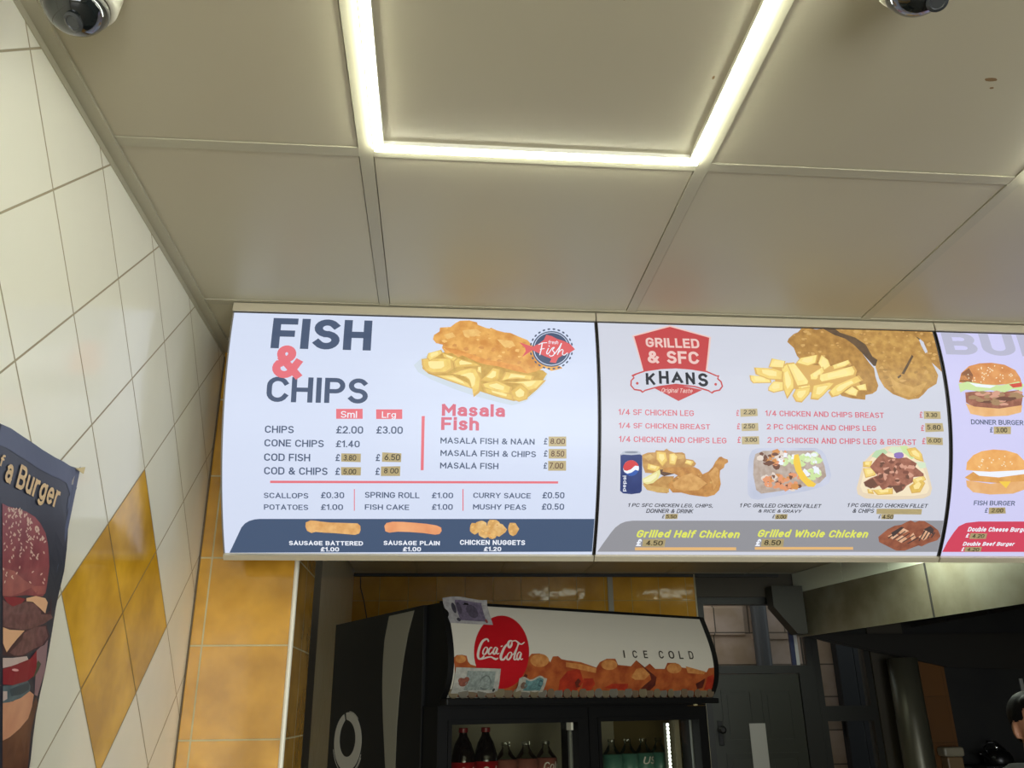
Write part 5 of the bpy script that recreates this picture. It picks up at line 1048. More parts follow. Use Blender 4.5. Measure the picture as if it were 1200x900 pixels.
[2,[[.0614,.5757],[.1046,.5755],[.1046,.5883],[.0621,.5885]],'4.20',[.0673,.0986,.5772,.5868]]],
'vtext': [
[1,'white','pepsi',[.0556,.0663,.4025,.4398],7]],
'can': [
['red2',3,[3249,1867,3219,1689,3175,1516,3119,1352,3050,1199,2969,1061,2876,940,2771,837,2652,756,2520,696,2376,660,2220,648,2056,659,1888,694,1721,752,1560,831,1410,929,1277,1045,1164,1177,1076,1322,1015,1479,983,1643,981,1813,1008,1986,1063,2157,1145,2325,1250,2485,1376,2634,1519,2768,1676,2885,1843,2981,2015,3054,2188,3102,2360,3123,2525,3117,2680,3084,2821,3025,2945,2939,3050,2831,3135,2702,3198,2555,3240,2394,3261,2223,3264,2046]],
['iceband',1,[394,394,176,1615,304,1703,510,1720,689,1690,748,1499,844,1415,1107,1355,1317,1337,2836,1228,3050,1363,3196,1676,3350,1815,3696,1836,4001,1729,4132,1536,4264,1744,4501,1758,4638,1659,4902,1619,5081,1609,5509,1569,6222,1392,6390,1585,6725,1711,7149,1720,7256,1503,7882,1464,8175,1690,8555,1425,8842,1578,9104,1384,9594,1390,9757,1619,10186,1626,10527,1454,11109,1411,11850,1292,11971,1449,12356,1480,12381,1066,12591,326,4830,383]],
['icelight',2,[660,1582,655,1554,640,1526,616,1502,584,1481,545,1465,502,1455,457,1451,412,1454,368,1462,329,1477,297,1496,272,1520,257,1546,251,1574,257,1603,272,1630,297,1655,329,1676,368,1692,412,1702,458,1706,503,1704,546,1696,585,1681,617,1661,641,1638,656,1611]],
['icelight',2,[4077,1603,4065,1553,4033,1504,3984,1461,3920,1424,3844,1396,3760,1379,3671,1372,3582,1376,3497,1391,3422,1417,3359,1451,3312,1492,3284,1539,3276,1588,3288,1638,3321,1686,3372,1730,3438,1767,3517,1796,3604,1815,3694,1822,3783,1819,3866,1804,3940,1778,4001,1743,4045,1701,4071,1654]],
['icelight',2,[4834,1557,5505,1499,6222,1368,6198,1203,5319,1332,4830,1395]],
['icelight',2,[7898,1077,8147,1371,8487,1424,8833,1183,8586,987,8114,983]],
['icelight',2,[7223,1503,7211,1462,7181,1422,7133,1387,7071,1357,6998,1335,6916,1320,6830,1314,6744,1318,6662,1330,6589,1351,6528,1379,6482,1412,6455,1450,6447,1490,6459,1531,6490,1570,6539,1605,6603,1635,6679,1658,6763,1674,6850,1680,6936,1677,7017,1665,7089,1644,7148,1616,7191,1582,7216,1543]],
['icelight',2,[10488,1428,10476,1385,10445,1344,10397,1307,10335,1276,10261,1252,10178,1237,10090,1232,10003,1235,9920,1248,9845,1270,9783,1299,9737,1335,9709,1375,9701,1417,9713,1459,9745,1500,9796,1537,9861,1569,9939,1593,10024,1608,10113,1615,10200,1611,10282,1598,10354,1577,10413,1547,10456,1511,10482,1471]],
['icelight',2,[10714,1507,11775,1317,11702,1213,10812,1255]],
['icered',2,[4669,494,4591,937,4899,1254,5435,1352,5675,899,5379,449]],
['icered',2,[5668,597,5661,1011,6096,1015,6235,830,6064,552]],
['icered',2,[6696,692,7032,834,7817,838,7844,600]],
['icered',2,[11840,655,11897,1113,12230,1219,12320,1065,12281,606]],
['icedark',2,[8205,1666,8828,1281,9188,1089,9186,796,8992,602,8447,601,8638,794,8928,989,8833,1183]],
['icedark',2,[5292,871,5414,1009,5557,918,5580,735,5413,688]],
['icedark',2,[11315,855,11791,1061,11741,706,11467,655]],
['icedark',2,[2836,709,3068,1144,3185,1101,3090,624]]],
'stk': [
[11,[[.159,.2174],[.159,.2183],[.159,.2195],[.159,.2209],[.1589,.2223],[.1586,.2236],[.158,.2246],[.1573,.2253],[.1564,.2258],[.1552,.2263],[.154,.2265],[.1525,.2265],[.1508,.2262],[.1489,.2256],[.1466,.2248],[.1442,.2238],[.1417,.2225],[.1392,.2209],[.1368,.219],[.1343,.2166],[.1318,.2138],[.1293,.2107],[.1269,.2074],[.1246,.2041],[.1226,.2008],[.1208,.1975],[.1191,.194],[.1176,.1905],[.1163,.187],[.1152,.1838],[.1143,.1808],[.1136,.1782],[.113,.1758],[.1126,.1735],[.1124,.1715],[.1123,.1695],[.1125,.1678],[.1129,.1661],[.1135,.1645],[.1143,.163],[.1153,.1618],[.1164,.1608],[.1175,.1601],[.1188,.1597],[.1203,.1596],[.1219,.1598],[.1236,.1602],[.1253,.1608],[.127,.1616],[.1289,.1627],[.1309,.1643],[.133,.1661],[.135,.1679],[.1367,.1694],[.1379,.1705]]],
[8,[[.1124,.1656],[.1129,.1648],[.1136,.1637],[.1144,.1623],[.1154,.161],[.1166,.1599],[.118,.1592],[.1197,.1589],[.1217,.1589],[.1238,.1591],[.1261,.1594],[.1286,.1599],[.1312,.1604],[.134,.161],[.1371,.1619],[.1404,.1629],[.1436,.1639],[.1469,.1648],[.1499,.1655],[.1528,.166],[.1556,.1664],[.1584,.1668],[.1611,.1669],[.1636,.1669],[.1659,.1667],[.168,.1661],[.1699,.1652],[.1717,.1642],[.1733,.1631],[.1749,.162],[.1764,.1612],[.1779,.1606],[.1793,.1601],[.1806,.1596],[.1818,.1592],[.1831,.1591],[.1844,.1592],[.1859,.1597],[.1874,.1605],[.189,.1616],[.1905,.1626],[.1917,.1636],[.1926,.1642]]],
[10,[[.1686,.1663],[.1697,.1658],[.1713,.165],[.1732,.164],[.1752,.1631],[.1772,.1623],[.1791,.1617],[.181,.1614],[.1831,.1613],[.1851,.1613],[.1871,.1614],[.1887,.1615],[.1898,.1615]]],
[8,[[.1447,.1992],[.1435,.1979],[.1418,.1962],[.1399,.1942],[.138,.192],[.1362,.1898],[.135,.1879],[.1341,.1861],[.1334,.1842],[.133,.1823],[.1328,.1805],[.1328,.179],[.1331,.1778],[.1336,.1768],[.1345,.1761],[.1356,.1755],[.1368,.1752],[.138,.1751],[.1393,.1753],[.1405,.1758],[.1419,.1766],[.1433,.1777],[.1447,.1789],[.146,.1802],[.1471,.1816],[.1482,.1831],[.1493,.1847],[.1503,.1865],[.1512,.1882],[.1519,.1899],[.1523,.1914],[.1525,.1928],[.1525,.1942],[.1524,.1955],[.152,.1967],[.1516,.1977],[.151,.1985],[.1501,.199],[.149,.1992],[.1477,.1993],[.1465,.1992],[.1454,.1992],[.1447,.1992]]],
[8,[[.1722,.1964],[.1718,.1967],[.1713,.1973],[.1707,.198],[.17,.1986],[.1691,.199],[.1682,.1989],[.167,.1985],[.1656,.1977],[.1641,.1967],[.1626,.1956],[.1612,.1943],[.16,.1929],[.1589,.1914],[.1579,.1897],[.1569,.1878],[.1561,.1859],[.1556,.1842],[.1552,.1827],[.1551,.1813],[.1553,.1801],[.1556,.1789],[.1561,.1779],[.1567,.1771],[.1574,.1766],[.1582,.1763],[.1592,.1761],[.1603,.1762],[.1614,.1765],[.1626,.1769],[.1639,.1776],[.1653,.1786],[.1669,.1801],[.1686,.1817],[.1703,.1834],[.1716,.1848],[.1726,.1857]]],
[8,[[.1918,.1978],[.191,.1981],[.19,.1986],[.1889,.1991],[.1876,.1996],[.1862,.1997],[.1849,.1994],[.1836,.1985],[.1821,.1972],[.1806,.1955],[.1792,.1938],[.1779,.192],[.1768,.1903],[.176,.1885],[.1752,.1867],[.1745,.1848],[.174,.1829],[.1738,.1813],[.1737,.18],[.174,.179],[.1745,.1782],[.1751,.1776],[.176,.1771],[.1769,.177],[.1778,.177],[.1788,.1774],[.1798,.1779],[.181,.1787],[.1822,.1797],[.1835,.181],[.1847,.1825],[.1861,.1847],[.1877,.1877],[.1894,.1909],[.1909,.1939],[.1921,.196],[.1927,.1969],[.1926,.1961],[.1918,.1939],[.1906,.1909],[.1894,.1877],[.1884,.1847],[.1879,.1826],[.1879,.1811],[.1881,.1798],[.1886,.1788],[.1892,.1781],[.1899,.1776],[.1907,.1773],[.1918,.1775],[.1933,.178],[.1948,.1789],[.1964,.1797],[.1977,.1805],[.1986,.181]]],
[9,[[.2071,.2026],[.2157,.2056]]],
[11,[[.2568,.2204],[.2564,.2191],[.2558,.2172],[.2552,.2151],[.2544,.2128],[.2536,.2107],[.2525,.2088],[.2513,.2072],[.2497,.2054],[.2481,.2038],[.2464,.2024],[.2449,.2014],[.2436,.2009],[.2425,.201],[.2414,.2015],[.2405,.2024],[.2397,.2035],[.2391,.2048],[.2389,.2062],[.2388,.2078],[.239,.2097],[.2395,.2119],[.2401,.214],[.2409,.216],[.2419,.2176],[.243,.219],[.2444,.2204],[.2459,.2215],[.2476,.2225],[.2492,.2233],[.2508,.2238],[.2524,.2241],[.2542,.224],[.2559,.2237],[.2576,.2233],[.259,.2229],[.26,.2227]]],
[12,[[.2402,.2144],[.2383,.213],[.2356,.2112],[.2325,.209],[.2292,.2065],[.226,.2039],[.2233,.2013],[.2209,.1985],[.2185,.1954],[.2163,.1922],[.2143,.189],[.2124,.1859],[.2107,.1831],[.2092,.1805],[.2078,.1781],[.2066,.1759],[.2056,.1737],[.2048,.1716],[.2043,.1697],[.204,.1678],[.2039,.1658],[.2041,.164],[.2045,.1624],[.2051,.1611],[.206,.1601],[.2071,.1594],[.2086,.159],[.2103,.1589],[.2121,.159],[.214,.1595],[.2158,.1603],[.2177,.1616],[.2198,.1635],[.222,.1657],[.2241,.1679],[.2259,.1698],[.2272,.1711]]],
[8,[[.26,.2227],[.2615,.223],[.2635,.2235],[.2659,.2241],[.2685,.2245],[.271,.2247],[.2732,.2245],[.2751,.2238],[.277,.2227],[.2788,.2214],[.2805,.22],[.2823,.2186],[.2842,.2175],[.286,.2165],[.2879,.2154],[.2897,.2145],[.2916,.2137],[.2936,.2132],[.2957,.2133],[.2981,.2139],[.3009,.2152],[.3037,.2169],[.3063,.2186],[.3086,.22],[.3102,.221]]],
[8,[[.2415,.1847],[.2404,.1836],[.2387,.1821],[.2368,.1804],[.2349,.1785],[.2332,.1765],[.2318,.1747],[.2309,.1728],[.2301,.1708],[.2294,.1688],[.229,.1668],[.2289,.1651],[.229,.1636],[.2293,.1624],[.23,.1612],[.2309,.1603],[.2319,.1597],[.2331,.1593],[.2343,.1593],[.2356,.1597],[.2371,.1606],[.2387,.1617],[.2404,.1631],[.2419,.1646],[.2433,.1661],[.2446,.1677],[.2459,.1697],[.2471,.1717],[.2482,.1737],[.249,.1756],[.2496,.1773],[.2499,.1788],[.2499,.1801],[.2496,.1813],[.2492,.1824],[.2487,.1833],[.2481,.184],[.2472,.1844],[.246,.1847],[.2447,.1848],[.2434,.1847],[.2423,.1847],[.2415,.1847]]],
[8,[[.2849,.2212],[.2839,.2192],[.2827,.2165],[.2812,.2134],[.2795,.2099],[.2778,.2062],[.276,.2027],[.2741,.199],[.272,.1951],[.2699,.1911],[.2677,.1871],[.2658,.1833],[.2642,.1799],[.2628,.1767],[.2615,.1737],[.2604,.1709],[.2595,.1683],[.2589,.166],[.2586,.1642],[.2587,.1627],[.2592,.1615],[.26,.1607],[.2609,.1602],[.2619,.1599],[.2628,.1598],[.2639,.1602],[.2652,.161],[.2665,.1621],[.2678,.1632],[.2689,.1642],[.2697,.1648]]],
[6,[[.2505,.1751],[.2515,.1755],[.2528,.176],[.2543,.1766],[.2559,.1774],[.2576,.1784],[.2592,.1798],[.2608,.1815],[.2623,.1836],[.2639,.1859],[.2656,.1884],[.2673,.1909],[.2691,.1935],[.2711,.1961],[.2732,.199],[.2755,.202],[.2777,.2048],[.2798,.2074],[.2816,.2097],[.2833,.2115],[.2849,.213],[.2864,.2142],[.2877,.2152],[.2888,.2161],[.2896,.2167]]],
[8,[[.2891,.184],[.2883,.1843],[.2872,.1849],[.2859,.1855],[.2844,.1859],[.2829,.186],[.2815,.1857],[.28,.1847],[.2784,.1832],[.2768,.1814],[.2752,.1795],[.2738,.1775],[.2727,.1756],[.2718,.1737],[.2711,.1717],[.2706,.1696],[.2703,.1677],[.2702,.1659],[.2702,.1644],[.2705,.1632],[.271,.162],[.2717,.1611],[.2726,.1604],[.2735,.1601],[.2745,.1601],[.2755,.1604],[.2767,.1612],[.278,.1622],[.2794,.1635],[.2807,.1651],[.282,.1669],[.2835,.1693],[.2851,.1726],[.2868,.1762],[.2883,.1794],[.2895,.1818],[.2901,.1827],[.29,.1818],[.2891,.1794],[.288,.1762],[.2868,.1726],[.2858,.1694],[.2854,.1669],[.2854,.1652],[.2857,.1638],[.2862,.1626],[.2868,.1617],[.2876,.1611],[.2884,.1608],[.2894,.1608],[.2906,.1614],[.292,.1622],[.2933,.1631],[.2945,.1639],[.2953,.1645]]]],
'cantext': [
['I',.7571,.7638,.2037,.1767],
['C',.8027,.8252,.2046,.1771],
['E',.8586,.878,.2054,.1773],
['C',.9366,.9608,.2067,.1776],
['O',.9878,1.0167,.2076,.1779],
['L',1.0434,1.0647,.2084,.178],
['D',1.097,1.1209,.2093,.1782]],
'notes': [
[[-.0013,.3612],[.1745,.3692],[.1829,.2759],[.016,.2764]],
[[.0246,.1313],[.2023,.1291],[.2057,.0516],[.0237,.0496]],
[[.2818,.0976],[.4017,.1048],[.3959,.0529],[.2797,.0538]]],
'ribbon': [
[[.4227,.346],[.4594,.2534],[.4652,.1753],[.4623,.0981],[.458,.0584],[.44,-.0431],[.4052,-.1947]],
[[.2073,.3414],[.2542,.2606],[.285,.1726],[.3005,.1022],[.3121,.0295],[.3215,-.0651],[.322,-.191]]],
'poster': [
['bunred',2,[11394,2604,11564,2602,11855,2637,12123,2655,12395,2638,12594,2581,12789,2487,12925,2356,13033,2195,13112,2052,13147,1856,13171,1683,13100,1613,12559,1563,12139,1491,11892,1470]],
['bunpink',3,[11740,1815,12078,1827,12428,1754,12778,1718,13110,1763,13156,1659,12920,1619,12695,1686,12453,1591,12134,1500,11892,1470]],
['seedp',4,[12211,2567,12229,2557,12229,2548,12210,2545,12183,2550,12165,2560,12166,2570,12184,2572]],
['seedp',4,[11963,2094,11970,2081,11962,2072,11945,2074,11929,2084,11922,2098,11929,2106,11946,2105]],
['seedp',4,[12386,2326,12411,2319,12415,2310,12396,2306,12366,2308,12341,2315,12337,2324,12355,2328]],
['seedp',4,[12085,1738,12105,1728,12106,1720,12088,1718,12061,1723,12042,1733,12041,1742,12059,1744]],
['seedp',4,[12937,1904,12914,1891,12894,1888,12888,1897,12900,1912,12923,1925,12944,1928,12949,1919]],
['seedp',4,[12616,2446,12626,2432,12619,2422,12599,2423,12579,2433,12570,2447,12577,2456,12596,2456]],
['seedp',4,[12494,2481,12497,2466,12486,2457,12468,2460,12454,2472,12451,2487,12461,2496,12479,2494]],
['seedp',4,[12341,2342,12319,2329,12300,2326,12295,2334,12307,2349,12329,2362,12348,2366,12353,2357]],
['seedp',4,[12595,2381,12599,2366,12590,2357,12571,2359,12555,2371,12550,2386,12560,2395,12578,2393]],
['seedp',4,[11894,1769,11887,1755,11873,1749,11861,1754,11858,1768,11865,1782,11879,1788,11891,1783]],
['seedp',4,[11722,2042,11702,2030,11685,2028,11681,2035,11692,2049,11711,2061,11728,2064,11733,2056]],
['seedp',4,[11905,1929,11891,1916,11875,1911,11866,1918,11869,1932,11883,1946,11899,1950,11908,1944]],
['seedp',4,[12313,2275,12339,2268,12344,2259,12326,2255,12295,2256,12270,2263,12265,2271,12283,2276]],
['seedp',4,[12075,2385,12059,2371,12041,2366,12033,2373,12039,2388,12056,2402,12073,2407,12081,2400]],
['seedp',4,[12063,1746,12044,1734,12027,1731,12021,1739,12030,1753,12049,1765,12066,1768,12072,1761]],
['seedp',4,[12060,2260,12079,2251,12081,2242,12062,2239,12035,2244,12016,2253,12014,2262,12033,2265]],
['seedp',4,[11988,2640,11988,2625,11976,2617,11961,2620,11951,2633,11951,2648,11962,2656,11978,2653]],
['seedp',4,[12725,2103,12735,2089,12728,2080,12709,2081,12688,2091,12678,2105,12685,2114,12704,2113]],
['seedp',4,[12187,1806,12171,1793,12154,1789,12145,1796,12151,1811,12167,1824,12184,1828,12192,1821]],
['seedp',4,[11917,1928,11928,1916,11923,1907,11906,1907,11886,1917,11875,1929,11879,1938,11897,1937]],
['seedp',4,[12244,2401,12235,2386,12220,2379,12207,2384,12205,2399,12214,2414,12230,2421,12242,2416]],
['seedp',4,[11798,2300,11807,2287,11802,2279,11784,2279,11766,2289,11757,2302,11762,2310,11780,2310]],
['seedp',4,[12075,2247,12063,2233,12046,2227,12036,2233,12038,2248,12051,2263,12067,2269,12077,2262]],
['seedp',4,[11890,1651,11883,1637,11870,1631,11857,1637,11854,1650,11861,1664,11875,1670,11887,1664]],
['seedp',4,[12714,2126,12700,2111,12682,2105,12671,2112,12673,2127,12687,2142,12704,2148,12716,2141]],
['seedp',4,[12573,2119,12565,2104,12550,2097,12536,2102,12532,2117,12540,2132,12556,2139,12569,2134]],
['seedp',4,[12214,2586,12227,2574,12223,2564,12204,2563,12181,2571,12168,2584,12172,2593,12191,2594]],
['seedp',4,[12518,2073,12535,2062,12533,2052,12513,2051,12487,2058,12470,2070,12472,2079,12492,2081]],
['seedp',4,[12254,2505,12269,2493,12266,2484,12247,2482,12223,2490,12208,2501,12211,2511,12230,2512]],
['seedp',4,[11898,2452,11901,2437,11892,2429,11875,2431,11862,2443,11860,2457,11869,2466,11885,2464]],
['seedp',4,[12600,2137,12619,2126,12618,2117,12598,2115,12571,2121,12552,2132,12552,2141,12572,2144]],
['seedp',4,[11682,2254,11698,2244,11698,2235,11680,2233,11656,2239,11640,2250,11641,2258,11658,2260]],
['seedp',4,[12294,2366,12302,2352,12294,2343,12276,2344,12258,2354,12250,2368,12258,2377,12276,2376]],
['seedp',4,[12244,1898,12239,1883,12226,1876,12212,1881,12205,1895,12210,1910,12223,1917,12238,1912]],
['seedp',4,[11797,2388,11813,2377,11812,2368,11794,2366,11770,2373,11754,2383,11755,2392,11773,2394]],
['seedp',4,[11549,2364,11563,2353,11561,2345,11544,2343,11522,2350,11508,2361,11510,2370,11527,2371]],
['seedp',4,[12498,2372,12491,2356,12476,2348,12462,2354,12457,2368,12464,2384,12479,2391,12493,2386]],
['seedp',4,[11786,2366,11765,2354,11747,2351,11744,2360,11757,2374,11779,2386,11796,2389,11799,2380]],
['seedp',4,[12715,2151,12693,2137,12673,2134,12667,2142,12678,2158,12701,2171,12721,2175,12727,2166]],
['seedp',4,[11809,2416,11798,2401,11783,2395,11772,2401,11773,2416,11784,2430,11799,2437,11809,2431]],
['seedp',4,[12880,2216,12890,2202,12883,2193,12863,2193,12842,2204,12832,2218,12839,2227,12859,2227]],
['seedp',4,[11937,2283,11924,2269,11908,2263,11898,2270,11901,2285,11913,2299,11929,2305,11939,2298]],
['seedp',4,[12328,2467,12318,2451,12302,2444,12290,2450,12288,2465,12297,2481,12313,2488,12326,2482]],
['seedp',4,[11550,2488,11534,2474,11518,2470,11511,2477,11517,2491,11533,2505,11549,2510,11556,2503]],
['seedp',4,[11859,2198,11856,2183,11844,2176,11830,2180,11822,2193,11825,2208,11837,2215,11851,2211]],
['seedp',4,[12191,2048,12200,2034,12194,2025,12176,2026,12156,2036,12147,2050,12153,2058,12171,2058]],
['seedp',4,[12533,2159,12547,2146,12543,2137,12523,2136,12499,2145,12485,2157,12489,2167,12509,2167]],
['seedp',4,[13063,1853,13069,1838,13059,1829,13040,1831,13022,1844,13016,1859,13025,1867,13045,1865]],
['seedp',4,[11972,2564,11953,2550,11935,2546,11929,2554,11939,2569,11959,2583,11977,2587,11983,2579]],
['seedp',4,[13046,1805,13064,1793,13062,1784,13041,1783,13013,1791,12994,1803,12996,1812,13018,1813]],
['seedp',4,[12738,2397,12739,2381,12727,2373,12709,2375,12696,2389,12695,2404,12707,2413,12725,2410]],
['seedp',4,[12264,2146,12280,2134,12278,2125,12259,2124,12234,2131,12218,2143,12221,2152,12239,2153]],
['seedp',4,[12015,2491,12016,2476,12006,2468,11990,2470,11977,2482,11976,2497,11986,2506,12002,2503]],
['seedp',4,[12481,2218,12502,2208,12503,2199,12483,2196,12455,2201,12434,2211,12432,2220,12452,2223]],
['seedp',4,[11795,2537,11776,2523,11759,2519,11754,2527,11763,2542,11782,2556,11799,2560,11805,2552]],
['seedp',4,[12265,2447,12282,2436,12281,2427,12262,2425,12236,2431,12219,2442,12220,2451,12239,2453]],
['seedp',4,[11806,2236,11792,2222,11776,2217,11767,2223,11771,2238,11785,2252,11801,2257,11810,2250]],
['seedp',4,[11894,2279,11878,2265,11861,2261,11854,2268,11859,2283,11876,2296,11892,2301,11900,2294]],
['seedp',4,[11995,2018,11999,2004,11990,1995,11973,1998,11959,2010,11955,2024,11964,2032,11980,2029]],
['seedp',4,[12498,2154,12495,2139,12482,2131,12466,2135,12457,2149,12461,2165,12474,2172,12490,2168]],
['seedp',4,[11758,2498,11739,2485,11722,2481,11717,2489,11727,2503,11746,2517,11763,2521,11768,2513]],
['seedp',4,[12407,2345,12412,2330,12402,2321,12384,2323,12369,2335,12364,2350,12373,2359,12391,2357]],
['seedp',4,[11749,2618,11772,2612,11777,2604,11760,2599,11732,2600,11709,2606,11704,2614,11721,2619]],
['seedp',4,[12496,2170,12500,2155,12490,2146,12472,2149,12457,2161,12453,2176,12463,2184,12481,2182]],
['seedp',4,[11884,1743,11901,1732,11900,1723,11882,1722,11858,1729,11841,1740,11842,1748,11859,1749]],
['seedp',4,[11761,2496,11778,2486,11778,2477,11761,2474,11736,2480,11718,2489,11718,2498,11736,2501]],
['seedp',4,[11927,2646,11919,2630,11904,2623,11892,2628,11889,2642,11897,2658,11911,2665,11923,2660]],
['seedp',4,[12155,2218,12175,2209,12176,2200,12158,2197,12130,2202,12110,2211,12109,2220,12128,2223]],
['seedp',4,[11946,2090,11928,2076,11911,2072,11904,2080,11912,2094,11929,2108,11946,2112,11953,2104]],
['seedp',4,[11993,2556,12007,2544,12003,2534,11985,2533,11962,2541,11949,2553,11953,2562,11971,2563]],
['seedp',4,[12032,2351,12056,2344,12060,2335,12043,2331,12014,2333,11990,2340,11986,2348,12003,2353]],
['seedp',4,[11689,2500,11673,2486,11657,2481,11650,2489,11656,2503,11672,2517,11689,2522,11696,2515]],
['seedp',4,[12177,2120,12154,2108,12135,2106,12132,2114,12146,2129,12170,2140,12188,2143,12191,2134]],
['seedp',4,[12187,2163,12188,2149,12178,2140,12162,2143,12149,2156,12148,2171,12158,2179,12174,2176]],
['seedp',4,[11962,1987,11966,1973,11958,1965,11941,1967,11927,1979,11922,1993,11930,2001,11947,1999]],
['seedp',4,[12443,2275,12459,2263,12456,2254,12436,2253,12412,2260,12396,2272,12399,2281,12418,2283]],
['seedp',4,[11644,2487,11623,2475,11605,2472,11602,2480,11614,2494,11635,2507,11653,2510,11656,2501]],
['seedp',4,[11997,2367,12017,2358,12018,2349,12000,2346,11973,2350,11953,2359,11952,2368,11970,2371]],
['seedp',4,[11992,2127,11993,2112,11983,2104,11967,2108,11955,2120,11954,2134,11964,2142,11980,2139]],
['seedp',4,[11853,2527,11857,2513,11848,2504,11832,2506,11817,2517,11813,2532,11822,2540,11838,2539]],
['seedp',4,[12697,2106,12704,2092,12696,2083,12677,2084,12658,2095,12650,2110,12659,2119,12678,2117]],
['seedp',4,[11758,2101,11768,2089,11763,2080,11746,2080,11727,2090,11717,2102,11722,2111,11739,2110]],
['seedp',4,[11675,2119,11659,2106,11643,2102,11636,2109,11642,2124,11658,2137,11674,2141,11681,2134]],
['seedp',4,[11875,2156,11854,2145,11836,2142,11833,2150,11845,2164,11867,2176,11884,2179,11888,2171]],
['seedp',4,[11980,2437,11975,2421,11962,2414,11949,2418,11942,2432,11947,2447,11960,2455,11973,2450]],
['seedp',4,[12640,1758,12664,1749,12667,1740,12647,1737,12617,1741,12593,1751,12590,1759,12609,1763]],
['seedp',4,[12336,2552,12357,2543,12358,2534,12338,2530,12310,2535,12290,2544,12289,2553,12308,2557]],
['seedp',4,[11866,2548,11890,2542,11895,2534,11878,2529,11849,2530,11825,2536,11820,2544,11837,2549]],
['seedp',4,[12332,2556,12348,2544,12345,2534,12326,2533,12301,2540,12286,2551,12288,2561,12308,2563]],
['seedp',4,[12662,1893,12637,1882,12617,1880,12614,1888,12629,1903,12654,1914,12674,1916,12678,1908]],
['seedp',4,[11652,2480,11661,2467,11655,2459,11638,2459,11620,2469,11612,2481,11618,2490,11635,2490]],
['seedp',4,[12482,2261,12494,2248,12489,2238,12470,2238,12448,2248,12436,2261,12441,2270,12460,2270]],
['seedp',4,[12466,2341,12492,2334,12497,2326,12478,2321,12447,2323,12421,2330,12416,2338,12435,2343]],
['seedp',4,[11610,2405,11604,2390,11592,2383,11579,2388,11574,2401,11579,2416,11592,2423,11605,2418]],
['seedp',4,[11727,2340,11718,2326,11703,2320,11692,2325,11691,2340,11701,2354,11715,2361,11726,2355]],
['seedp',4,[11785,1807,11791,1794,11783,1786,11767,1788,11752,1799,11746,1812,11754,1820,11770,1818]],
['seedp',4,[12244,2502,12261,2491,12260,2481,12240,2479,12215,2485,12198,2496,12200,2506,12219,2508]],
['seedp',4,[12361,2300,12347,2285,12330,2280,12320,2286,12323,2302,12337,2317,12354,2322,12364,2316]],
['seedp',4,[12251,2546,12239,2531,12223,2524,12211,2530,12212,2546,12224,2561,12240,2568,12251,2562]],
['seedp',4,[11907,2299,11906,2285,11895,2277,11880,2280,11870,2293,11871,2308,11882,2316,11897,2312]],
['seedp',4,[12196,2075,12172,2064,12154,2062,12151,2071,12166,2085,12190,2096,12208,2098,12211,2090]],
['seedp',4,[12080,2308,12065,2293,12048,2288,12039,2295,12043,2310,12058,2325,12075,2330,12084,2323]],
['seedp',4,[12363,2449,12354,2434,12338,2427,12325,2432,12323,2447,12332,2463,12348,2470,12361,2464]],
['seedp',4,[12332,2193,12333,2178,12322,2170,12306,2173,12293,2185,12292,2200,12303,2209,12319,2206]],
['seedp',4,[12541,2456,12520,2442,12500,2437,12491,2445,12500,2461,12520,2476,12541,2480,12550,2472]],
['seedp',4,[11817,2566,11795,2553,11777,2550,11771,2558,11782,2573,11803,2586,11822,2590,11828,2581]],
['seedp',4,[12310,2530,12304,2514,12289,2506,12273,2510,12266,2524,12272,2540,12287,2548,12303,2544]],
['seedp',4,[11768,2584,11766,2569,11753,2561,11737,2564,11728,2577,11730,2592,11742,2600,11758,2597]],
['seedp',4,[12112,2582,12098,2567,12080,2561,12068,2567,12070,2582,12083,2598,12101,2604,12113,2598]],
['seedp',4,[12701,2370,12696,2354,12680,2346,12662,2350,12654,2364,12659,2380,12675,2389,12692,2384]],
['seedp',4,[12104,2604,12101,2588,12087,2580,12071,2583,12061,2596,12064,2612,12078,2620,12095,2617]],
['seedp',4,[12302,2547,12322,2538,12322,2528,12302,2524,12274,2528,12253,2537,12253,2547,12273,2551]],
['seedp',4,[11694,2599,11712,2589,11711,2580,11693,2576,11668,2581,11650,2590,11651,2600,11669,2603]],
['seedp',4,[12554,2466,12561,2452,12551,2442,12530,2443,12511,2453,12505,2468,12515,2478,12535,2477]],
['seedp',4,[12214,2573,12234,2563,12234,2554,12214,2549,12186,2553,12166,2562,12165,2572,12185,2576]],
['seedp',4,[12788,2395,12772,2379,12752,2373,12740,2380,12742,2396,12758,2412,12778,2418,12791,2411]],
['seedp',4,[12006,2622,12009,2608,11999,2598,11981,2600,11965,2611,11962,2625,11972,2635,11990,2634]],
['seedp',4,[12156,2621,12148,2605,12132,2597,12117,2602,12112,2616,12119,2632,12135,2640,12150,2635]],
['seedp',4,[11825,2621,11811,2606,11794,2600,11783,2607,11785,2622,11799,2637,11816,2643,11827,2636]],
['seedp',4,[11634,2561,11645,2548,11641,2539,11622,2538,11601,2545,11590,2557,11595,2567,11613,2568]],
['seedp',4,[12247,2518,12232,2503,12213,2498,12202,2504,12205,2520,12220,2535,12239,2541,12250,2534]],
['seedp',4,[11727,2581,11718,2566,11702,2559,11689,2565,11687,2579,11697,2594,11713,2601,11725,2596]],
['seedp',4,[12494,2508,12469,2495,12448,2492,12443,2501,12457,2517,12481,2530,12503,2533,12508,2524]],
['seedp',4,[11981,2586,11966,2571,11948,2565,11938,2572,11941,2587,11956,2602,11974,2608,11984,2601]],
['seedp',4,[11610,2579,11596,2564,11579,2559,11569,2566,11572,2580,11586,2595,11603,2600,11613,2594]],
['seedp',4,[12289,2581,12284,2565,12269,2557,12253,2561,12245,2575,12250,2590,12265,2599,12281,2595]],
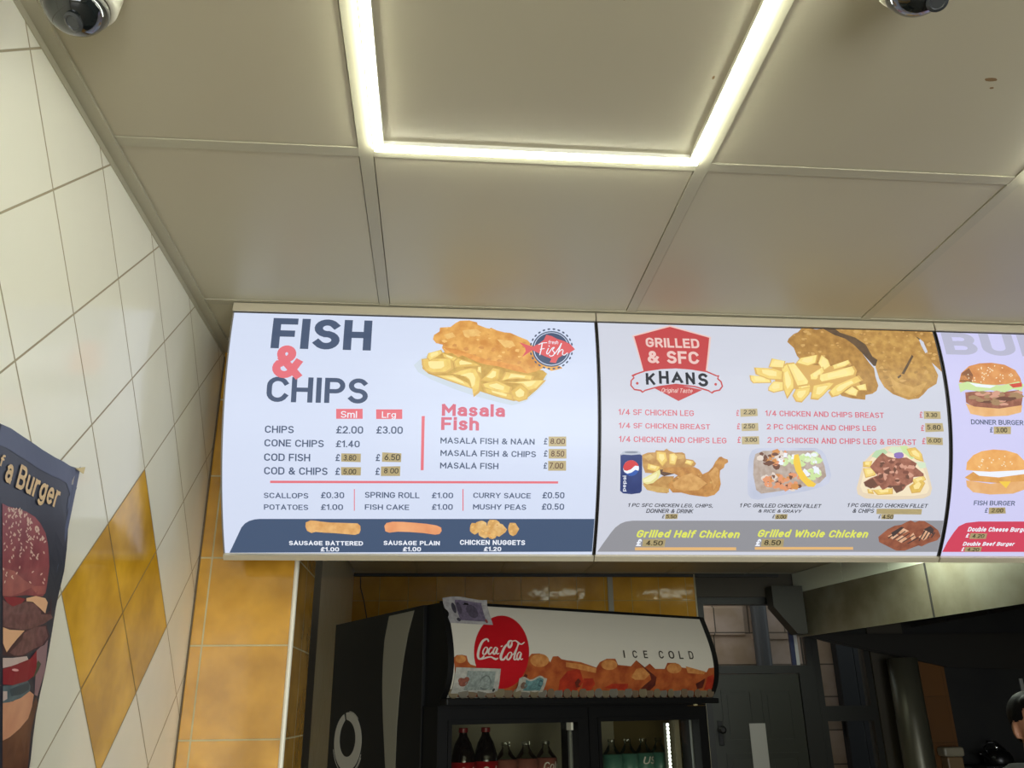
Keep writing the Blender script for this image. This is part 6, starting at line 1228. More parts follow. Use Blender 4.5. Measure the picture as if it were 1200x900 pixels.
['seedp',4,[12765,2377,12744,2362,12722,2358,12714,2366,12723,2383,12744,2397,12766,2401,12774,2393]],
['seedp',4,[11917,2617,11941,2610,11945,2602,11927,2596,11898,2596,11874,2603,11870,2612,11888,2618]],
['seedp',4,[12749,2423,12760,2409,12752,2399,12730,2399,12708,2408,12697,2422,12704,2432,12726,2432]],
['seedp',4,[11947,2593,11964,2583,11962,2573,11943,2570,11917,2575,11900,2585,11902,2595,11921,2598]],
['seedp',4,[11645,2564,11631,2550,11614,2544,11604,2551,11607,2566,11621,2580,11638,2586,11648,2579]],
['seedp',4,[12566,2500,12580,2488,12575,2477,12554,2476,12529,2483,12514,2496,12519,2506,12541,2508]],
['seedp',4,[12232,2545,12235,2530,12224,2520,12205,2522,12190,2533,12186,2548,12197,2557,12216,2556]],
['seedp',4,[11910,2633,11929,2624,11929,2614,11910,2610,11884,2614,11864,2623,11864,2633,11883,2637]],
['seedp',4,[12597,2485,12591,2469,12575,2461,12558,2465,12550,2479,12556,2495,12572,2504,12589,2500]],
['seedp',4,[12226,2547,12241,2535,12237,2525,12217,2523,12192,2529,12177,2541,12181,2551,12201,2554]],
['seedp',4,[12316,2546,12310,2530,12294,2522,12278,2526,12271,2540,12277,2556,12292,2564,12308,2560]],
['seedp',4,[11985,2612,12008,2605,12011,2596,11992,2590,11963,2592,11941,2599,11938,2608,11956,2614]],
['seedp',4,[12539,2476,12558,2466,12557,2456,12536,2452,12507,2457,12488,2468,12489,2478,12510,2481]],
['seedp',4,[11966,2584,11951,2569,11933,2564,11923,2570,11926,2586,11941,2601,11959,2606,11970,2600]],
['seedp',4,[12499,2493,12475,2479,12454,2476,12448,2485,12462,2501,12486,2514,12507,2517,12513,2508]],
['seedp',4,[12550,2524,12569,2513,12568,2503,12547,2500,12518,2504,12499,2515,12500,2525,12521,2529]],
['seedp',4,[12845,2359,12821,2345,12799,2341,12792,2350,12803,2366,12827,2380,12849,2384,12857,2375]],
['seedp',4,[11966,2610,11951,2595,11933,2589,11923,2596,11926,2612,11942,2626,11960,2632,11970,2625]],
['pattydark',2,[11892,1470,12306,1511,12598,1526,12775,1505,13045,1451,13326,1395,13418,1448,13367,1597,13224,1624,13393,1600,13486,1367,13372,1290,13097,1221,13094,1115,12085,1031]],
['patty',3,[11912,1424,12094,1395,12392,1420,12638,1489,12932,1481,13144,1397,13175,1271,13011,1192,12573,1112,12223,1101,12052,1106]],
['cheese',5,[12598,1526,12882,1593,13184,1597,13286,1544,13276,1389,13073,1443,12825,1501,12616,1487]],
['tomatod',4,[11916,1463,12266,1502,12581,1514,12474,1439,12235,1371,12049,1400]],
['patty',3,[11992,1243,13463,1394,13542,1352,13295,1243,12995,1156,12696,1106,12344,1099,12056,1095]],
['pattydark',2,[12047,1116,13043,1172,13384,1239,13542,1081,13424,951,13175,875,12802,748,12500,742,12213,737]],
['patty',3,[12715,1062,13043,1172,13366,1213,13485,1076,13368,947,13143,884,12792,770,12544,756,12386,780,12704,970]],
['cheese',5,[12061,1085,12259,1069,12726,1098,12546,980,12396,869,12298,781,12149,885]],
['onion',3,[12227,705,12510,721,12950,768,13027,715,12695,641,12283,579]],
['tomatod',4,[12288,568,12690,652,13070,740,13223,866,13309,635,13278,517,13094,442,12662,374,12371,378]],
['tomatol',5,[12761,570,12742,560,12688,554,12621,554,12565,560,12542,571,12561,581,12613,587,12681,587,12738,580]],
['leafblue',4,[12380,356,12662,374,13089,454,13230,378,13234,309,12985,215,12660,157,12473,145]],
['leafdark',5,[12589,318,12816,367,13157,421,13197,331,12966,259,12675,233]],
['onion',5,[12408,293,12526,295,12569,199,12464,166]],
['leafg',3,[13227,632,13323,730,13426,688,13384,592,13271,471]],
['bunpeach',3,[12473,145,12753,168,13234,309,13389,266,13405,105,13340,-54,13110,-184,12854,-286,12679,-323]],
['board',1,[12674,-312,12854,-286,13110,-184,13330,-31,13482,244,13579,152,13502,-237,13549,-707,12828,-664]],
['mauve',1,[13234,867,13506,1029,13580,600,13521,245,13417,266]]],
'poster_outline': [
[1.0972,.3565],
[1.1245,.3596],
[1.1861,.3595],
[1.2198,.3583],
[1.2607,.3587],
[1.2907,.3606],
[1.3163,.361],
[1.3447,.3648],
[1.3556,.3635],
[1.3396,.3536],
[1.3315,.3417],
[1.3349,.3193],
[1.343,.2941],
[1.3505,.2555],
[1.3574,.2042],
[1.3588,.1659],
[1.36,.1221],
[1.3585,.0852],
[1.3596,.0434],
[1.3607,.0025],
[1.3574,-.0763]],
'postertext': [
['a Burger',1.1316,1.2968,.3225,.2816],
['f',1.1113,1.1224,.3209,.304]],
'fishscript': [
[.0022,[[.7242,.0903],[.7333,.086],[.7433,.0853]]],
[.0026,[[.7325,.0869],[.7296,.1028],[.726,.117]]],
[.002,[[.7276,.1028],[.7371,.1008]]],
[.0024,[[.747,.1005],[.7464,.1016],[.7456,.1033],[.7447,.1052],[.7438,.1072],[.743,.109],[.7426,.1104],[.7425,.1116],[.7426,.1126],[.7428,.1135],[.7432,.1142],[.7436,.1146],[.7441,.1148],[.7448,.1145],[.7458,.1138],[.7468,.1128],[.7478,.1117],[.7486,.1108],[.7492,.1102]]],
[.0024,[[.7488,.0933],[.7492,.0946]]],
[.0022,[[.7492,.1102],[.75,.109],[.751,.1071],[.7523,.1049],[.7536,.1027],[.7549,.1008],[.7561,.0994],[.7572,.0984],[.7584,.0977],[.7595,.0973],[.7605,.0971],[.7612,.0971],[.7615,.0974],[.7612,.098],[.7604,.0989],[.7592,.1001],[.7581,.1014],[.7572,.1027],[.7568,.1038],[.757,.1048],[.7577,.1058],[.7586,.1068],[.7595,.1078],[.7603,.1089],[.7607,.1099],[.7608,.1111],[.7607,.1124],[.7605,.1137],[.7601,.115],[.7596,.1161],[.7589,.117],[.758,.1178],[.7569,.1185],[.7557,.1191],[.7544,.1195],[.7532,.1197],[.7522,.1199],[.7515,.1197],[.7508,.1193],[.7502,.1188],[.7497,.1182],[.7493,.1176],[.749,.1173]]],
[.0024,[[.7623,.113],[.7635,.1112],[.7653,.1087],[.7673,.1057],[.7695,.1026],[.7715,.0997],[.7731,.0971],[.7745,.0947],[.7758,.0922],[.7769,.0899],[.7778,.0879],[.7785,.0866],[.7789,.0861],[.7788,.0866],[.7784,.0878],[.7778,.0897],[.777,.092],[.7761,.0945],[.7752,.097],[.7742,.0998],[.773,.1032],[.7718,.1067],[.7706,.1101],[.7696,.113],[.7688,.115]]],
[.0022,[[.7698,.1115],[.7709,.1103],[.7724,.1087],[.7742,.1067],[.7761,.1048],[.7778,.1033],[.7791,.1023],[.7801,.102],[.7809,.1021],[.7815,.1025],[.7819,.1031],[.7822,.104],[.7824,.1049],[.7823,.1061],[.7819,.1076],[.7813,.1094],[.7808,.1111],[.7804,.1126],[.7804,.1138],[.7808,.1147],[.7813,.1154],[.7821,.116],[.783,.1163],[.7839,.1165],[.7849,.1164],[.786,.1158],[.7873,.1149],[.7888,.1138],[.7901,.1126],[.7913,.1116],[.7921,.1109]]]]}

def pairs(f): return [(f[i]/1e4, f[i+1]/1e4) for i in range(0, len(f), 2)]
for k_ in ('poly', 'can', 'poster'): ART[k_] = [q[:-1]+[pairs(q[-1])] for q in ART[k_]]
# ------------------------------------------------------------------ shell
cream1, cream2, groutc = (243, 240, 222), (239, 235, 216), (164, 152, 122)
yel1, yel2, ygrout = (212, 160, 58), (202, 148, 48), (205, 192, 150)
WX = -.581
r2 = math.sqrt(.5)
def rotated_grid(m, ang, y0, z0):
    c, s = math.cos(ang), math.sin(ang)
    n = [q for q in m.node_tree.nodes if q.type == 'MAPPING'][0]
    n.inputs['Rotation'].default_value = (0, 0, ang); n.inputs['Location'].default_value = (-(c*y0 - s*z0) + 20*.1952, -(s*y0 + c*z0) + 20*.1952, 0)
P0 = 20*.1952
m_wl = tile_mat('glazed cream diagonal tiles', (1, 2), (0, 0), (.1952, .1952), cream1, cream2, groutc, .0035, .12,
                patch=((P0, P0+2*.1952), (P0, P0+2*.1952)), patch_cols=((238, 184, 52), (228, 172, 44), (150, 120, 60)), mscale=9)
rotated_grid(m_wl, math.radians(45), 1.6595-.276, CZ+.175)
m_pil = tile_mat('glazed yellow wall tiles', (0, 2), (.55, -(CZ+.132)+2.05), (.205, .2065), yel1, yel2, ygrout, .004, .16, mottled=.3, mscale=11)
m_pils = tile_mat('glazed yellow tiles on the pier side', (1, 2), (-2.30+2.05, -(CZ+.132)+2.05), (.205, .2065), yel1, yel2, ygrout, .004, .16, mottled=.3, mscale=11)
m_bk = tile_mat('glazed yellow tiles on the rear wall', (0, 2), (-.602+2.0, -(CZ+.715)+4.0), (.2, .2), yel1, yel2, (190, 170, 110), .004, .10, mottled=.2, mscale=6, bumpy=.16)
m_tile = mat('off-white laminated ceiling tile', (190, 183, 156), .42, noise=(1.6, (184, 175, 150), 2))
m_grid = mat('off-white ceiling bars', (178, 172, 148), .45)
m_floor = tile_mat('grey floor tiles', (0, 1), (0, 0), (.3, .3), (120, 112, 100), (110, 103, 92), (80, 76, 70), .005, .35)
m_paint = mat('cream wall paint', (205, 198, 178), .6)
m_darkwall = mat('mottled dark kitchen wall', (26, 25, 21), .5, noise=(5, (17, 16, 14)))  # near-black wall with random darker mottling
m_dark = mat('dark varnished timber', (52, 44, 34), .45)
m_door = mat('dark grey-green painted door', (44, 45, 36), .4)
m_frame = mat('dark green-black window frame', (30, 30, 25), .45)
YB = 6.05; X1 = 5.2; YF = -2.6
bm = nb(); box(bm, WX-.2, X1+.2, YF-.2, 8.4, -.12, 0); struct('floor', bm, m_floor)
# ceiling: tiles drop into a grid of bars
GX, GY = -.1387, 1.2245
bm = nb(); tb = .012
xs = [WX] + [GX+.6*i for i in range(0, 9) if GX+.6*i < X1] + [X1]
ys = [YF] + [GY+.6*j for j in range(-7, 9) if YF < GY+.6*j < YB] + [YB]
for i in range(len(xs)-1):
    for j in range(len(ys)-1):
        if abs(xs[i]-GX) < .01 and abs(ys[j+1]-GY) < .01: pass
        box(bm, xs[i]+.0136, xs[i+1]-.0136, ys[j]+.0136, ys[j+1]-.0136, H+.0042, H+.018)
box(bm, WX-.2, X1+.2, YF-.2, YB+.2, H+.021, H+.12)
for cx_, cy_, rx_, ry_ in ((.845, .972, .0105, .0042), (.858, .990, .0035, .0022), (.24, .86, .0016, .0016), (.41, 1.00, .002, .004)):
    bm.faces.new([bm.verts.new((cx_+rx_*math.cos(k*.5236)*(1+.12*math.sin(k*2.1)), cy_+ry_*math.sin(k*.5236), H+.0041)) for k in range(12)]).material_index = 1
struct('ceiling', bm, [m_tile, mat('brown ceiling stain', (132, 104, 66), .7)])
bm = nb()
for x in xs[1:-1]: box(bm, x-tb, x+tb, YF, YB, H+.002, H+.012)
for j in range(1, len(ys)-1):
    for i in range(len(xs)-1): box(bm, xs[i]+tb+.0002, xs[i+1]-tb-.0002, ys[j]-tb, ys[j]+tb, H+.0024, H+.012)
struct('trim_1', bm, m_grid)
bm = nb(); box(bm, WX+.0002, WX+.024, YF, 2.1195, H-.002, H+.004); box(bm, WX+.0002, WX+.002, YF, 2.1195, H-.014, H-.002)
struct('trim_2', bm, m_grid)
bm = nb(); box(bm, WX-.2, WX, YF-.2, YB+.2, 0, H+.0205); struct('wall_left', bm, m_wl)
# shop front wall behind the camera with its wide glazed opening
bm = nb(); box(bm, WX, -.1, YF-.2, YF, 0, H+.0205); box(bm, 2.5, X1, YF-.2, YF, 0, H+.0205); box(bm, -.1, 2.5, YF-.2, YF, 2.4, H+.0205); box(bm, -.1, 2.5, YF-.2, YF, 0, .3)
struct('wall_front', bm, m_paint)
bm = nb(); box(bm, X1, X1+.2, YF-.2, YB+.2, 0, H+.0205); struct('wall_right', bm, m_darkwall)
# tiled pier on the left
PX = -.345
bm = nb(); vs = box(bm, WX, PX, 2.12, 2.445, 0, H+.0065)
for f in bm.faces: f.material_index = 1 if f.normal.x > .5 or abs(f.calc_center_median().x-PX) < 1e-4 else 0
struct('wall_pier', bm, [m_pil, m_pils])
bm = nb(); tube(bm, [(PX+.001, 2.119, .0), (PX+.001, 2.119, H)], .006, 10); struct('trim_3', bm, mat('white plastic tile trim', (225, 220, 200), .3))
bm = nb(); box(bm, WX, PX-.004, 2.446, 2.62, 0, H+.006); struct('wall_pier_2', bm, m_dark)
bm = nb(); tube(bm, [(WX+.002, 2.118, 0), (WX+.002, 2.118, H-.015)], .0022, 6); struct('trim_4', bm, mat('dark sealant', (96, 80, 56), .7))
# rear wall, with the door, fanlight and side window openings
bm = nb(); T_ = .18
def wbox(x0, x1, z0, z1, mi): box(bm, x0, x1, YB, YB+T_, z0, z1, 0, mi)
wbox(WX, 1.865, 0, H+.006, 0)
wbox(1.865, 3.12, CZ+.74, H+.006, 1); wbox(3.12, 3.387, 0, H+.006, 1)
wbox(3.387, X1, 0, H+.006, 2)
struct('wall_back', bm, [m_bk, mat('dull dark painted wall', (60, 54, 41), .6), m_darkwall])
bm = nb(); box(bm, 3.392, 3.622, YB-.05, YB, 0, CZ+.36)
struct('wall_pier_3', bm, tile_mat('shade-browned yellow kitchen tiles', (0, 2), (0, 0), (.24, .3), (104, 66, 24), (96, 60, 20), (84, 60, 30), .003, .4))  # yellow tiles with the pier's shadow put into their colour as brown
bm = nb(); box(bm, 1.226, 1.264, YB-.012, YB, 0, H-.0005); struct('trim_5', bm, mat('grey plastic trunking', (150, 146, 132), .4))
bm = nb(); box(bm, 1.865, 1.875, YB-.006, YB, 0, H-.0005); struct('trim_6', bm, mat('pale tile edging', (170, 160, 125), .4))
bm = nb(); box(bm, WX, 1.86, YB-.02, YB, H-.022, H-.0005); box(bm, 1.876, 2.5, YB-.02, YB, H-.022, H-.0005); struct('trim_7', bm, m_frame)
# door leaf, frame, fanlight, side window
def frame_bm(bm, x0, x1, z0, z1, w, y0, y1):
    box(bm, x0, x0+w, y0, y1, z0, z1); box(bm, x1-w, x1, y0, y1, z0, z1); box(bm, x0+w, x1-w, y0, y1, z1-w, z1); box(bm, x0+w, x1-w, y0, y1, z0, z0+w)
m_pane = glass_mat('window glass', (.93, .96, .95), .1)
d1 = thing('door_1', 'dark panelled back door', 'door', (2.25, YB, 0)); d1['kind'] = 'structure'; del d1['label']; del d1['category']
bm = nb(); frame_bm(bm, 1.877, 2.70, 0, CZ+.74, .05, YB+.02, YB+.10); box(bm, 1.927, 2.65, YB+.02, YB+.10, CZ+.215, CZ+.268); box(bm, 2.58, 2.65, YB+.02, YB+.1, .05, CZ+.215)
obj('door_frame', bm, m_frame, d1)
bm = nb(); box(bm, 1.93, 2.577, YB+.035, YB+.075, .05, CZ+.212)
for (x0, x1) in ((2.0, 2.22), (2.29, 2.51)):
    for (z0, z1) in ((.3, .85), (.98, 1.45), (1.52, 1.86)):
        frame_bm(bm, x0, x1, z0, z1, .016, YB+.029, YB+.0355); box(bm, x0+.04, x1-.04, YB+.030, YB+.0355, z0+.04, z1-.04)
obj('door_leaf', bm, m_door, d1)
bm = nb(); lathe(bm, [(.022, 0), (.024, .006), (.012, .012), (.010, .03), (.024, .04), (.026, .055), (.014, .064)], (1.972, YB+.034, CZ-.15), 16, 0, Matrix.Rotation(math.radians(90), 4, 'X')); box(bm, 1.955, 1.99, YB+.026, YB+.034, CZ-.25, CZ-.09, .004)
obj('door_knob', bm, mat('black iron', (18, 17, 15), .35), d1)
w1 = thing('window_1', '', 'window', (2.25, YB, CZ+.27)); w1['kind'] = 'structure'; del w1['label']; del w1['category']
bm = nb(); box(bm, 1.93, 2.647, YB+.055, YB+.06, CZ+.27, CZ+.688); obj('window_glass', bm, m_pane, w1)
bm = nb(); box(bm, 2.545, 2.575, YB+.03, YB+.052, CZ+.27, CZ+.688); obj('blue_strip', bm, mat('dark blue window edging', (40, 48, 82), .4), w1, label='dark blue edging strip')
bm = nb(); box(bm, 2.576, 2.60, YB+.03, YB+.052, CZ+.27, CZ+.688); obj('white_strip', bm, mat('white window edging', (190, 190, 186), .4), w1, label='white edging strip')
w2 = thing('window_2', '', 'window', (2.9, YB, 1.0)); w2['kind'] = 'structure'; del w2['label']; del w2['category']
bm = nb(); frame_bm(bm, 2.701, 3.119, .9, CZ+.74, .042, YB+.02, YB+.10); box(bm, 2.743, 3.077, YB+.02, YB+.10, CZ-.105, CZ-.005); box(bm, 2.701, 3.119, YB+.02, YB+.1, 0, .9); box(bm, 2.743, 3.077, YB+.02, YB+.10, CZ+.45, CZ+.55)
obj('window_frame', bm, m_frame, w2)
bm = nb(); box(bm, 2.743, 3.077, YB+.055, YB+.06, .942, CZ-.105); box(bm, 2.743, 3.077, YB+.055, YB+.06, CZ-.005, CZ+.45); box(bm, 2.743, 3.077, YB+.055, YB+.06, CZ+.55, CZ+.698); obj('window_glass', bm, m_pane, w2)
# stone wall of the lane outside; its shadow band is built as the drainpipe
m_stone = tile_mat('coursed sandstone blocks', (0, 2), (.1, .07), (.46, .27), (186, 158, 138), (160, 138, 124), (96, 82, 70), .012, .8, mottled=.25, mscale=5)
bk = [n for n in m_stone.node_tree.nodes if n.type == 'TEX_BRICK'][0]; bk.offset = .42; bk.squash = .7; bk.squash_frequency = 3
bm = nb(); box(bm, .2, 6.2, 7.55, 7.8, 0, 3.1)
for i in range(14): box(bm, .2+i*.43+(.0 if i % 2 else .03), .2+i*.43+.4, 7.535-.01*(i % 3), 7.56, 2.3+.04*(i % 2), 2.58, .008)
struct('wall_lane', bm, m_stone)
bm = nb(); tube(bm, [(2.86, 7.44, 0), (2.86, 7.44, 3.0)], .07, 18)
for z in (.8, 1.75, 2.6): tube(bm, [(2.86, 7.44, z), (2.86, 7.44, z+.07)], .08, 18); box(bm, 2.76, 2.96, 7.49, 7.535, z+.01, z+.06)
gt = thing('lane_gate', 'dark timber gate outside the right half of the side window', 'gate', (4.2, 7.4, 0))
gb = nb()
for i in range(10): box(gb, 3.50+i*.15, 3.50+i*.15+.146, 7.38, 7.41, .03, 2.7, .003)
obj('boards', gb, mat('dark stained gate boards', (17, 16, 18), .6), gt)
gb = nb()
for z in (.4, 1.5, 2.4): box(gb, 3.50, 5.0, 7.411, 7.45, z, z+.12)
box(gb, 3.50, 3.58, 7.411, 7.48, 0, 2.75); obj('gate_frame', gb, mat('dark gate posts', (15, 14, 15), .6), gt)
dp = obj('shadow_pipe', bm, mat('dark shadow-band pipe', (60, 58, 58), .5), loc=(2.86, 7.44, 0)); tag(dp, 'dark drainpipe put on the lane wall for a shadow band', 'shadow_pipe')
# ------------------------------------------------------------------ ceiling light frames
def emission(name, rgb, s):
    m = bpy.data.materials.new(name); m.use_nodes = True; N = m.node_tree.nodes; N.clear(); e = N.new('ShaderNodeEmission'); e.inputs[0].default_value = lin(rgb); e.inputs[1].default_value = s
    o = N.new('ShaderNodeOutputMaterial'); m.node_tree.links.new(e.outputs[0], o.inputs[0]); MATS[name] = m; return m
m_led = emission('warm-white led strip', (250, 255, 238), STRIP)
m_lp = mat('white light frame', (225, 222, 205), .4)
def light_frame(x0, y0, label):
    t = thing('ceiling_light', label, 'ceiling light', (x0+.3, y0+.3, H), 0, None)
    a, b, c, d = x0+.0165, x0+.5835, y0+.0165, y0+.5835
    z0, z1 = H-.007, H+.0065; w = .0125
    bm = nb(); frame_rect(bm, a, b, c, d, w, z0, z1); obj('light_strip', bm, m_led, t)
    bm = nb(); frame_rect(bm, a+w+.0003, b-w-.0003, c+w+.0003, d-w-.0003, .003, H-.004, z1); obj('inner_frame', bm, m_lp, t)
    return t
def frame_rect(bm, a, b, c, d, w, z0, z1):
    box(bm, a, b, c, c+w, z0, z1); box(bm, a, b, d-w, d, z0, z1); box(bm, a, a+w, c+w, d-w, z0, z1); box(bm, b-w, b, c+w, d-w, z0, z1)
light_frame(GX, GY-.6, 'square led strip light frame around the ceiling tile in front of the menu boards')
light_frame(GX+1.2, GY-.6, 'square led strip light frame two ceiling tiles right of the other lit square')
light_frame(GX, GY-3.0, 'square led strip light frame added out of view nearest the shop door')  # unseen frame added behind the camera for ambient light and reflections
m_panel = emission('white led ceiling panel', (240, 250, 232), PANEL)
def kitchen_panel(x, y, sx, sy, label):
    t = thing('kitchen_light', label, 'ceiling light', (x, y, H), 0)
    bm = nb(); box(bm, x-sx/2, x+sx/2, y-sy/2, y+sy/2, H-.012, H-.002); obj('diffuser', bm, m_panel, t)
    bm = nb(); frame_rect(bm, x-sx/2-.014, x+sx/2+.014, y-sy/2-.014, y+sy/2+.014, .013, H-.016, H-.0008); obj('light_frame', bm, m_lp, t)
kitchen_panel(2.58, 4.46, .24, .24, 'small square led panel in the kitchen ceiling beside the extractor hood')
m_panel = emission('softer white led ceiling panel', (236, 246, 228), 6.0)
kitchen_panel(.98, 5.08, .44, .26, 'oblong led panel in the kitchen ceiling behind the fridge')
kitchen_panel(1.93, 5.08, .44, .26, 'oblong led panel in the kitchen ceiling before the back door')
# ------------------------------------------------------------------ cctv cameras
m_white = mat('white plastic housing', (225, 220, 198), .35)
m_dome = mat('smoked camera dome', (26, 30, 30), .05, spec=.7, coat=.6)
def cctv(x, y, r, zc, label, full=True):
    t = thing('security_camera', label, 'security camera', (x, y, H))
    bm = nb(); lathe(bm, [(r*1.28, H), (r*1.30, H-.012), (r*1.22, zc+.008), (r*1.04, zc), (r*1.01, zc+.003)], (x, y, 0), 36); obj('housing', bm, m_white, t, smooth=True)
    bm = nb(); prof = [(max(.0004, r*math.cos(a)), zc - r*math.sin(a)*.95) for a in [i*math.pi/2/12 for i in range(-2, 13)]]; lathe(bm, prof, (x, y, 0), 36); obj('dome', bm, m_dome, t, smooth=True)
    bm = nb(); lathe(bm, [(r*.98, zc-r*.18), (r*1.02, zc-r*.18), (r*1.02, zc-.001), (r*.98, zc-.001)], (x, y, 0), 36); obj('trim_ring', bm, mat('grey camera ring', (150, 148, 136), .3), t, smooth=True)
    bm = nb(); lathe(bm, [(.011, 0), (.013, .004), (.009, .006), (.008, .005)], (x+.010, y-.012, zc-r*.955), 20, 0, Matrix.Rotation(math.radians(155), 4, 'X') @ Matrix.Rotation(math.radians(-18), 4, 'Y')); obj('lens', bm, mat('camera lens', (58, 60, 62), .2), t)
cctv(-.482, .876, .040, H-.046, 'white and smoked-dome security camera on the ceiling beside the tiled wall')
cctv(.597, .760, .040, H-.046, 'smoked-dome security camera on the ceiling right of the lit square frame')
# ------------------------------------------------------------------ menu light boxes
BX = [-.4925, .376, 1.2455]; BW = .866
def prof_y(z): return 1.82+.69-math.sqrt(.69**2-(z-.80)**2)     # z above the camera
ZS = [.903-.0005*i for i in range(0, 1260)]; YS = [prof_y(z) for z in ZS]; SS = [0.0]
for i in range(1, len(ZS)): SS.append(SS[-1]+math.hypot(ZS[i]-ZS[i-1], YS[i]-YS[i-1]))
def at_s(s):
    s = max(0, min(SS[-1]-1e-6, s)); lo, hi = 0, len(SS)-1
    while hi-lo > 1:
        m = (lo+hi)//2
        if SS[m] <= s: lo = m
        else: hi = m
    t = (s-SS[lo])/(SS[hi]-SS[lo]); z = ZS[lo]+(ZS[hi]-ZS[lo])*t; y = YS[lo]+(YS[hi]-YS[lo])*t
    n = Vector((0, -.69+.0, 0)); a = math.asin(max(-1, min(1, (z-.80)/.69))); return y, z, Vector((0, -math.cos(a), math.sin(a)))
def on_board(b, u, s, off):
    y, z, n = at_s(s); return Vector((BX[b]+u, y, CZ+z)) + n*off
ST_, SB_ = .0237, .602
def band(bm, b, u0, u1, s0, s1, o0, o1, n=26, mi=0):
    """curved slab following the box profile between offsets o0..o1"""
    rows = []
    for i in range(n+1):
        s = s0+(s1-s0)*i/n
        rows.append([bm.verts.new(on_board(b, u, s, o)) for u, o in ((u0, o1), (u1, o1), (u1, o0), (u0, o0))])
    for a, c in zip(rows, rows[1:]):
        for k in range(4): bm.faces.new([a[k], a[(k+1) % 4], c[(k+1) % 4], c[k]]).material_index = mi
    bm.faces.new(rows[0][::-1]).material_index = mi; bm.faces.new(rows[-1]).material_index = mi
def pmat(name, rgb, k=SIGN, noise=None):
    m = mat('backlit print '+name, rgb, .3, spec=.2, emit=k, noise=noise); b = m.node_tree.nodes['Principled BSDF']
    for l in list(b.inputs['Base Color'].links): m.node_tree.links.remove(l)
    b.inputs['Base Color'].default_value = tuple(c*.16 for c in lin(rgb)[:3])+(1,)      # translucent film: most of its light comes from behind
    return m
PR = dict(
 paper0=((212,221,243),), paper=((212,221,243),), paper1=((206,209,222),), paper2=((207,205,242),), navy=((68,82,110),), red=((224,98,110),), rose=((206,88,110),), white=((236,240,250),), band=((62,80,110),),
 sausage=((232,176,104),(60,(206,140,70))), sausage2=((238,160,104),(25,(222,132,82))), nuggeta=((226,176,100),(70,(196,138,66))), nuggetb=((232,190,120),(70,(204,146,72))),
 tray=((196,208,222),), chipshade=((204,160,66),(60,(176,128,46))), chipa=((238,206,104),(50,(222,178,78))), chipb=((242,214,120),(50,(226,186,84))), chipc=((230,192,88),(50,(210,164,66))),
 batter=((232,170,80),(42,(196,118,44))), batterdark=((206,124,46),(60,(232,158,70))), batterlight=((240,196,112),(60,(226,166,84))), fishred=((214,80,84),),
 pale=((232,196,190),), shield=((190,66,68),), black=((34,36,44),), menured=((204,86,102),), greyband=((148,148,154),), lime=((222,226,92),), orange=((224,172,104),),
 grill=((150,78,50),(60,(110,52,34))), char=((52,38,36),), grillflesh=((206,146,104),(90,(226,176,140))), canblue=((48,62,118),(30,(40,52,104))), silver=((176,184,200),), silverdark=((120,128,146),),
 pepsired=((206,60,64),), pepsiblue=((50,86,170),), chiptan=((196,146,76),(70,(164,112,52))), chipd=((216,176,100),(60,(190,144,74))), chipdark=((84,58,44),), lemon=((226,218,140),), lemon2=((238,234,180),),
 legbrown=((198,138,66),(70,(160,98,42))), leglight=((214,160,88),(80,(186,126,60))), clearplastic=((190,196,216),(12,(206,210,228))), rice=((186,170,160),(80,(160,136,120))), salmon=((222,140,96),), gravy=((206,132,66),), riceb=((222,206,194),), brownd=((98,60,46),),
 lettuce=((196,222,150),), lettuceb=((214,232,186),), peppery=((240,196,60),), traycream=((226,206,176),), traycream2=((240,222,186),), cucumbera=((176,208,162),), cucumberb=((206,224,190),), cabbage=((132,104,178),),
 meat=((166,102,80),(70,(120,66,50))), meatl=((206,146,122),), meatd=((112,62,48),), crumb=((184,134,60),(60,(146,98,40))), crumbb=((196,148,70),(60,(158,108,46))), crumbl=((206,160,84),(60,(184,134,62))), crumbdark=((92,68,44),(50,(66,50,36))),
 chipshade2=((206,156,74),), chipedge=((210,162,74),), chiphi=((248,222,142),), crusth=((236,184,100),), crustd=((206,134,62),), crumh=((200,154,82),), crumd=((160,114,52),), frya=((244,222,128),(40,(236,204,108))), fryb=((240,212,112),(40,(228,188,90))), fryc=((246,226,140),(40,(238,208,112))),
 ghost=((184,184,206),), bun=((222,150,84),(40,(198,116,58))), bundark=((128,76,46),), seed=((244,226,190),), tomato=((206,66,54),), donner=((158,122,84),), bunbase=((232,178,116),(40,(222,158,92))), bunb=((238,174,96),(40,(224,148,70))), fishpatty=((224,160,80),(60,(206,136,60))), redband=((206,62,86),))
KEEP = ('paper', 'paper0', 'paper1', 'paper2', 'white', 'ghost', 'pale', 'greyband', 'clearplastic')
def wash(c, k): return tuple(v+(250-v)*k for v in c)
def print_mat(n):
    v = PR[n]; k = 0 if n in KEEP else .06 if n in ('navy', 'band', 'black', 'redband', 'canblue', 'pepsired', 'pepsiblue', 'lime', 'shield') else .13
    return pmat(n, wash(v[0], k), SIGN, (v[1][0], wash(v[1][1], k)) if len(v) > 1 else None)
m_alu = mat('satin beige aluminium', (205, 195, 170), .33, metal=.35)
m_blk = mat('dark joint strip', (38, 36, 34), .5)
m_tape = mat('brown parcel tape', (168, 152, 114), .4, emit=.3)  # slight self-glow put into the tape to lift its brightness
m_ink = mat('black marker ink', (30, 26, 24), .5)
m_inkr = mat('dark red marker ink', (88, 46, 36), .5)
BLAB = ['backlit curved FISH & CHIPS menu board next to the tiled left wall', 'backlit curved GRILLED & SFC menu board between the fish and burger boards', 'backlit curved burger menu board with DONNER BURGER at the right']
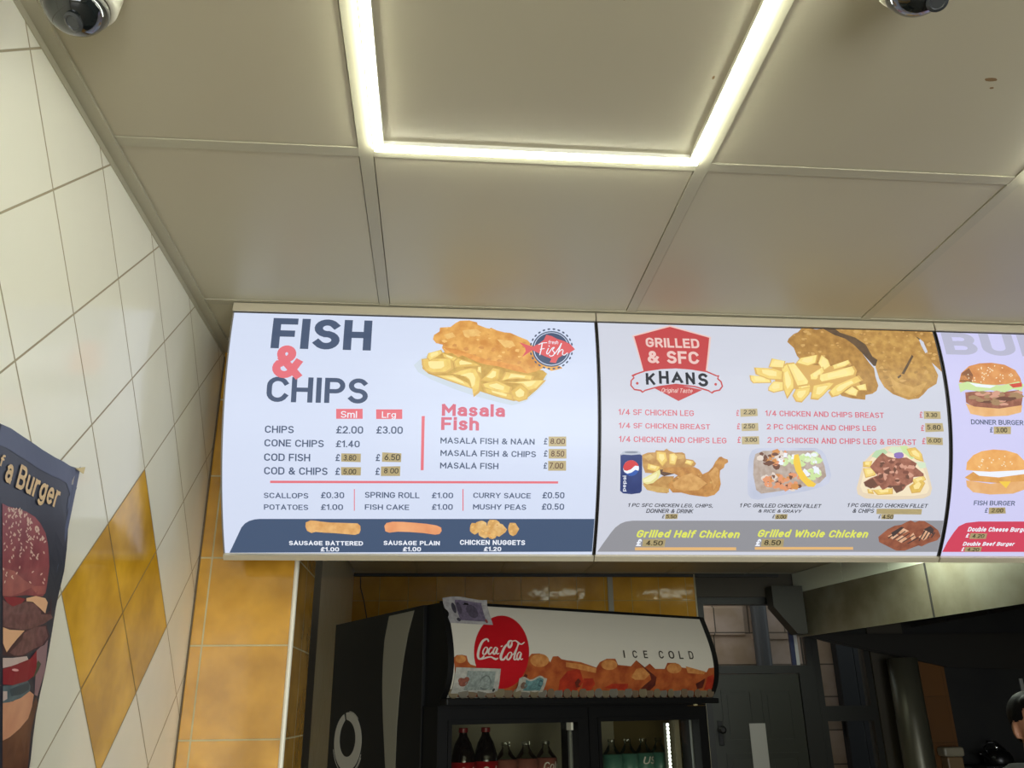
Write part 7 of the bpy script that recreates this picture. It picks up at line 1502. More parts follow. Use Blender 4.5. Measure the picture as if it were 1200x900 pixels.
for b in range(3):
    x0 = BX[b]; x1 = x0+BW
    t = thing('menu_lightbox', BLAB[b], 'menu board', ((x0+x1)/2, 2.05, H-.6), 0, 'menu light boxes above the counter')
    # casing behind the face: closed body with end caps
    bm = nb(); n = 24; ss = [.002+(.618-.002)*i/n for i in range(n+1)]
    def section(x): return [on_board(b, x-x0, s, -.004) for s in ss] + [Vector((x, 2.17, CZ+.43)), Vector((x, 2.17, H-.0012))]
    sa = section(x0+.004); prism(bm, sa, (BW-.008, 0, 0)); obj('casing', bm, mat('beige casing', (150, 142, 118), .5), t)
    bm = nb(); band(bm, b, .003, BW-.003, ST_, SB_, -.003, 0); obj('face_panel', bm, print_mat('paper%d' % b), t, smooth=False)
    bm = nb(); band(bm, b, 0, BW, .0008, ST_-.0008, -.004, .007, 4); band(bm, b, 0, BW, ST_-.0008, ST_+.0008, -.004, .003, 2, 1); obj('top_rail', bm, [m_alu, m_blk], t)
    bm = nb(); band(bm, b, 0, BW, SB_+.0006, .6165, -.004, .008, 8); obj('bottom_rail', bm, m_alu, t)
    for u in (0, BW-.0028):
        bm = nb(); band(bm, b, u, u+.0028, ST_, SB_, -.004, .002); obj('side_strip', bm, m_blk if not (b == 0 and u == 0) else mat('grey side strip', (120, 116, 110), .4), t)
    # printed pictures and lettering
    names = []; bm = nb(); lay = bm.verts.layers.float.new('lay')
    for (bb, mn, ly, pts) in ART['poly']:
        if bb != b: continue
        if mn not in names: names.append(mn)
        tmp = nb(); f = tmp.faces.new([tmp.verts.new((max(.004, min(BW-.004, u)), -max(ST_+.0008, min(SB_-.0004, s)), 0)) for u, s in pts])
        bmesh.ops.remove_doubles(tmp, verts=tmp.verts[:], dist=1e-6)
        bmesh.ops.triangulate(tmp, faces=tmp.faces[:])
        if max(p[1] for p in pts)-min(p[1] for p in pts) > .012: slice_y(tmp, .012)
        k = len(bm.verts); append_flat(bm, tmp, names.index(mn)); bm.verts.ensure_lookup_table()
        for v in bm.verts[k:]: v[lay] = ly
    for v in bm.verts: v.co = on_board(b, v.co.x, -v.co.y, .0004+v[lay]*.00022)
    obj('printed_pictures', bm, [print_mat(q) for q in names], t)
    names = []; bm = nb(); lay = bm.verts.layers.float.new('lay')
    for (bb, mn, s, (u0, u1, s0, s1), bold, sh, ly) in ART['text']:
        if bb != b: continue
        if mn not in names: names.append(mn)
        k = len(bm.verts); add_text(bm, s, u0, u1, -s1, -max(s0, ST_+.001), names.index(mn), bold, sh, .012); bm.verts.ensure_lookup_table()
        for v in bm.verts[k:]: v[lay] = ly
    if b == 0:       # brush-lettered word over the badge
        for w, pts in ART['fishscript']:
            k = len(bm.verts); tm = nb(); pen(tm, [(u, -q) for u, q in pts], w); append_flat(bm, tm, names.index('white')); bm.verts.ensure_lookup_table()
            for v in bm.verts[k:]: v[lay] = 15
    if b == 1:
        for (bb, mn, s, (u0, u1, s0, s1), ly) in ART['vtext']:
            tm, (a0, a1, c0, c1) = text_bm(s, .01, 0)
            for v in tm.verts: v.co = Vector((u1-(v.co.y-c0)/(c1-c0)*(u1-u0), -(s1-(v.co.x-a0)/(a1-a0)*(s1-s0)), 0))
            k = len(bm.verts); append_flat(bm, tm, names.index(mn)); bm.verts.ensure_lookup_table()
            for v in bm.verts[k:]: v[lay] = ly
    for v in bm.verts: v.co = on_board(b, max(.004, min(BW-.004, v.co.x)), -v.co.y, .0004+v[lay]*.00022)
    obj('lettering', bm, [print_mat(q) for q in names], t)
    for i, (bb, q, s, tt) in enumerate(ART['sticker']):
        if bb != b: continue
        bm = nb(); o0, o1 = .0018, .0022
        a = [on_board(b, u, s_, o0) for u, s_ in q]; c = [on_board(b, u, s_, o1) for u, s_ in q]
        av = [bm.verts.new(p) for p in a]; cv = [bm.verts.new(p) for p in c]
        bm.faces.new(cv); bm.faces.new(av[::-1])
        for k in range(4): bm.faces.new([av[k], av[(k+1) % 4], cv[(k+1) % 4], cv[k]])
        so = obj('price_sticker', bm, m_tape, t, label=('handwritten %s on brown tape' % s.replace(' ', '.')) if s else 'blank brown tape over the print')
        if s:
            bm = nb(); add_text(bm, s, tt[0], tt[1], -tt[3], -tt[2], 0, -.004, .06)
            for v in bm.verts: v.co = on_board(b, v.co.x, -v.co.y, .0026+v.co.z)
            obj('handwriting', bm, m_inkr if b == 0 and i > 3 else m_ink, so)
# ------------------------------------------------------------------ poster on the left wall
PM = dict(back=((44,48,60),), bunred=((150,74,78),(30,(126,54,62))), bunpink=((170,96,88),(40,(146,76,76))), seedp=((216,186,168),), patty=((122,84,84),(90,(92,58,60))), pattydark=((76,44,52),(60,(58,34,42))), cheese=((226,176,136),), tomatod=((134,26,42),), tomatol=((220,160,160),), onion=((196,176,170),),
 leafblue=((92,112,118),(60,(66,86,96))), leafdark=((48,66,76),), leafg=((70,76,58),), bunpeach=((214,158,124),(20,(196,138,110))), board=((112,74,54),(25,(84,54,44))), mauve=((142,112,116),), fold=((74,82,108),), letters=((214,182,132),))
def poster_mat(n): v = PM[n]; return mat('printed vinyl '+n, v[0], .32, spec=.4, noise=v[1] if len(v) > 1 else None)
def wall_pt(y, z, off):
    w = .0012*(1+math.sin(y*26+z*17)) + .003*max(0, (y-1.30)/.06)**2*math.sin(z*21)**2
    return Vector((WX+.0045+max(0, w)+off, y, CZ+z))
t = thing('poster', 'dark torn vinyl poster of a stacked burger on the tiled left wall', 'poster', (WX+.005, 1.1, CZ))
ol = ART['poster_outline']; edge = ol + [[.80, -.30], [.80, .345]]
edge[-3] = [1.36, -.30]
bm = nb(); fv = [bm.verts.new((y, z, 0)) for y, z in edge]; bm.faces.new(fv); bmesh.ops.triangulate(bm, faces=bm.faces[:]); slice_y(bm, .03)
for y in [.8+.03*i for i in range(1, 20)]: bmesh.ops.bisect_plane(bm, geom=bm.verts[:]+bm.edges[:]+bm.faces[:], plane_co=(y, 0, 0), plane_no=(1, 0, 0))
r = bmesh.ops.extrude_face_region(bm, geom=bm.faces[:])
ex_ = {v for v in r['geom'] if isinstance(v, bmesh.types.BMVert)}
for v in bm.verts: v.co = wall_pt(v.co.x, v.co.y, 0.0 if v in ex_ else -.001)
obj('sheet', bm, poster_mat('back'), t)
names = []; bm = nb(); lay = bm.verts.layers.float.new('lay')
top = ol[:12]
extra = [('fold', 1, [[y, z] for y, z in top] + [[y-.002, z-.028] for y, z in top[::-1]]), ('fold', 1, [[1.338, .36], [1.352, .37], [1.346, .26], [1.336, .20]])]
for mn, ly, pts in extra + ART['poster']:
    if mn not in names: names.append(mn)
    tmp = nb(); tmp.faces.new([tmp.verts.new((y, z, 0)) for y, z in pts]); bmesh.ops.triangulate(tmp, faces=tmp.faces[:])
    if len(pts) > 8 and mn not in ('seedp',):
        slice_y(tmp, .03)
        for y in [.8+.03*i for i in range(1, 20)]: bmesh.ops.bisect_plane(tmp, geom=tmp.verts[:]+tmp.edges[:]+tmp.faces[:], plane_co=(y, 0, 0), plane_no=(1, 0, 0))
    k = len(bm.verts); append_flat(bm, tmp, names.index(mn)); bm.verts.ensure_lookup_table()
    for v in bm.verts[k:]: v[lay] = ly
names.append('letters')
for s, ya, yb, zt, zb in ART['postertext']:
    tmp = nb(); add_text(tmp, s, ya, yb, zb, zt, 0, .012, .12); slice_y(tmp, .01)
    for y in [.8+.01*i for i in range(1, 60)]: bmesh.ops.bisect_plane(tmp, geom=tmp.verts[:]+tmp.edges[:]+tmp.faces[:], plane_co=(y, 0, 0), plane_no=(1, 0, 0))
    k = len(bm.verts); append_flat(bm, tmp, names.index('letters')); bm.verts.ensure_lookup_table()
    for v in bm.verts[k:]: v[lay] = 8
for v in bm.verts: v.co = wall_pt(v.co.x, v.co.y, .0003+v[lay]*.00013+v.co.z)
obj('printed_burger', bm, [poster_mat(q) for q in names], t)
bm = nb(); prism(bm, [wall_pt(1.335, .362, .0005), wall_pt(1.358, .371, .004), wall_pt(1.352, .358, .006)], (.001, 0, 0)); obj('peeling_tape', bm, mat('yellowed sticky tape', (196, 178, 132), .3), t)
# ------------------------------------------------------------------ drinks fridge
FR = math.radians(27.6); FX, FY = .0175, 2.99
fridge = thing('drinks_fridge', 'black two-door drinks fridge with a curved red and white lit-up style sign', 'fridge', (FX, FY, 0), FR)
fridge['label'] = 'black two-door drinks fridge with curved ICE COLD sign under the menu boards'
FW, FD, FT = 1.246, .98, CZ+.352
def floc(x, y, z): return Matrix.Translation((FX, FY, 0)) @ Matrix.Rotation(FR, 4, 'Z') @ Vector((x, y, z))
m_fb = mat('black fridge steel', (9, 9, 8), .42, spec=.3, noise=(6, (14, 14, 12)))
m_fb2 = mat('black fridge plastic', (13, 13, 12), .5, spec=.3)
def bulge(z):
    tt = min(1, max(0, (z-.03)/.32)); return .06*math.sin(math.pi*tt**.72)
bm = nb()
box(bm, 0, .02, .131, FD, .08, FT); box(bm, FW-.02, FW, .131, FD, .08, FT); box(bm, .02, FW-.02, FD-.02, FD, .08, FT); box(bm, .02, FW-.02, .131, FD-.02, CZ+.0, FT); box(bm, .02, FW-.02, .131, FD-.02, .08, .3)
box(bm, .03, FW-.03, .16, FD-.03, 0, .08)
obj('cabinet', bm, m_fb, fridge, True)
bm = nb(); box(bm, .022, FW-.022, .60, FD-.021, .3, CZ-.002); obj('liner', bm, mat('grey fridge liner', (170, 164, 142), .5), fridge, True)
for z in (.62, .98, 1.36):
    bm = nb(); box(bm, .022, FW-.022, .12, .598, z, z+.006)
    for x in [.03+.06*i for i in range(20)]: box(bm, x, x+.004, .115, .598, z+.006, z+.010)
    obj('shelf', bm, mat('white wire shelf', (180, 180, 172), .4), fridge, True)
# canopy: body, curved sign, black rim
bm = nb()
zs = [.03+.32*i/18 for i in range(19)]
sec = [Vector((0, -bulge(z)+.006, CZ+z)) for z in zs] + [Vector((0, .1305, FT)), Vector((0, .1305, CZ+.012)), Vector((0, .006, CZ+.012))]
prism(bm, [v+Vector((.012, 0, 0)) for v in sec], (FW-.024, 0, 0)); box(bm, .004, FW-.004, .0185, .1308, CZ+.0045, CZ+.0119); obj('canopy', bm, m_fb2, fridge, True)
def sheet(bm, x0, x1, z0, z1, o0, o1, n=18, mi=0):
    rows = []
    for i in range(n+1):
        z = z0+(z1-z0)*i/n; rows.append([bm.verts.new((x, -bulge(z)-o, CZ+z)) for x, o in ((x0, o1), (x1, o1), (x1, o0), (x0, o0))])
    for a, c in zip(rows, rows[1:]):
        for k in range(4): bm.faces.new([a[k], a[(k+1) % 4], c[(k+1) % 4], c[k]]).material_index = mi
    bm.faces.new(rows[0][::-1]).material_index = mi; bm.faces.new(rows[-1]).material_index = mi
bm = nb(); sheet(bm, .014, FW-.014, .036, .346, -.005, 0); sg = obj('sign_panel', bm, mat('white sign print', (214, 208, 188), .3), fridge, True)
bm = nb(); sheet(bm, -.004, .018, .022, .352, -.006, .006); sheet(bm, FW-.018, FW+.004, .022, .352, -.006, .006); sheet(bm, .018, FW-.018, .343, .353, -.006, .006, 3); obj('sign_rim', bm, m_fb2, fridge, True)
bm = nb(); box(bm, -.002, FW-.002, -.056, .0, CZ+.012, CZ+.034, .003); obj('sign_ledge', bm, m_fb2, fridge, True)
CM = dict(red2=((196,24,34),(8,(186,20,30))), iceband=((190,104,52),(22,(150,66,34))), icelight=((214,150,84),(50,(190,118,60))), icered=((186,62,36),(30,(150,44,30))), icedark=((74,32,28),(30,(104,46,32))), script=((226,216,200),), sgrey=((70,64,54),))
def can_mat(n): v = CM[n]; return mat('fridge sign print '+n, v[0], .3, noise=v[1] if len(v) > 1 else None)
names = []; bm = nb(); lay = bm.verts.layers.float.new('lay')
def mark(k, ly):
    bm.verts.ensure_lookup_table()
    for v in bm.verts[k:]: v[lay] = ly
for mn, ly, pts in ART['can']:
    if mn not in names: names.append(mn)
    tmp = nb(); tmp.faces.new([tmp.verts.new((max(.0185, min(FW-.0185, x)), max(.037, z), 0)) for x, z in pts]); bmesh.ops.remove_doubles(tmp, verts=tmp.verts[:], dist=1e-6); bmesh.ops.triangulate(tmp, faces=tmp.faces[:]); slice_y(tmp, .015)
    k = len(bm.verts); append_flat(bm, tmp, names.index(mn)); mark(k, ly)
names += ['script', 'sgrey']
def stroke(bm, pts, w, mi):
    n = len(pts); L_ = []; R_ = []
    for i in range(n):
        a = Vector(pts[max(0, i-1)]); c = Vector(pts[min(n-1, i+1)]); d = (c-a)
        d = d.normalized() if d.length > 1e-9 else Vector((1, 0)); nn = Vector((-d.y, d.x)); ww = w*(.55+.45*math.sin(math.pi*min(1, max(0, i/(n-1)))))/2*(1.0+.55*abs(d.y))
        p = Vector(pts[i]); L_.append(bm.verts.new((p.x+nn.x*ww, p.y+nn.y*ww, 0))); R_.append(bm.verts.new((p.x-nn.x*ww, p.y-nn.y*ww, 0)))
    for i in range(n-1):
        f = bm.faces.new([L_[i], L_[i+1], R_[i+1], R_[i]]); f.material_index = mi
    z = .00003*(len(bm.faces) % 37)
    for v in L_+R_: v.co.z = z
for w, pts in ART['stk']:
    k = len(bm.verts); stroke(bm, pts, w*.00057, names.index('script')); mark(k, 5)
for ch, xa, xb, zt, zb in ART['cantext']:
    k = len(bm.verts); add_text(bm, ch, xa, xb, zb, zt, names.index('sgrey'), .006); mark(k, 5)
for v in bm.verts: v.co = Vector((v.co.x, -bulge(v.co.y)-.0004-v[lay]*.0003-v.co.z, CZ+v.co.y))
obj('sign_print', bm, [can_mat(q) for q in names], sg, True)
# doors
m_fg = glass_mat('fridge door glass', (.84, .84, .78), .22)
for x0, x1, hx in ((.004, .633, .60), (.637, FW-.004, .66)):
    z0, z1 = .12, CZ+.004
    bm = nb(); w = .052; frame_bm(bm, x0, x1, z0, z1, w, .018, .12)
    frame_bm(bm, x0+w-.014, x1-w+.014, z0+w-.014, z1-w+.014, .014, .012, .02)
    dr = obj('door', bm, m_fb2, fridge, True)
    bm = nb(); box(bm, x0+w, x1-w, .05, .056, z0+w, z1-w); obj('door_glass', bm, m_fg, dr, True)
    bm = nb(); tube(bm, [(hx, .018, .95), (hx, -.02, .97), (hx, -.02, 1.33), (hx, .018, 1.35)], .011, 10); obj('handle', bm, m_fb, dr, True)
bm = nb(); box(bm, FW-.075, FW-.060, .008, .0175, CZ+.0045, CZ+.0105, .001); obj('hinge_cap', bm, mat('yellowed plastic cap', (200, 190, 140), .4), fridge, True)
bm = nb(); box(bm, .556, .566, .02, .05, CZ-.075, CZ-.049, .001); obj('gasket_clip', bm, mat('pale gasket clip', (206, 204, 180), .4), fridge, True)
for x in (.573, 1.186):
    bm = nb(); box(bm, x, x+.008, .057, .066, .2, CZ-.05); obj('glass_gasket', bm, mat('pale grey gasket', (150, 152, 150), .4), fridge, True)
# interior led strip with its row of diodes
bm = nb(); box(bm, 1.112, 1.130, .125, .140, .35, CZ-.060); ls = obj('light_bar', bm, mat('white light bar', (200, 200, 190), .4), fridge, True)
bm = nb()
for i in range(60):
    z = CZ-.068-.0145*i
    if z > .37: lathe(bm, [(.0058, 0), (.0055, .003), (.002, .005)], (1.121, .1245, z), 8, 0, Matrix.Rotation(math.radians(90), 4, 'X'))
ld = obj('diodes', bm, emission('cool led diodes', (240, 250, 255), 7.0), ls, True); 
bm = nb(); box(bm, FW-.024, FW-.0205, .135, .598, .3, CZ-.004); obj('liner_side', bm, mat('yellowed liner', (140, 122, 76), .5), fridge, True, label='yellowed inner side wall')
bm = nb(); box(bm, .0205, .024, .135, .598, .3, CZ-.004); box(bm, .024, FW-.024, .135, .598, CZ-.006, CZ-.001); obj('liner_side', bm, MATS['grey fridge liner'], fridge, True)
bm = nb(); box(bm, 1.165, 1.190, .13, .16, .3, CZ-.004); obj('centre_post', bm, mat('grey liner post', (150, 142, 120), .5), fridge, True)
# graphics on the left side panel
m_sg = mat('grey-beige vinyl graphic', (172, 166, 142), .4); m_sr = mat('pale vinyl ring graphic', (222, 216, 196), .4)
rl, rr_ = ART['ribbon']
def interp(c, z):
    for (y0, z0), (y1, z1) in zip(c, c[1:]):
        if z1 <= z <= z0: return y0+(y1-y0)*(z-z0)/(z1-z0)
    return c[0][0] if z > c[0][1] else c[-1][0]
bm = nb(); ring = [(.4227, .346), (.2073, .3414)]
L_ = [(interp(rl, .34-.02*i), .34-.02*i) for i in range(0, 27)]; R_ = [(interp(rr_, .34-.02*i), .34-.02*i) for i in range(0, 27)]
L_ += [(.37, -.30), (.335, -.42)]; R_ += [(.318, -.30), (.312, -.42)]
prism(bm, [(-.0004, y, CZ+z) for y, z in L_[::1]] + [(-.0004, y, CZ+z) for y, z in R_[::-1]], (-.0008, 0, 0)); obj('side_ribbon', bm, m_sg, fridge, True)
bm = nb(); cy, cz = .775, -.118
def rp(rad, a, dy=0, dz=0): return (-.0004, cy+dy+rad*1.30*math.cos(a)*.92, CZ+cz+dz+rad*math.sin(a)*.92)
n = 56; A_ = []; B_ = []
for i in range(n+1):
    a = math.radians(78+352*i/n); e = .55+.45*math.sin(math.pi*i/n)**.6
    A_.append(rp(.118+.004*math.sin(a), a)); B_.append(rp(.118-.054*e, a, .0, .006))
for i in range(n):
    prism(bm, [A_[i], A_[i+1], B_[i+1], B_[i]], (-.0008, 0, 0))
for k, (r0, a0, a1) in enumerate(((.124, 200, 250), (.130, 205, 235), (.124, -60, -15), (.123, 92, 130))):
    for i in range(10):
        a = math.radians(a0+(a1-a0)*i/10); c = math.radians(a0+(a1-a0)*(i+1)/10); prism(bm, [rp(r0+.003, a), rp(r0+.003, c), rp(r0, c), rp(r0, a)], (-.0008, 0, 0))
bmesh.ops.remove_doubles(bm, verts=bm.verts[:], dist=1e-5); obj('side_ring', bm, m_sr, fridge, True)
bm = nb(); box(bm, -.0008, -.0002, .129, .1305, .09, FT); obj('side_seam', bm, mat('dull steel seam', (60, 58, 52), .4), fridge, True)
# ---- bottles on the shelf behind the doors
m_cola = mat('dark cola in plastic', (20, 12, 10), .08, coat=.5); m_cap = mat('red bottle cap', (120, 20, 24), .4); m_lab = mat('red bottle label', (168, 26, 34), .4); m_labt = mat('white label lettering', (225, 215, 205), .4)
m_clear = glass_mat('clear bottle plastic', (.86, .87, .82), .3); m_teal = mat('teal bottle label', (88, 138, 122), .4, noise=(20, (72, 120, 108))); m_labp = mat('dusky pink bottle label', (150, 92, 82), .4)
SHZ = 1.40
def bottle(fx, fy, r, h, ms, label, letters, group, l0=.33, l1=.61):
    p = floc(fx, fy, SHZ); t = thing('drink_bottle', label, 'bottle', p, FR, group)
    bm = nb(); lathe(bm, [(r*.8, 0), (r, .012), (r, h*.30), (r*.97, h*.36), (r*.98, h*min(.74, l1)), (r*.93, h*max(.68, min(.765, l1+.03))), (r*.66, h*.82), (r*.36, h*.90), (r*.30, h*.94), (r*.30, h*.955)], (0, 0, 0), 24); obj('bottle_body', bm, ms[0], t, True, True)
    bm = nb(); lathe(bm, [(r*1.012, h*l0), (r*1.012, h*l1)], (0, 0, 0), 24); lb = obj('bottle_label', bm, ms[1], t, True, True)
    bm = nb(); lathe(bm, [(r*.36, h*.945), (r*.37, h*.955), (r*.37, h*.995), (r*.33, h)], (0, 0, 0), 20); obj('bottle_cap', bm, ms[2], t, True)
    if not letters: return
    bm = nb(); add_text(bm, letters, -.8, .8, h*(l1-.17), h*(l1-.05), 0, .01, .25)
    for v in bm.verts:
        a = v.co.x - math.pi/2; q = r*1.03+v.co.z; v.co = Vector((q*math.cos(a), q*math.sin(a), v.co.y))
    obj('label_lettering', bm, m_labt, lb, True)
bl = ['large dark cola bottle at the left end of the fridge shelf', 'large dark cola bottle second from the left end of the fridge shelf']
for i, fx in enumerate((.206, .300)): bottle(fx, .20, .0455, .288, (m_cola, m_lab, m_cap), bl[i], 'Cola', 'cola bottles behind the left fridge door')
bl = ['dull bottle with dusky pink label, third from the left behind the left fridge door', 'dull bottle with dusky pink label, fourth from the left behind the left fridge door', 'dull bottle with dusky pink label, nearest the middle post of the fridge']
for i, fx in enumerate((.392, .482, .572)): bottle(fx, .21, .042, .235, (m_clear, m_labp, m_clear), bl[i], 'Cola' if i == 2 else '', 'cola bottles behind the left fridge door', .4, .75)
bl = ['clear bottle with teal label, first from the left behind the right fridge door', 'clear bottle with teal label, second from the left behind the right fridge door', 'clear bottle with teal label, third from the left behind the right fridge door', 'clear bottle with teal label beside the bright light bar in the fridge']
for i, fx in enumerate((.892, .975, 1.058, 1.141)): bottle(fx, .21, .039, .232, (m_clear, m_teal, m_clear), bl[i], 'US' if i == 2 else '', 'teal label bottles behind the right fridge door', .3, .76)
# ---- banknotes stuck on the sign
NM = [((176,172,168), (120,108,128), (70,66,76), (150,60,56)), ((188,186,172), (150,160,150), (150,86,66), (60,60,56)), ((186,180,160), (104,146,142), (60,88,96), (132,104,84))]
NL = ['crumpled purple-grey banknote draped over the top left corner of the fridge sign', 'pale banknote standing at the lower left of the red disc on the fridge sign', 'small folded teal banknote at the lower right of the red disc on the fridge sign']
def bil(q, s, t_): 
    a = Vector(q[0])*(1-s)+Vector(q[1])*s; b = Vector(q[3])*(1-s)+Vector(q[2])*s; return a*(1-t_)+b*t_
for i, q in enumerate(ART['notes']):
    c = bil(q, .5, .5); p0 = floc(c.x, -bulge(c.y)-.003, CZ+c.y); t = thing('banknote', NL[i], 'banknote', p0, FR, 'banknotes on the fridge sign')
    base = Vector((c.x, -bulge(c.y)-.003, CZ+c.y))
    def npt(s, tt, off, i=i, q=q):
        p = bil(q, s, tt); w = .0022*math.sin(s*9+i)+.0012*math.sin(tt*8+2*i)
        edge = 0.006*max(0, (s-.9)/.1) if i == 0 else 0
        if i == 0: zz = p.y+.006*math.sin(s*5)*(1-tt)
        elif i == 2: zz = p.y+.006*math.sin(s*11)*(1-tt)
        else: zz = p.y
        yy = -bulge(min(zz, .352)) - .004 - max(0, .0022+w) - off - edge
        if zz > .352: yy -= (.004)
        return Vector((p.x, yy, CZ+zz)) - base
    def patch(bm, s0, s1, t0, t1, off, mi=0, n=10):
        g = [[bm.verts.new(npt(s0+(s1-s0)*a/n, t0+(t1-t0)*b/n, off)) for a in range(n+1)] for b in range(n+1)]
        for b in range(n):
            for a in range(n): bm.faces.new([g[b][a], g[b][a+1], g[b+1][a+1], g[b+1][a]]).material_index = mi
        return g
    bm = nb(); g = patch(bm, 0, 1, 0, 1, 0); r = bmesh.ops.extrude_face_region(bm, geom=bm.faces[:])
    for v in r['geom']:
        if isinstance(v, bmesh.types.BMVert): v.co += Vector((0, .0006, 0))
    cc = NM[i]; obj('paper', bm, mat('banknote paper %s' % 'abc'[i], cc[0], .7, noise=(70, tuple(int(v*.86) for v in cc[0]))), t, True)
    bm = nb()
    patch(bm, .26, .88, .12, .88, .0005, 0)
    def oval(cs, ct, rs, rt, off, mi):
        bm.faces.new([bm.verts.new(npt(cs+rs*math.cos(k*.349), ct+rt*math.sin(k*.349), off)) for k in range(18)]).material_index = mi
    if i == 0:
        oval(.62, .50, .13, .26, .0009, 1); oval(.20, .42, .05, .2, .0009, 2); oval(.33, .42, .06, .22, .0009, 1); oval(.22, .86, .045, .07, .0009, 2); oval(.88, .86, .03, .08, .0009, 3); oval(.64, .42, .05, .12, .0012, 0)
    elif i == 1:
        oval(.20, .58, .10, .16, .0009, 2); oval(.14, .5, .06, .1, .001, 2); oval(.27, .46, .06, .1, .001, 2); oval(.68, .58, .12, .3, .0009, 1); oval(.69, .46, .055, .14, .0012, 0); oval(.90, .88, .03, .07, .0009, 3)
    else:
        oval(.22, .55, .12, .22, .0009, 3); oval(.62, .5, .14, .3, .0009, 1); oval(.8, .45, .09, .2, .0009, 2); oval(.5, .6, .07, .2, .0011, 0)
    obj('note_print', bm, [mat('banknote tint %s%d' % ('abc'[i], k), c_, .7, noise=(110, tuple(int(v*.8) for v in c_))) for k, c_ in enumerate((cc[1], tuple(int(v*.75) for v in cc[1]), cc[2], cc[3]))], t, True)
# ---- coins standing along the ledge of the sign
random.seed(9)
ORD = ['first','second','third','fourth','fifth','sixth','seventh','eighth','ninth','tenth','eleventh','twelfth','thirteenth','fourteenth','fifteenth','sixteenth','seventeenth']
m_coin = [mat('dull brass coin', (128, 116, 88), .45, metal=.25), mat('dull nickel coin', (120, 114, 98), .42, metal=.25), mat('dull copper coin', (122, 104, 80), .45, metal=.25)]
NC = 34; xc = .032; proto = {}
def coin_mesh(r, mi):
    k = (round(r, 4), mi)
    if k in proto: return proto[k]
    b_ = nb(); lathe(b_, [(r*.90, 0), (r, .0003), (r, .0022), (r*.92, .0025), (r*.88, .0021), (.0005, .0021)], (0, 0, 0), 26, 0)
    bmesh.ops.recalc_face_normals(b_, faces=b_.faces[:]); me = bpy.data.meshes.new('coin'); b_.to_mesh(me); b_.free(); me.materials.append(m_coin[mi]); proto[k] = me; return me
rads = [random.choice((.0195, .0175, .0185, .0165)) for _ in range(NC)]
rads = [.019, .019] + rads[2:]
pitch = (1.222-.036)/(NC-1)
for i in range(NC):
    r = rads[i]; x = .036+pitch*i; z = .034+r*.98
    o = bpy.data.objects.new('coin', coin_mesh(r, (i*7 + i//3) % 3)); COL.objects.link(o)
    off = .0065+.0028*(i % 2)
    y = -bulge(.05)-off
    tilt = math.radians(80); tz = random.uniform(-.05, .05)
    o.matrix_world = Matrix.Translation(floc(x, y+.001, CZ+z)) @ Matrix.Rotation(FR+tz, 4, 'Z') @ Matrix.Rotation(math.radians(97), 4, 'X')
    lb = ('%s coin from the left end of the row on the fridge sign ledge' % ORD[i]) if i < 17 else ('%s coin from the right end of the row on the fridge sign ledge' % ORD[NC-1-i])
    tag(o, 'dull ' + lb, 'coin', 'coins along the fridge sign ledge')
# ------------------------------------------------------------------ extractor hood
m_ss = mat('smeared stainless steel', (150, 148, 130), .34, metal=.55, noise=(3.2, (118, 112, 90), 6), bump=(8, .04))
m_ssd = mat('near-black steel', (20, 19, 16), .5, metal=.2)  # even near-black steel for the hood inside and the shelf
m_clad = mat('pale riveted cladding', (196, 200, 182), .4)
hood = thing('extractor_hood', 'large stained stainless steel extractor hood below the kitchen ceiling at the right', 'extractor hood', (3.9, 4.7, CZ+.455))
hA, hB, hC = Vector((2.60, 6.03, 0)), Vector((2.80, 4.64, 0)), Vector((2.955, 3.35, 0))
zb, zt = CZ+.455, CZ+.76
def vplate(bm, a, b, z0, z1, th=.004, mi=0):
    d = (b-a).normalized(); n = Vector((d.y, -d.x, 0)); n = n if n.x > 0 else -n
    prism(bm, [(a.x, a.y, z0), (b.x, b.y, z0), (b.x, b.y, z1), (a.x, a.y, z1)], n*th, mi)
bm = nb(); vplate(bm, hA, hB-(hB-hA).normalized()*.003, zb, zt); obj('side_panel', bm, m_ss, hood)
bm = nb(); vplate(bm, hB+(hC-hB).normalized()*.003, hC, zb, zt); obj('side_panel', bm, m_ss, hood)
bm = nb(); vplate(bm, Vector((2.79, 4.62+.05, 0)), Vector((2.803, 4.62-.05, 0)), zb, zt, .006); bm.transform(Matrix.Translation((.006, 0, 0))); obj('seam_strip', bm, m_blk, hood)
bm = nb(); box(bm, hC.x, 5.19, 3.34, 3.346, zb, zt); obj('front_panel', bm, m_ss, hood)
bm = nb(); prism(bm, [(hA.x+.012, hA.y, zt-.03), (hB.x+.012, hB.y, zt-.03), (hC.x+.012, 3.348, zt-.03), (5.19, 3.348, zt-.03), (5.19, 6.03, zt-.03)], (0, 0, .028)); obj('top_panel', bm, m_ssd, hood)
bm = nb()
for i in range(5):
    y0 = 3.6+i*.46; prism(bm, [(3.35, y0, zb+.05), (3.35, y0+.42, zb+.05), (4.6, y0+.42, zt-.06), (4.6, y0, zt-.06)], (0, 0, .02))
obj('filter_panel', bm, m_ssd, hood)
bm = nb(); prism(bm, [(2.604, 5.99, CZ+.474), (5.19, 5.99, CZ+.474), (5.19, 5.99, CZ+.20), (3.64, 5.99, CZ+.243), (2.80, 5.99, CZ+.415), (2.72, 5.99, CZ+.435)], (0, .008, 0)); prism(bm, [(2.604, 5.975, CZ+.474), (3.64, 5.975, CZ+.243), (3.64, 5.975, CZ+.262), (2.604, 5.975, CZ+.500)], (0, .03, 0)); obj('back_baffle', bm, mat('dark brown steel', (34, 31, 24), .5, metal=.2), hood)  # baffle in one even dark brown
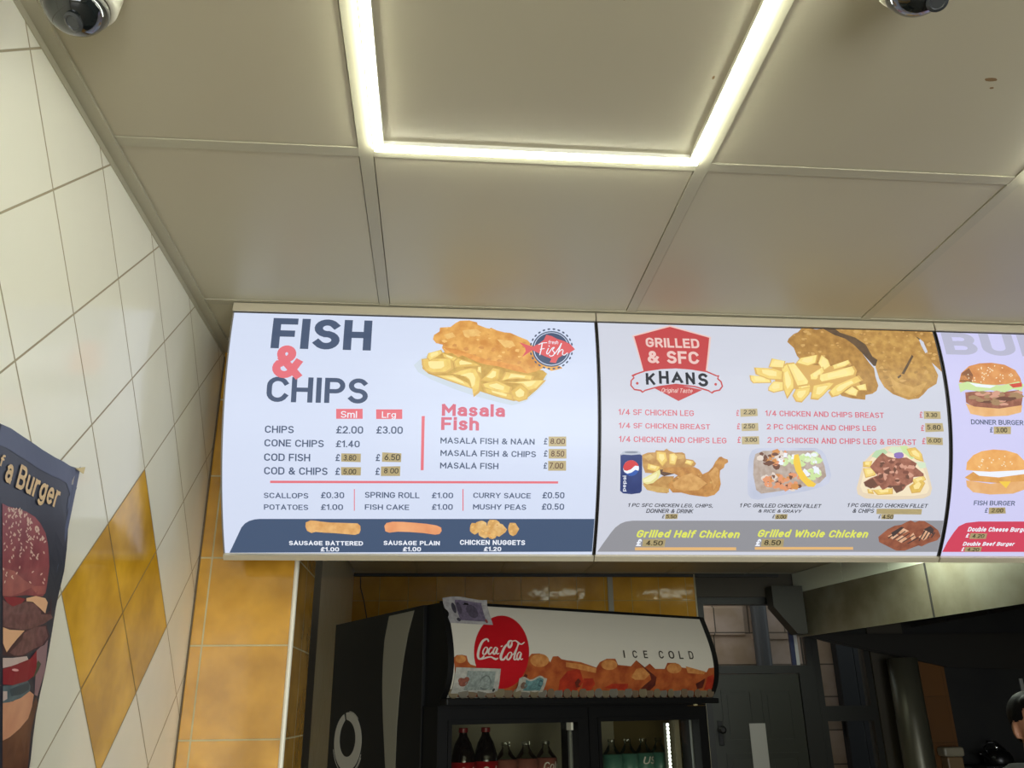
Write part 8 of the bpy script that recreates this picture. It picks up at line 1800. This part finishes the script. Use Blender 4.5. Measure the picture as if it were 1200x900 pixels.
bm = nb(); prism(bm, [(2.385, 5.9, CZ+.80), (2.61, 5.9, CZ+.80), (2.61, 5.9, CZ+.47), (2.535, 5.9, CZ+.47), (2.385, 5.9, CZ+.655)], (0, .12, 0)); obj('end_bracket', bm, mat('dark painted bracket', (46, 45, 36), .5), hood)
cl = [(hA, Vector((2.687, 5.42, 0))), (Vector((2.687, 5.42, 0)), Vector((2.755, 4.95, 0))), (Vector((2.755, 4.95, 0)), hB), (hB, hC)]
for a, c in cl:
    e = (c-a).normalized()*.0015
    bm = nb(); vplate(bm, a+e, c-e, zt+.001, H-.0006, .004)
    for zz in (zt+.02, zt+.07, zt+.12):
        p = c-e*8; n_ = Vector((-(c-a).y, (c-a).x, 0)).normalized(); n_ = n_ if n_.x < 0 else -n_
        tube(bm, [(p.x, p.y, zz), (p.x+n_.x*.003, p.y+n_.y*.003, zz)], .004, 8)
    obj('cladding_panel', bm, m_clad, hood)
# ------------------------------------------------------------------ kitchen bits under the hood
bm = nb(); tube(bm, [(3.245, 5.865, .0), (3.245, 5.865, CZ-.10), (3.245, 5.865, CZ-.095), (3.245, 5.865, CZ+.30)], [.102, .102, .1, .1], 28)
po = obj('vertical_duct', bm, mat('dull grey-green ducting', (92, 90, 74), .35, metal=.4), hood, label='dull grey vertical duct pipe')
for p in po.data.polygons: p.use_smooth = len(p.vertices) == 4
t = thing('hand_towel_dispenser', 'small pale grey dispenser fixed low on the shade-browned tiled pier', 'dispenser', (3.53, 5.95, CZ-.35))
bm = nb(); box(bm, 3.455, 3.60, 5.90, 5.999, CZ-.335, CZ-.275, .015); obj('dispenser_lid', bm, mat('pale grey plastic', (150, 142, 120), .45), t)
bm = nb(); box(bm, 3.475, 3.59, 5.915, 5.999, CZ-.55, CZ-.3355, .01); obj('dispenser_body', bm, mat('beige plastic body', (128, 104, 72), .45), t)
t = thing('wall_shelf', 'dark steel shelf on brackets on the dark wall under the hood', 'shelf', (3.9, 5.95, CZ-.40))
bm = nb(); box(bm, 3.64, 4.5, 5.75, 6.049, CZ-.40, CZ-.388); obj('shelf_top', bm, m_ssd, t)
for x in (3.72, 4.4):
    bm = nb(); prism(bm, [(x, 6.049, CZ-.4005), (x, 5.78, CZ-.4005), (x, 6.049, CZ-.6)], (.012, 0, 0)); obj('bracket', bm, m_ssd, t)
t = thing('steel_kettle', 'black kettle standing on the dark shelf below the hood', 'kettle', (3.78, 5.9, CZ-.388))
m_kt = mat('blackened metal', (20, 19, 18), .3, metal=.3)
bm = nb(); lathe(bm, [(.085, CZ-.388), (.09, CZ-.38), (.088, CZ-.34), (.07, CZ-.305), (.03, CZ-.290)], (3.83, 5.9, 0), 24); obj('kettle_body', bm, m_kt, t, smooth=True)
bm = nb(); tube(bm, [(3.765, 5.9, CZ-.335), (3.745, 5.9, CZ-.28), (3.775, 5.9, CZ-.245), (3.83, 5.9, CZ-.250), (3.89, 5.9, CZ-.30)], .009, 8); obj('kettle_handle', bm, m_kt, t, smooth=True)
bm = nb(); lathe(bm, [(.012, 0), (.016, .008), (.013, .02), (.004, .026)], (3.83, 5.9, CZ-.291), 14); obj('kettle_knob', bm, mat('chrome knob', (200, 200, 196), .15, metal=1), t, smooth=True)
bm = nb(); tube(bm, [(3.76, 5.88, CZ-.36), (3.70, 5.87, CZ-.32), (3.675, 5.865, CZ-.315)], [.018, .012, .010], 10); obj('kettle_spout', bm, m_kt, t, smooth=True)
bm = nb(); box(bm, 4.20, 4.225, 6.036, 6.0499, CZ-.02, CZ+.165, .003); o = obj('wall_bar', bm, mat('pale metal bar', (150, 148, 140), .4), loc=(4.21, 6.04, CZ+.07)); tag(o, 'short pale upright bar on the dark wall above the person', 'bar')
bm = nb(); box(bm, 2.178, 2.292, YB+.0265, YB+.0285, CZ-.40, CZ-.112); o = obj('paper_notice', bm, mat('pale paper', (164, 160, 152), .6), loc=(2.235, YB+.0275, CZ-.25)); tag(o, 'tall pale paper notice stuck on the dark back door', 'notice')
bm = nb(); tube(bm, [(-.535, 6.04, H-.025), (-.53, 6.042, H-.1), (-.50, 6.04, H-.2), (-.47, 6.04, H-.34), (-.46, 6.04, H-.6)], .004, 6); o = obj('cable', bm, m_blk, loc=(-.5, 6.04, H-.3)); tag(o, 'thin black cable hanging down the yellow tiles behind the fridge', 'cable')
# ------------------------------------------------------------------ person at the right edge
person = thing('person', 'person with short black hair in a dark grey t-shirt beneath the hood', 'person', (2.27, 3.22, 0), math.radians(-12))
def ellip(bm, c, r, rot=None):
    M = Matrix.Translation(c) @ (rot.to_4x4() if rot else Matrix.Identity(4)) @ Matrix.Diagonal((*r, 1)); bmesh.ops.create_uvsphere(bm, u_segments=20, v_segments=14, radius=1, matrix=M)
def caps(bm, a, b, ra, rb, n=14):
    a, b = Vector(a), Vector(b); pts = [a+(b-a)*k/6 for k in range(7)]; tube(bm, pts, [ra+(rb-ra)*k/6 for k in range(7)], n)
    ellip(bm, a, (ra,)*3); ellip(bm, b, (rb,)*3)
def fuse(name, bm, m, parent, voxel, smooth_it=6):
    me = bpy.data.meshes.new('tmp'); bm.to_mesh(me); bm.free(); o = bpy.data.objects.new('tmp', me); COL.objects.link(o)
    md = o.modifiers.new('r', 'REMESH'); md.mode = 'VOXEL'; md.voxel_size = voxel
    sm = o.modifiers.new('s', 'SMOOTH'); sm.iterations = smooth_it; sm.factor = .5
    bpy.context.view_layer.update(); me2 = bpy.data.meshes.new_from_object(o.evaluated_get(bpy.context.evaluated_depsgraph_get()))
    bpy.data.objects.remove(o); bpy.data.meshes.remove(me); b2 = nb(); b2.from_mesh(me2); bpy.data.meshes.remove(me2)
    return obj(name, b2, m, parent, True, True)
m_skin = mat('warm brown skin', (176, 124, 94), .5); m_hair = mat('short black hair', (8, 7, 7), .6, spec=.2, bump=(160, .12)); m_tee = mat('dark grey t-shirt', (84, 88, 84), .85, bump=(30, .2)); m_trs = mat('black trousers', (28, 28, 30), .85); m_shoe = mat('black shoes', (20, 20, 20), .5)
hz = 1.665
def arm(bm, s, infl=0, upper_only=False):
    sh, el, wr = (s*.185, .0, 1.45), (s*.235, .03, 1.13), (s*.225, -.10, .90)
    if upper_only: caps(bm, sh, (s*.222, .02, 1.22), .056+infl, .050+infl); return
    caps(bm, sh, el, .052, .041); caps(bm, el, wr, .042, .027)
    caps(bm, wr, (s*.222, -.125, .855), .027, .034); ellip(bm, (s*.22, -.14, .83), (.018, .036, .046))
    for k, (dy, ln) in enumerate(((-.028, .072), (-.010, .08), (.009, .075), (.027, .058))):
        a = Vector((s*.22, -.145+dy, .795)); b_ = a+Vector((-s*.006, -.012, -ln*.55)); c_ = b_+Vector((-s*.02, -.004, -ln*.42)); caps(bm, a, b_, .0085, .008, 8); caps(bm, b_, c_, .008, .0068, 8)
    caps(bm, (s*.212, -.165, .845), (s*.195, -.19, .81), .011, .009, 8); caps(bm, (s*.195, -.19, .81), (s*.188, -.195, .785), .009, .0075, 8)
bm = nb()
ellip(bm, (0, .012, hz+.025), (.076, .095, .092)); ellip(bm, (0, -.018, hz-.035), (.064, .078, .085)); ellip(bm, (0, -.055, hz-.085), (.036, .036, .030)); ellip(bm, (0, -.03, hz-.07), (.055, .055, .035))
caps(bm, (0, -.093, hz+.012), (0, -.112, hz-.026), .010, .014); ellip(bm, (-.012, -.100, hz-.032), (.009, .010, .008)); ellip(bm, (.012, -.100, hz-.032), (.009, .010, .008))
for s in (-1, 1):
    ellip(bm, (s*.031, -.078, hz+.024), (.024, .016, .007)); ellip(bm, (s*.042, -.066, hz-.018), (.022, .024, .016))
    ellip(bm, (s*.078, .012, hz-.008), (.008, .018, .030), Matrix.Rotation(s*.35, 3, 'Z')); ellip(bm, (s*.076, .004, hz-.032), (.006, .009, .012))
ellip(bm, (0, -.090, hz-.058), (.024, .010, .006)); ellip(bm, (0, -.088, hz-.068), (.020, .011, .007))
caps(bm, (0, .012, hz-.05), (0, .025, 1.46), .054, .062)
ellip(bm, (0, .01, 1.33), (.165, .105, .17)); ellip(bm, (0, .0, 1.12), (.145, .10, .16)); ellip(bm, (0, .005, .96), (.160, .112, .12)); caps(bm, (-.165, .015, 1.455), (.165, .015, 1.455), .056, .056)
for s in (-1, 1):
    arm(bm, s); caps(bm, (s*.09, 0, .92), (s*.10, -.01, .50), .085, .056); caps(bm, (s*.10, -.01, .50), (s*.105, .02, .09), .056, .038); ellip(bm, (s*.105, -.04, .045), (.04, .11, .04))
fuse('body', bm, m_skin, person, .0065, 4)
for s in (-1, 1):
    bm = nb(); ellip(bm, (s*.031, -.0835, hz+.012), (.0125, .0085, .007)); obj('eye', bm, mat('eye white', (220, 214, 204), .2), person, True, True)
    bm = nb(); ellip(bm, (s*.031, -.0900, hz+.012), (.0055, .0030, .0055)); obj('iris', bm, mat('dark iris', (30, 20, 14), .2), person, True, True)
bm = nb(); ellip(bm, (0, .022, hz+.042), (.084, .098, .088)); ellip(bm, (0, -.04, hz+.085), (.062, .05, .036)); ellip(bm, (0, .075, hz-.01), (.06, .045, .06))
for s in (-1, 1): caps(bm, (s*.072, .0, hz+.035), (s*.074, -.005, hz-.005), .012, .007)
# keep the hair off the face: cut it along the hairline
bmesh.ops.bisect_plane(bm, geom=bm.verts[:]+bm.edges[:]+bm.faces[:], plane_co=(0, -.045, hz+.055), plane_no=(0, -.85, -.52), clear_outer=False)
h = fuse('hair', bm, m_hair, person, .006, 3)
rmb = nb(); rmb.from_mesh(h.data)
dead = [v for v in rmb.verts if (v.co.y < -.045 and v.co.z < hz+.062) or (v.co.y < .0 and v.co.z < hz+.01 and abs(v.co.x) < .06) or (v.co.z < hz+.018 and -.06 < v.co.y < .034)]
bmesh.ops.delete(rmb, geom=dead, context='VERTS'); rmb.to_mesh(h.data); rmb.free()
for s in (-1, 1):
    bm = nb(); caps(bm, (s*.016, -.094, hz+.031), (s*.046, -.083, hz+.034), .0038, .003, 8); obj('eyebrow', bm, m_hair, person, True, True)
bm = nb(); ellip(bm, (0, .01, 1.33), (.176, .118, .17)); ellip(bm, (0, .0, 1.12), (.160, .114, .16)); ellip(bm, (0, .003, .98), (.172, .124, .09)); caps(bm, (-.165, .015, 1.458), (.165, .015, 1.458), .066, .066); caps(bm, (-.10, .018, 1.49), (.10, .018, 1.49), .052, .052); caps(bm, (0, .018, 1.43), (0, .020, 1.475), .084, .070)
for s in (-1, 1): arm(bm, s, .014, True)
fuse('t_shirt', bm, m_tee, person, .008, 5)
bm = nb(); ellip(bm, (0, .005, .93), (.168, .120, .10))
for s in (-1, 1): caps(bm, (s*.09, 0, .90), (s*.10, -.01, .50), .096, .072); caps(bm, (s*.10, -.01, .50), (s*.105, .02, .10), .072, .058)
fuse('trousers', bm, m_trs, person, .01, 5)
for s in (-1, 1):
    bm = nb(); ellip(bm, (s*.105, -.045, .05), (.052, .135, .05)); ellip(bm, (s*.105, .02, .07), (.05, .06, .06)); fuse('shoe', bm, m_shoe, person, .008, 3)
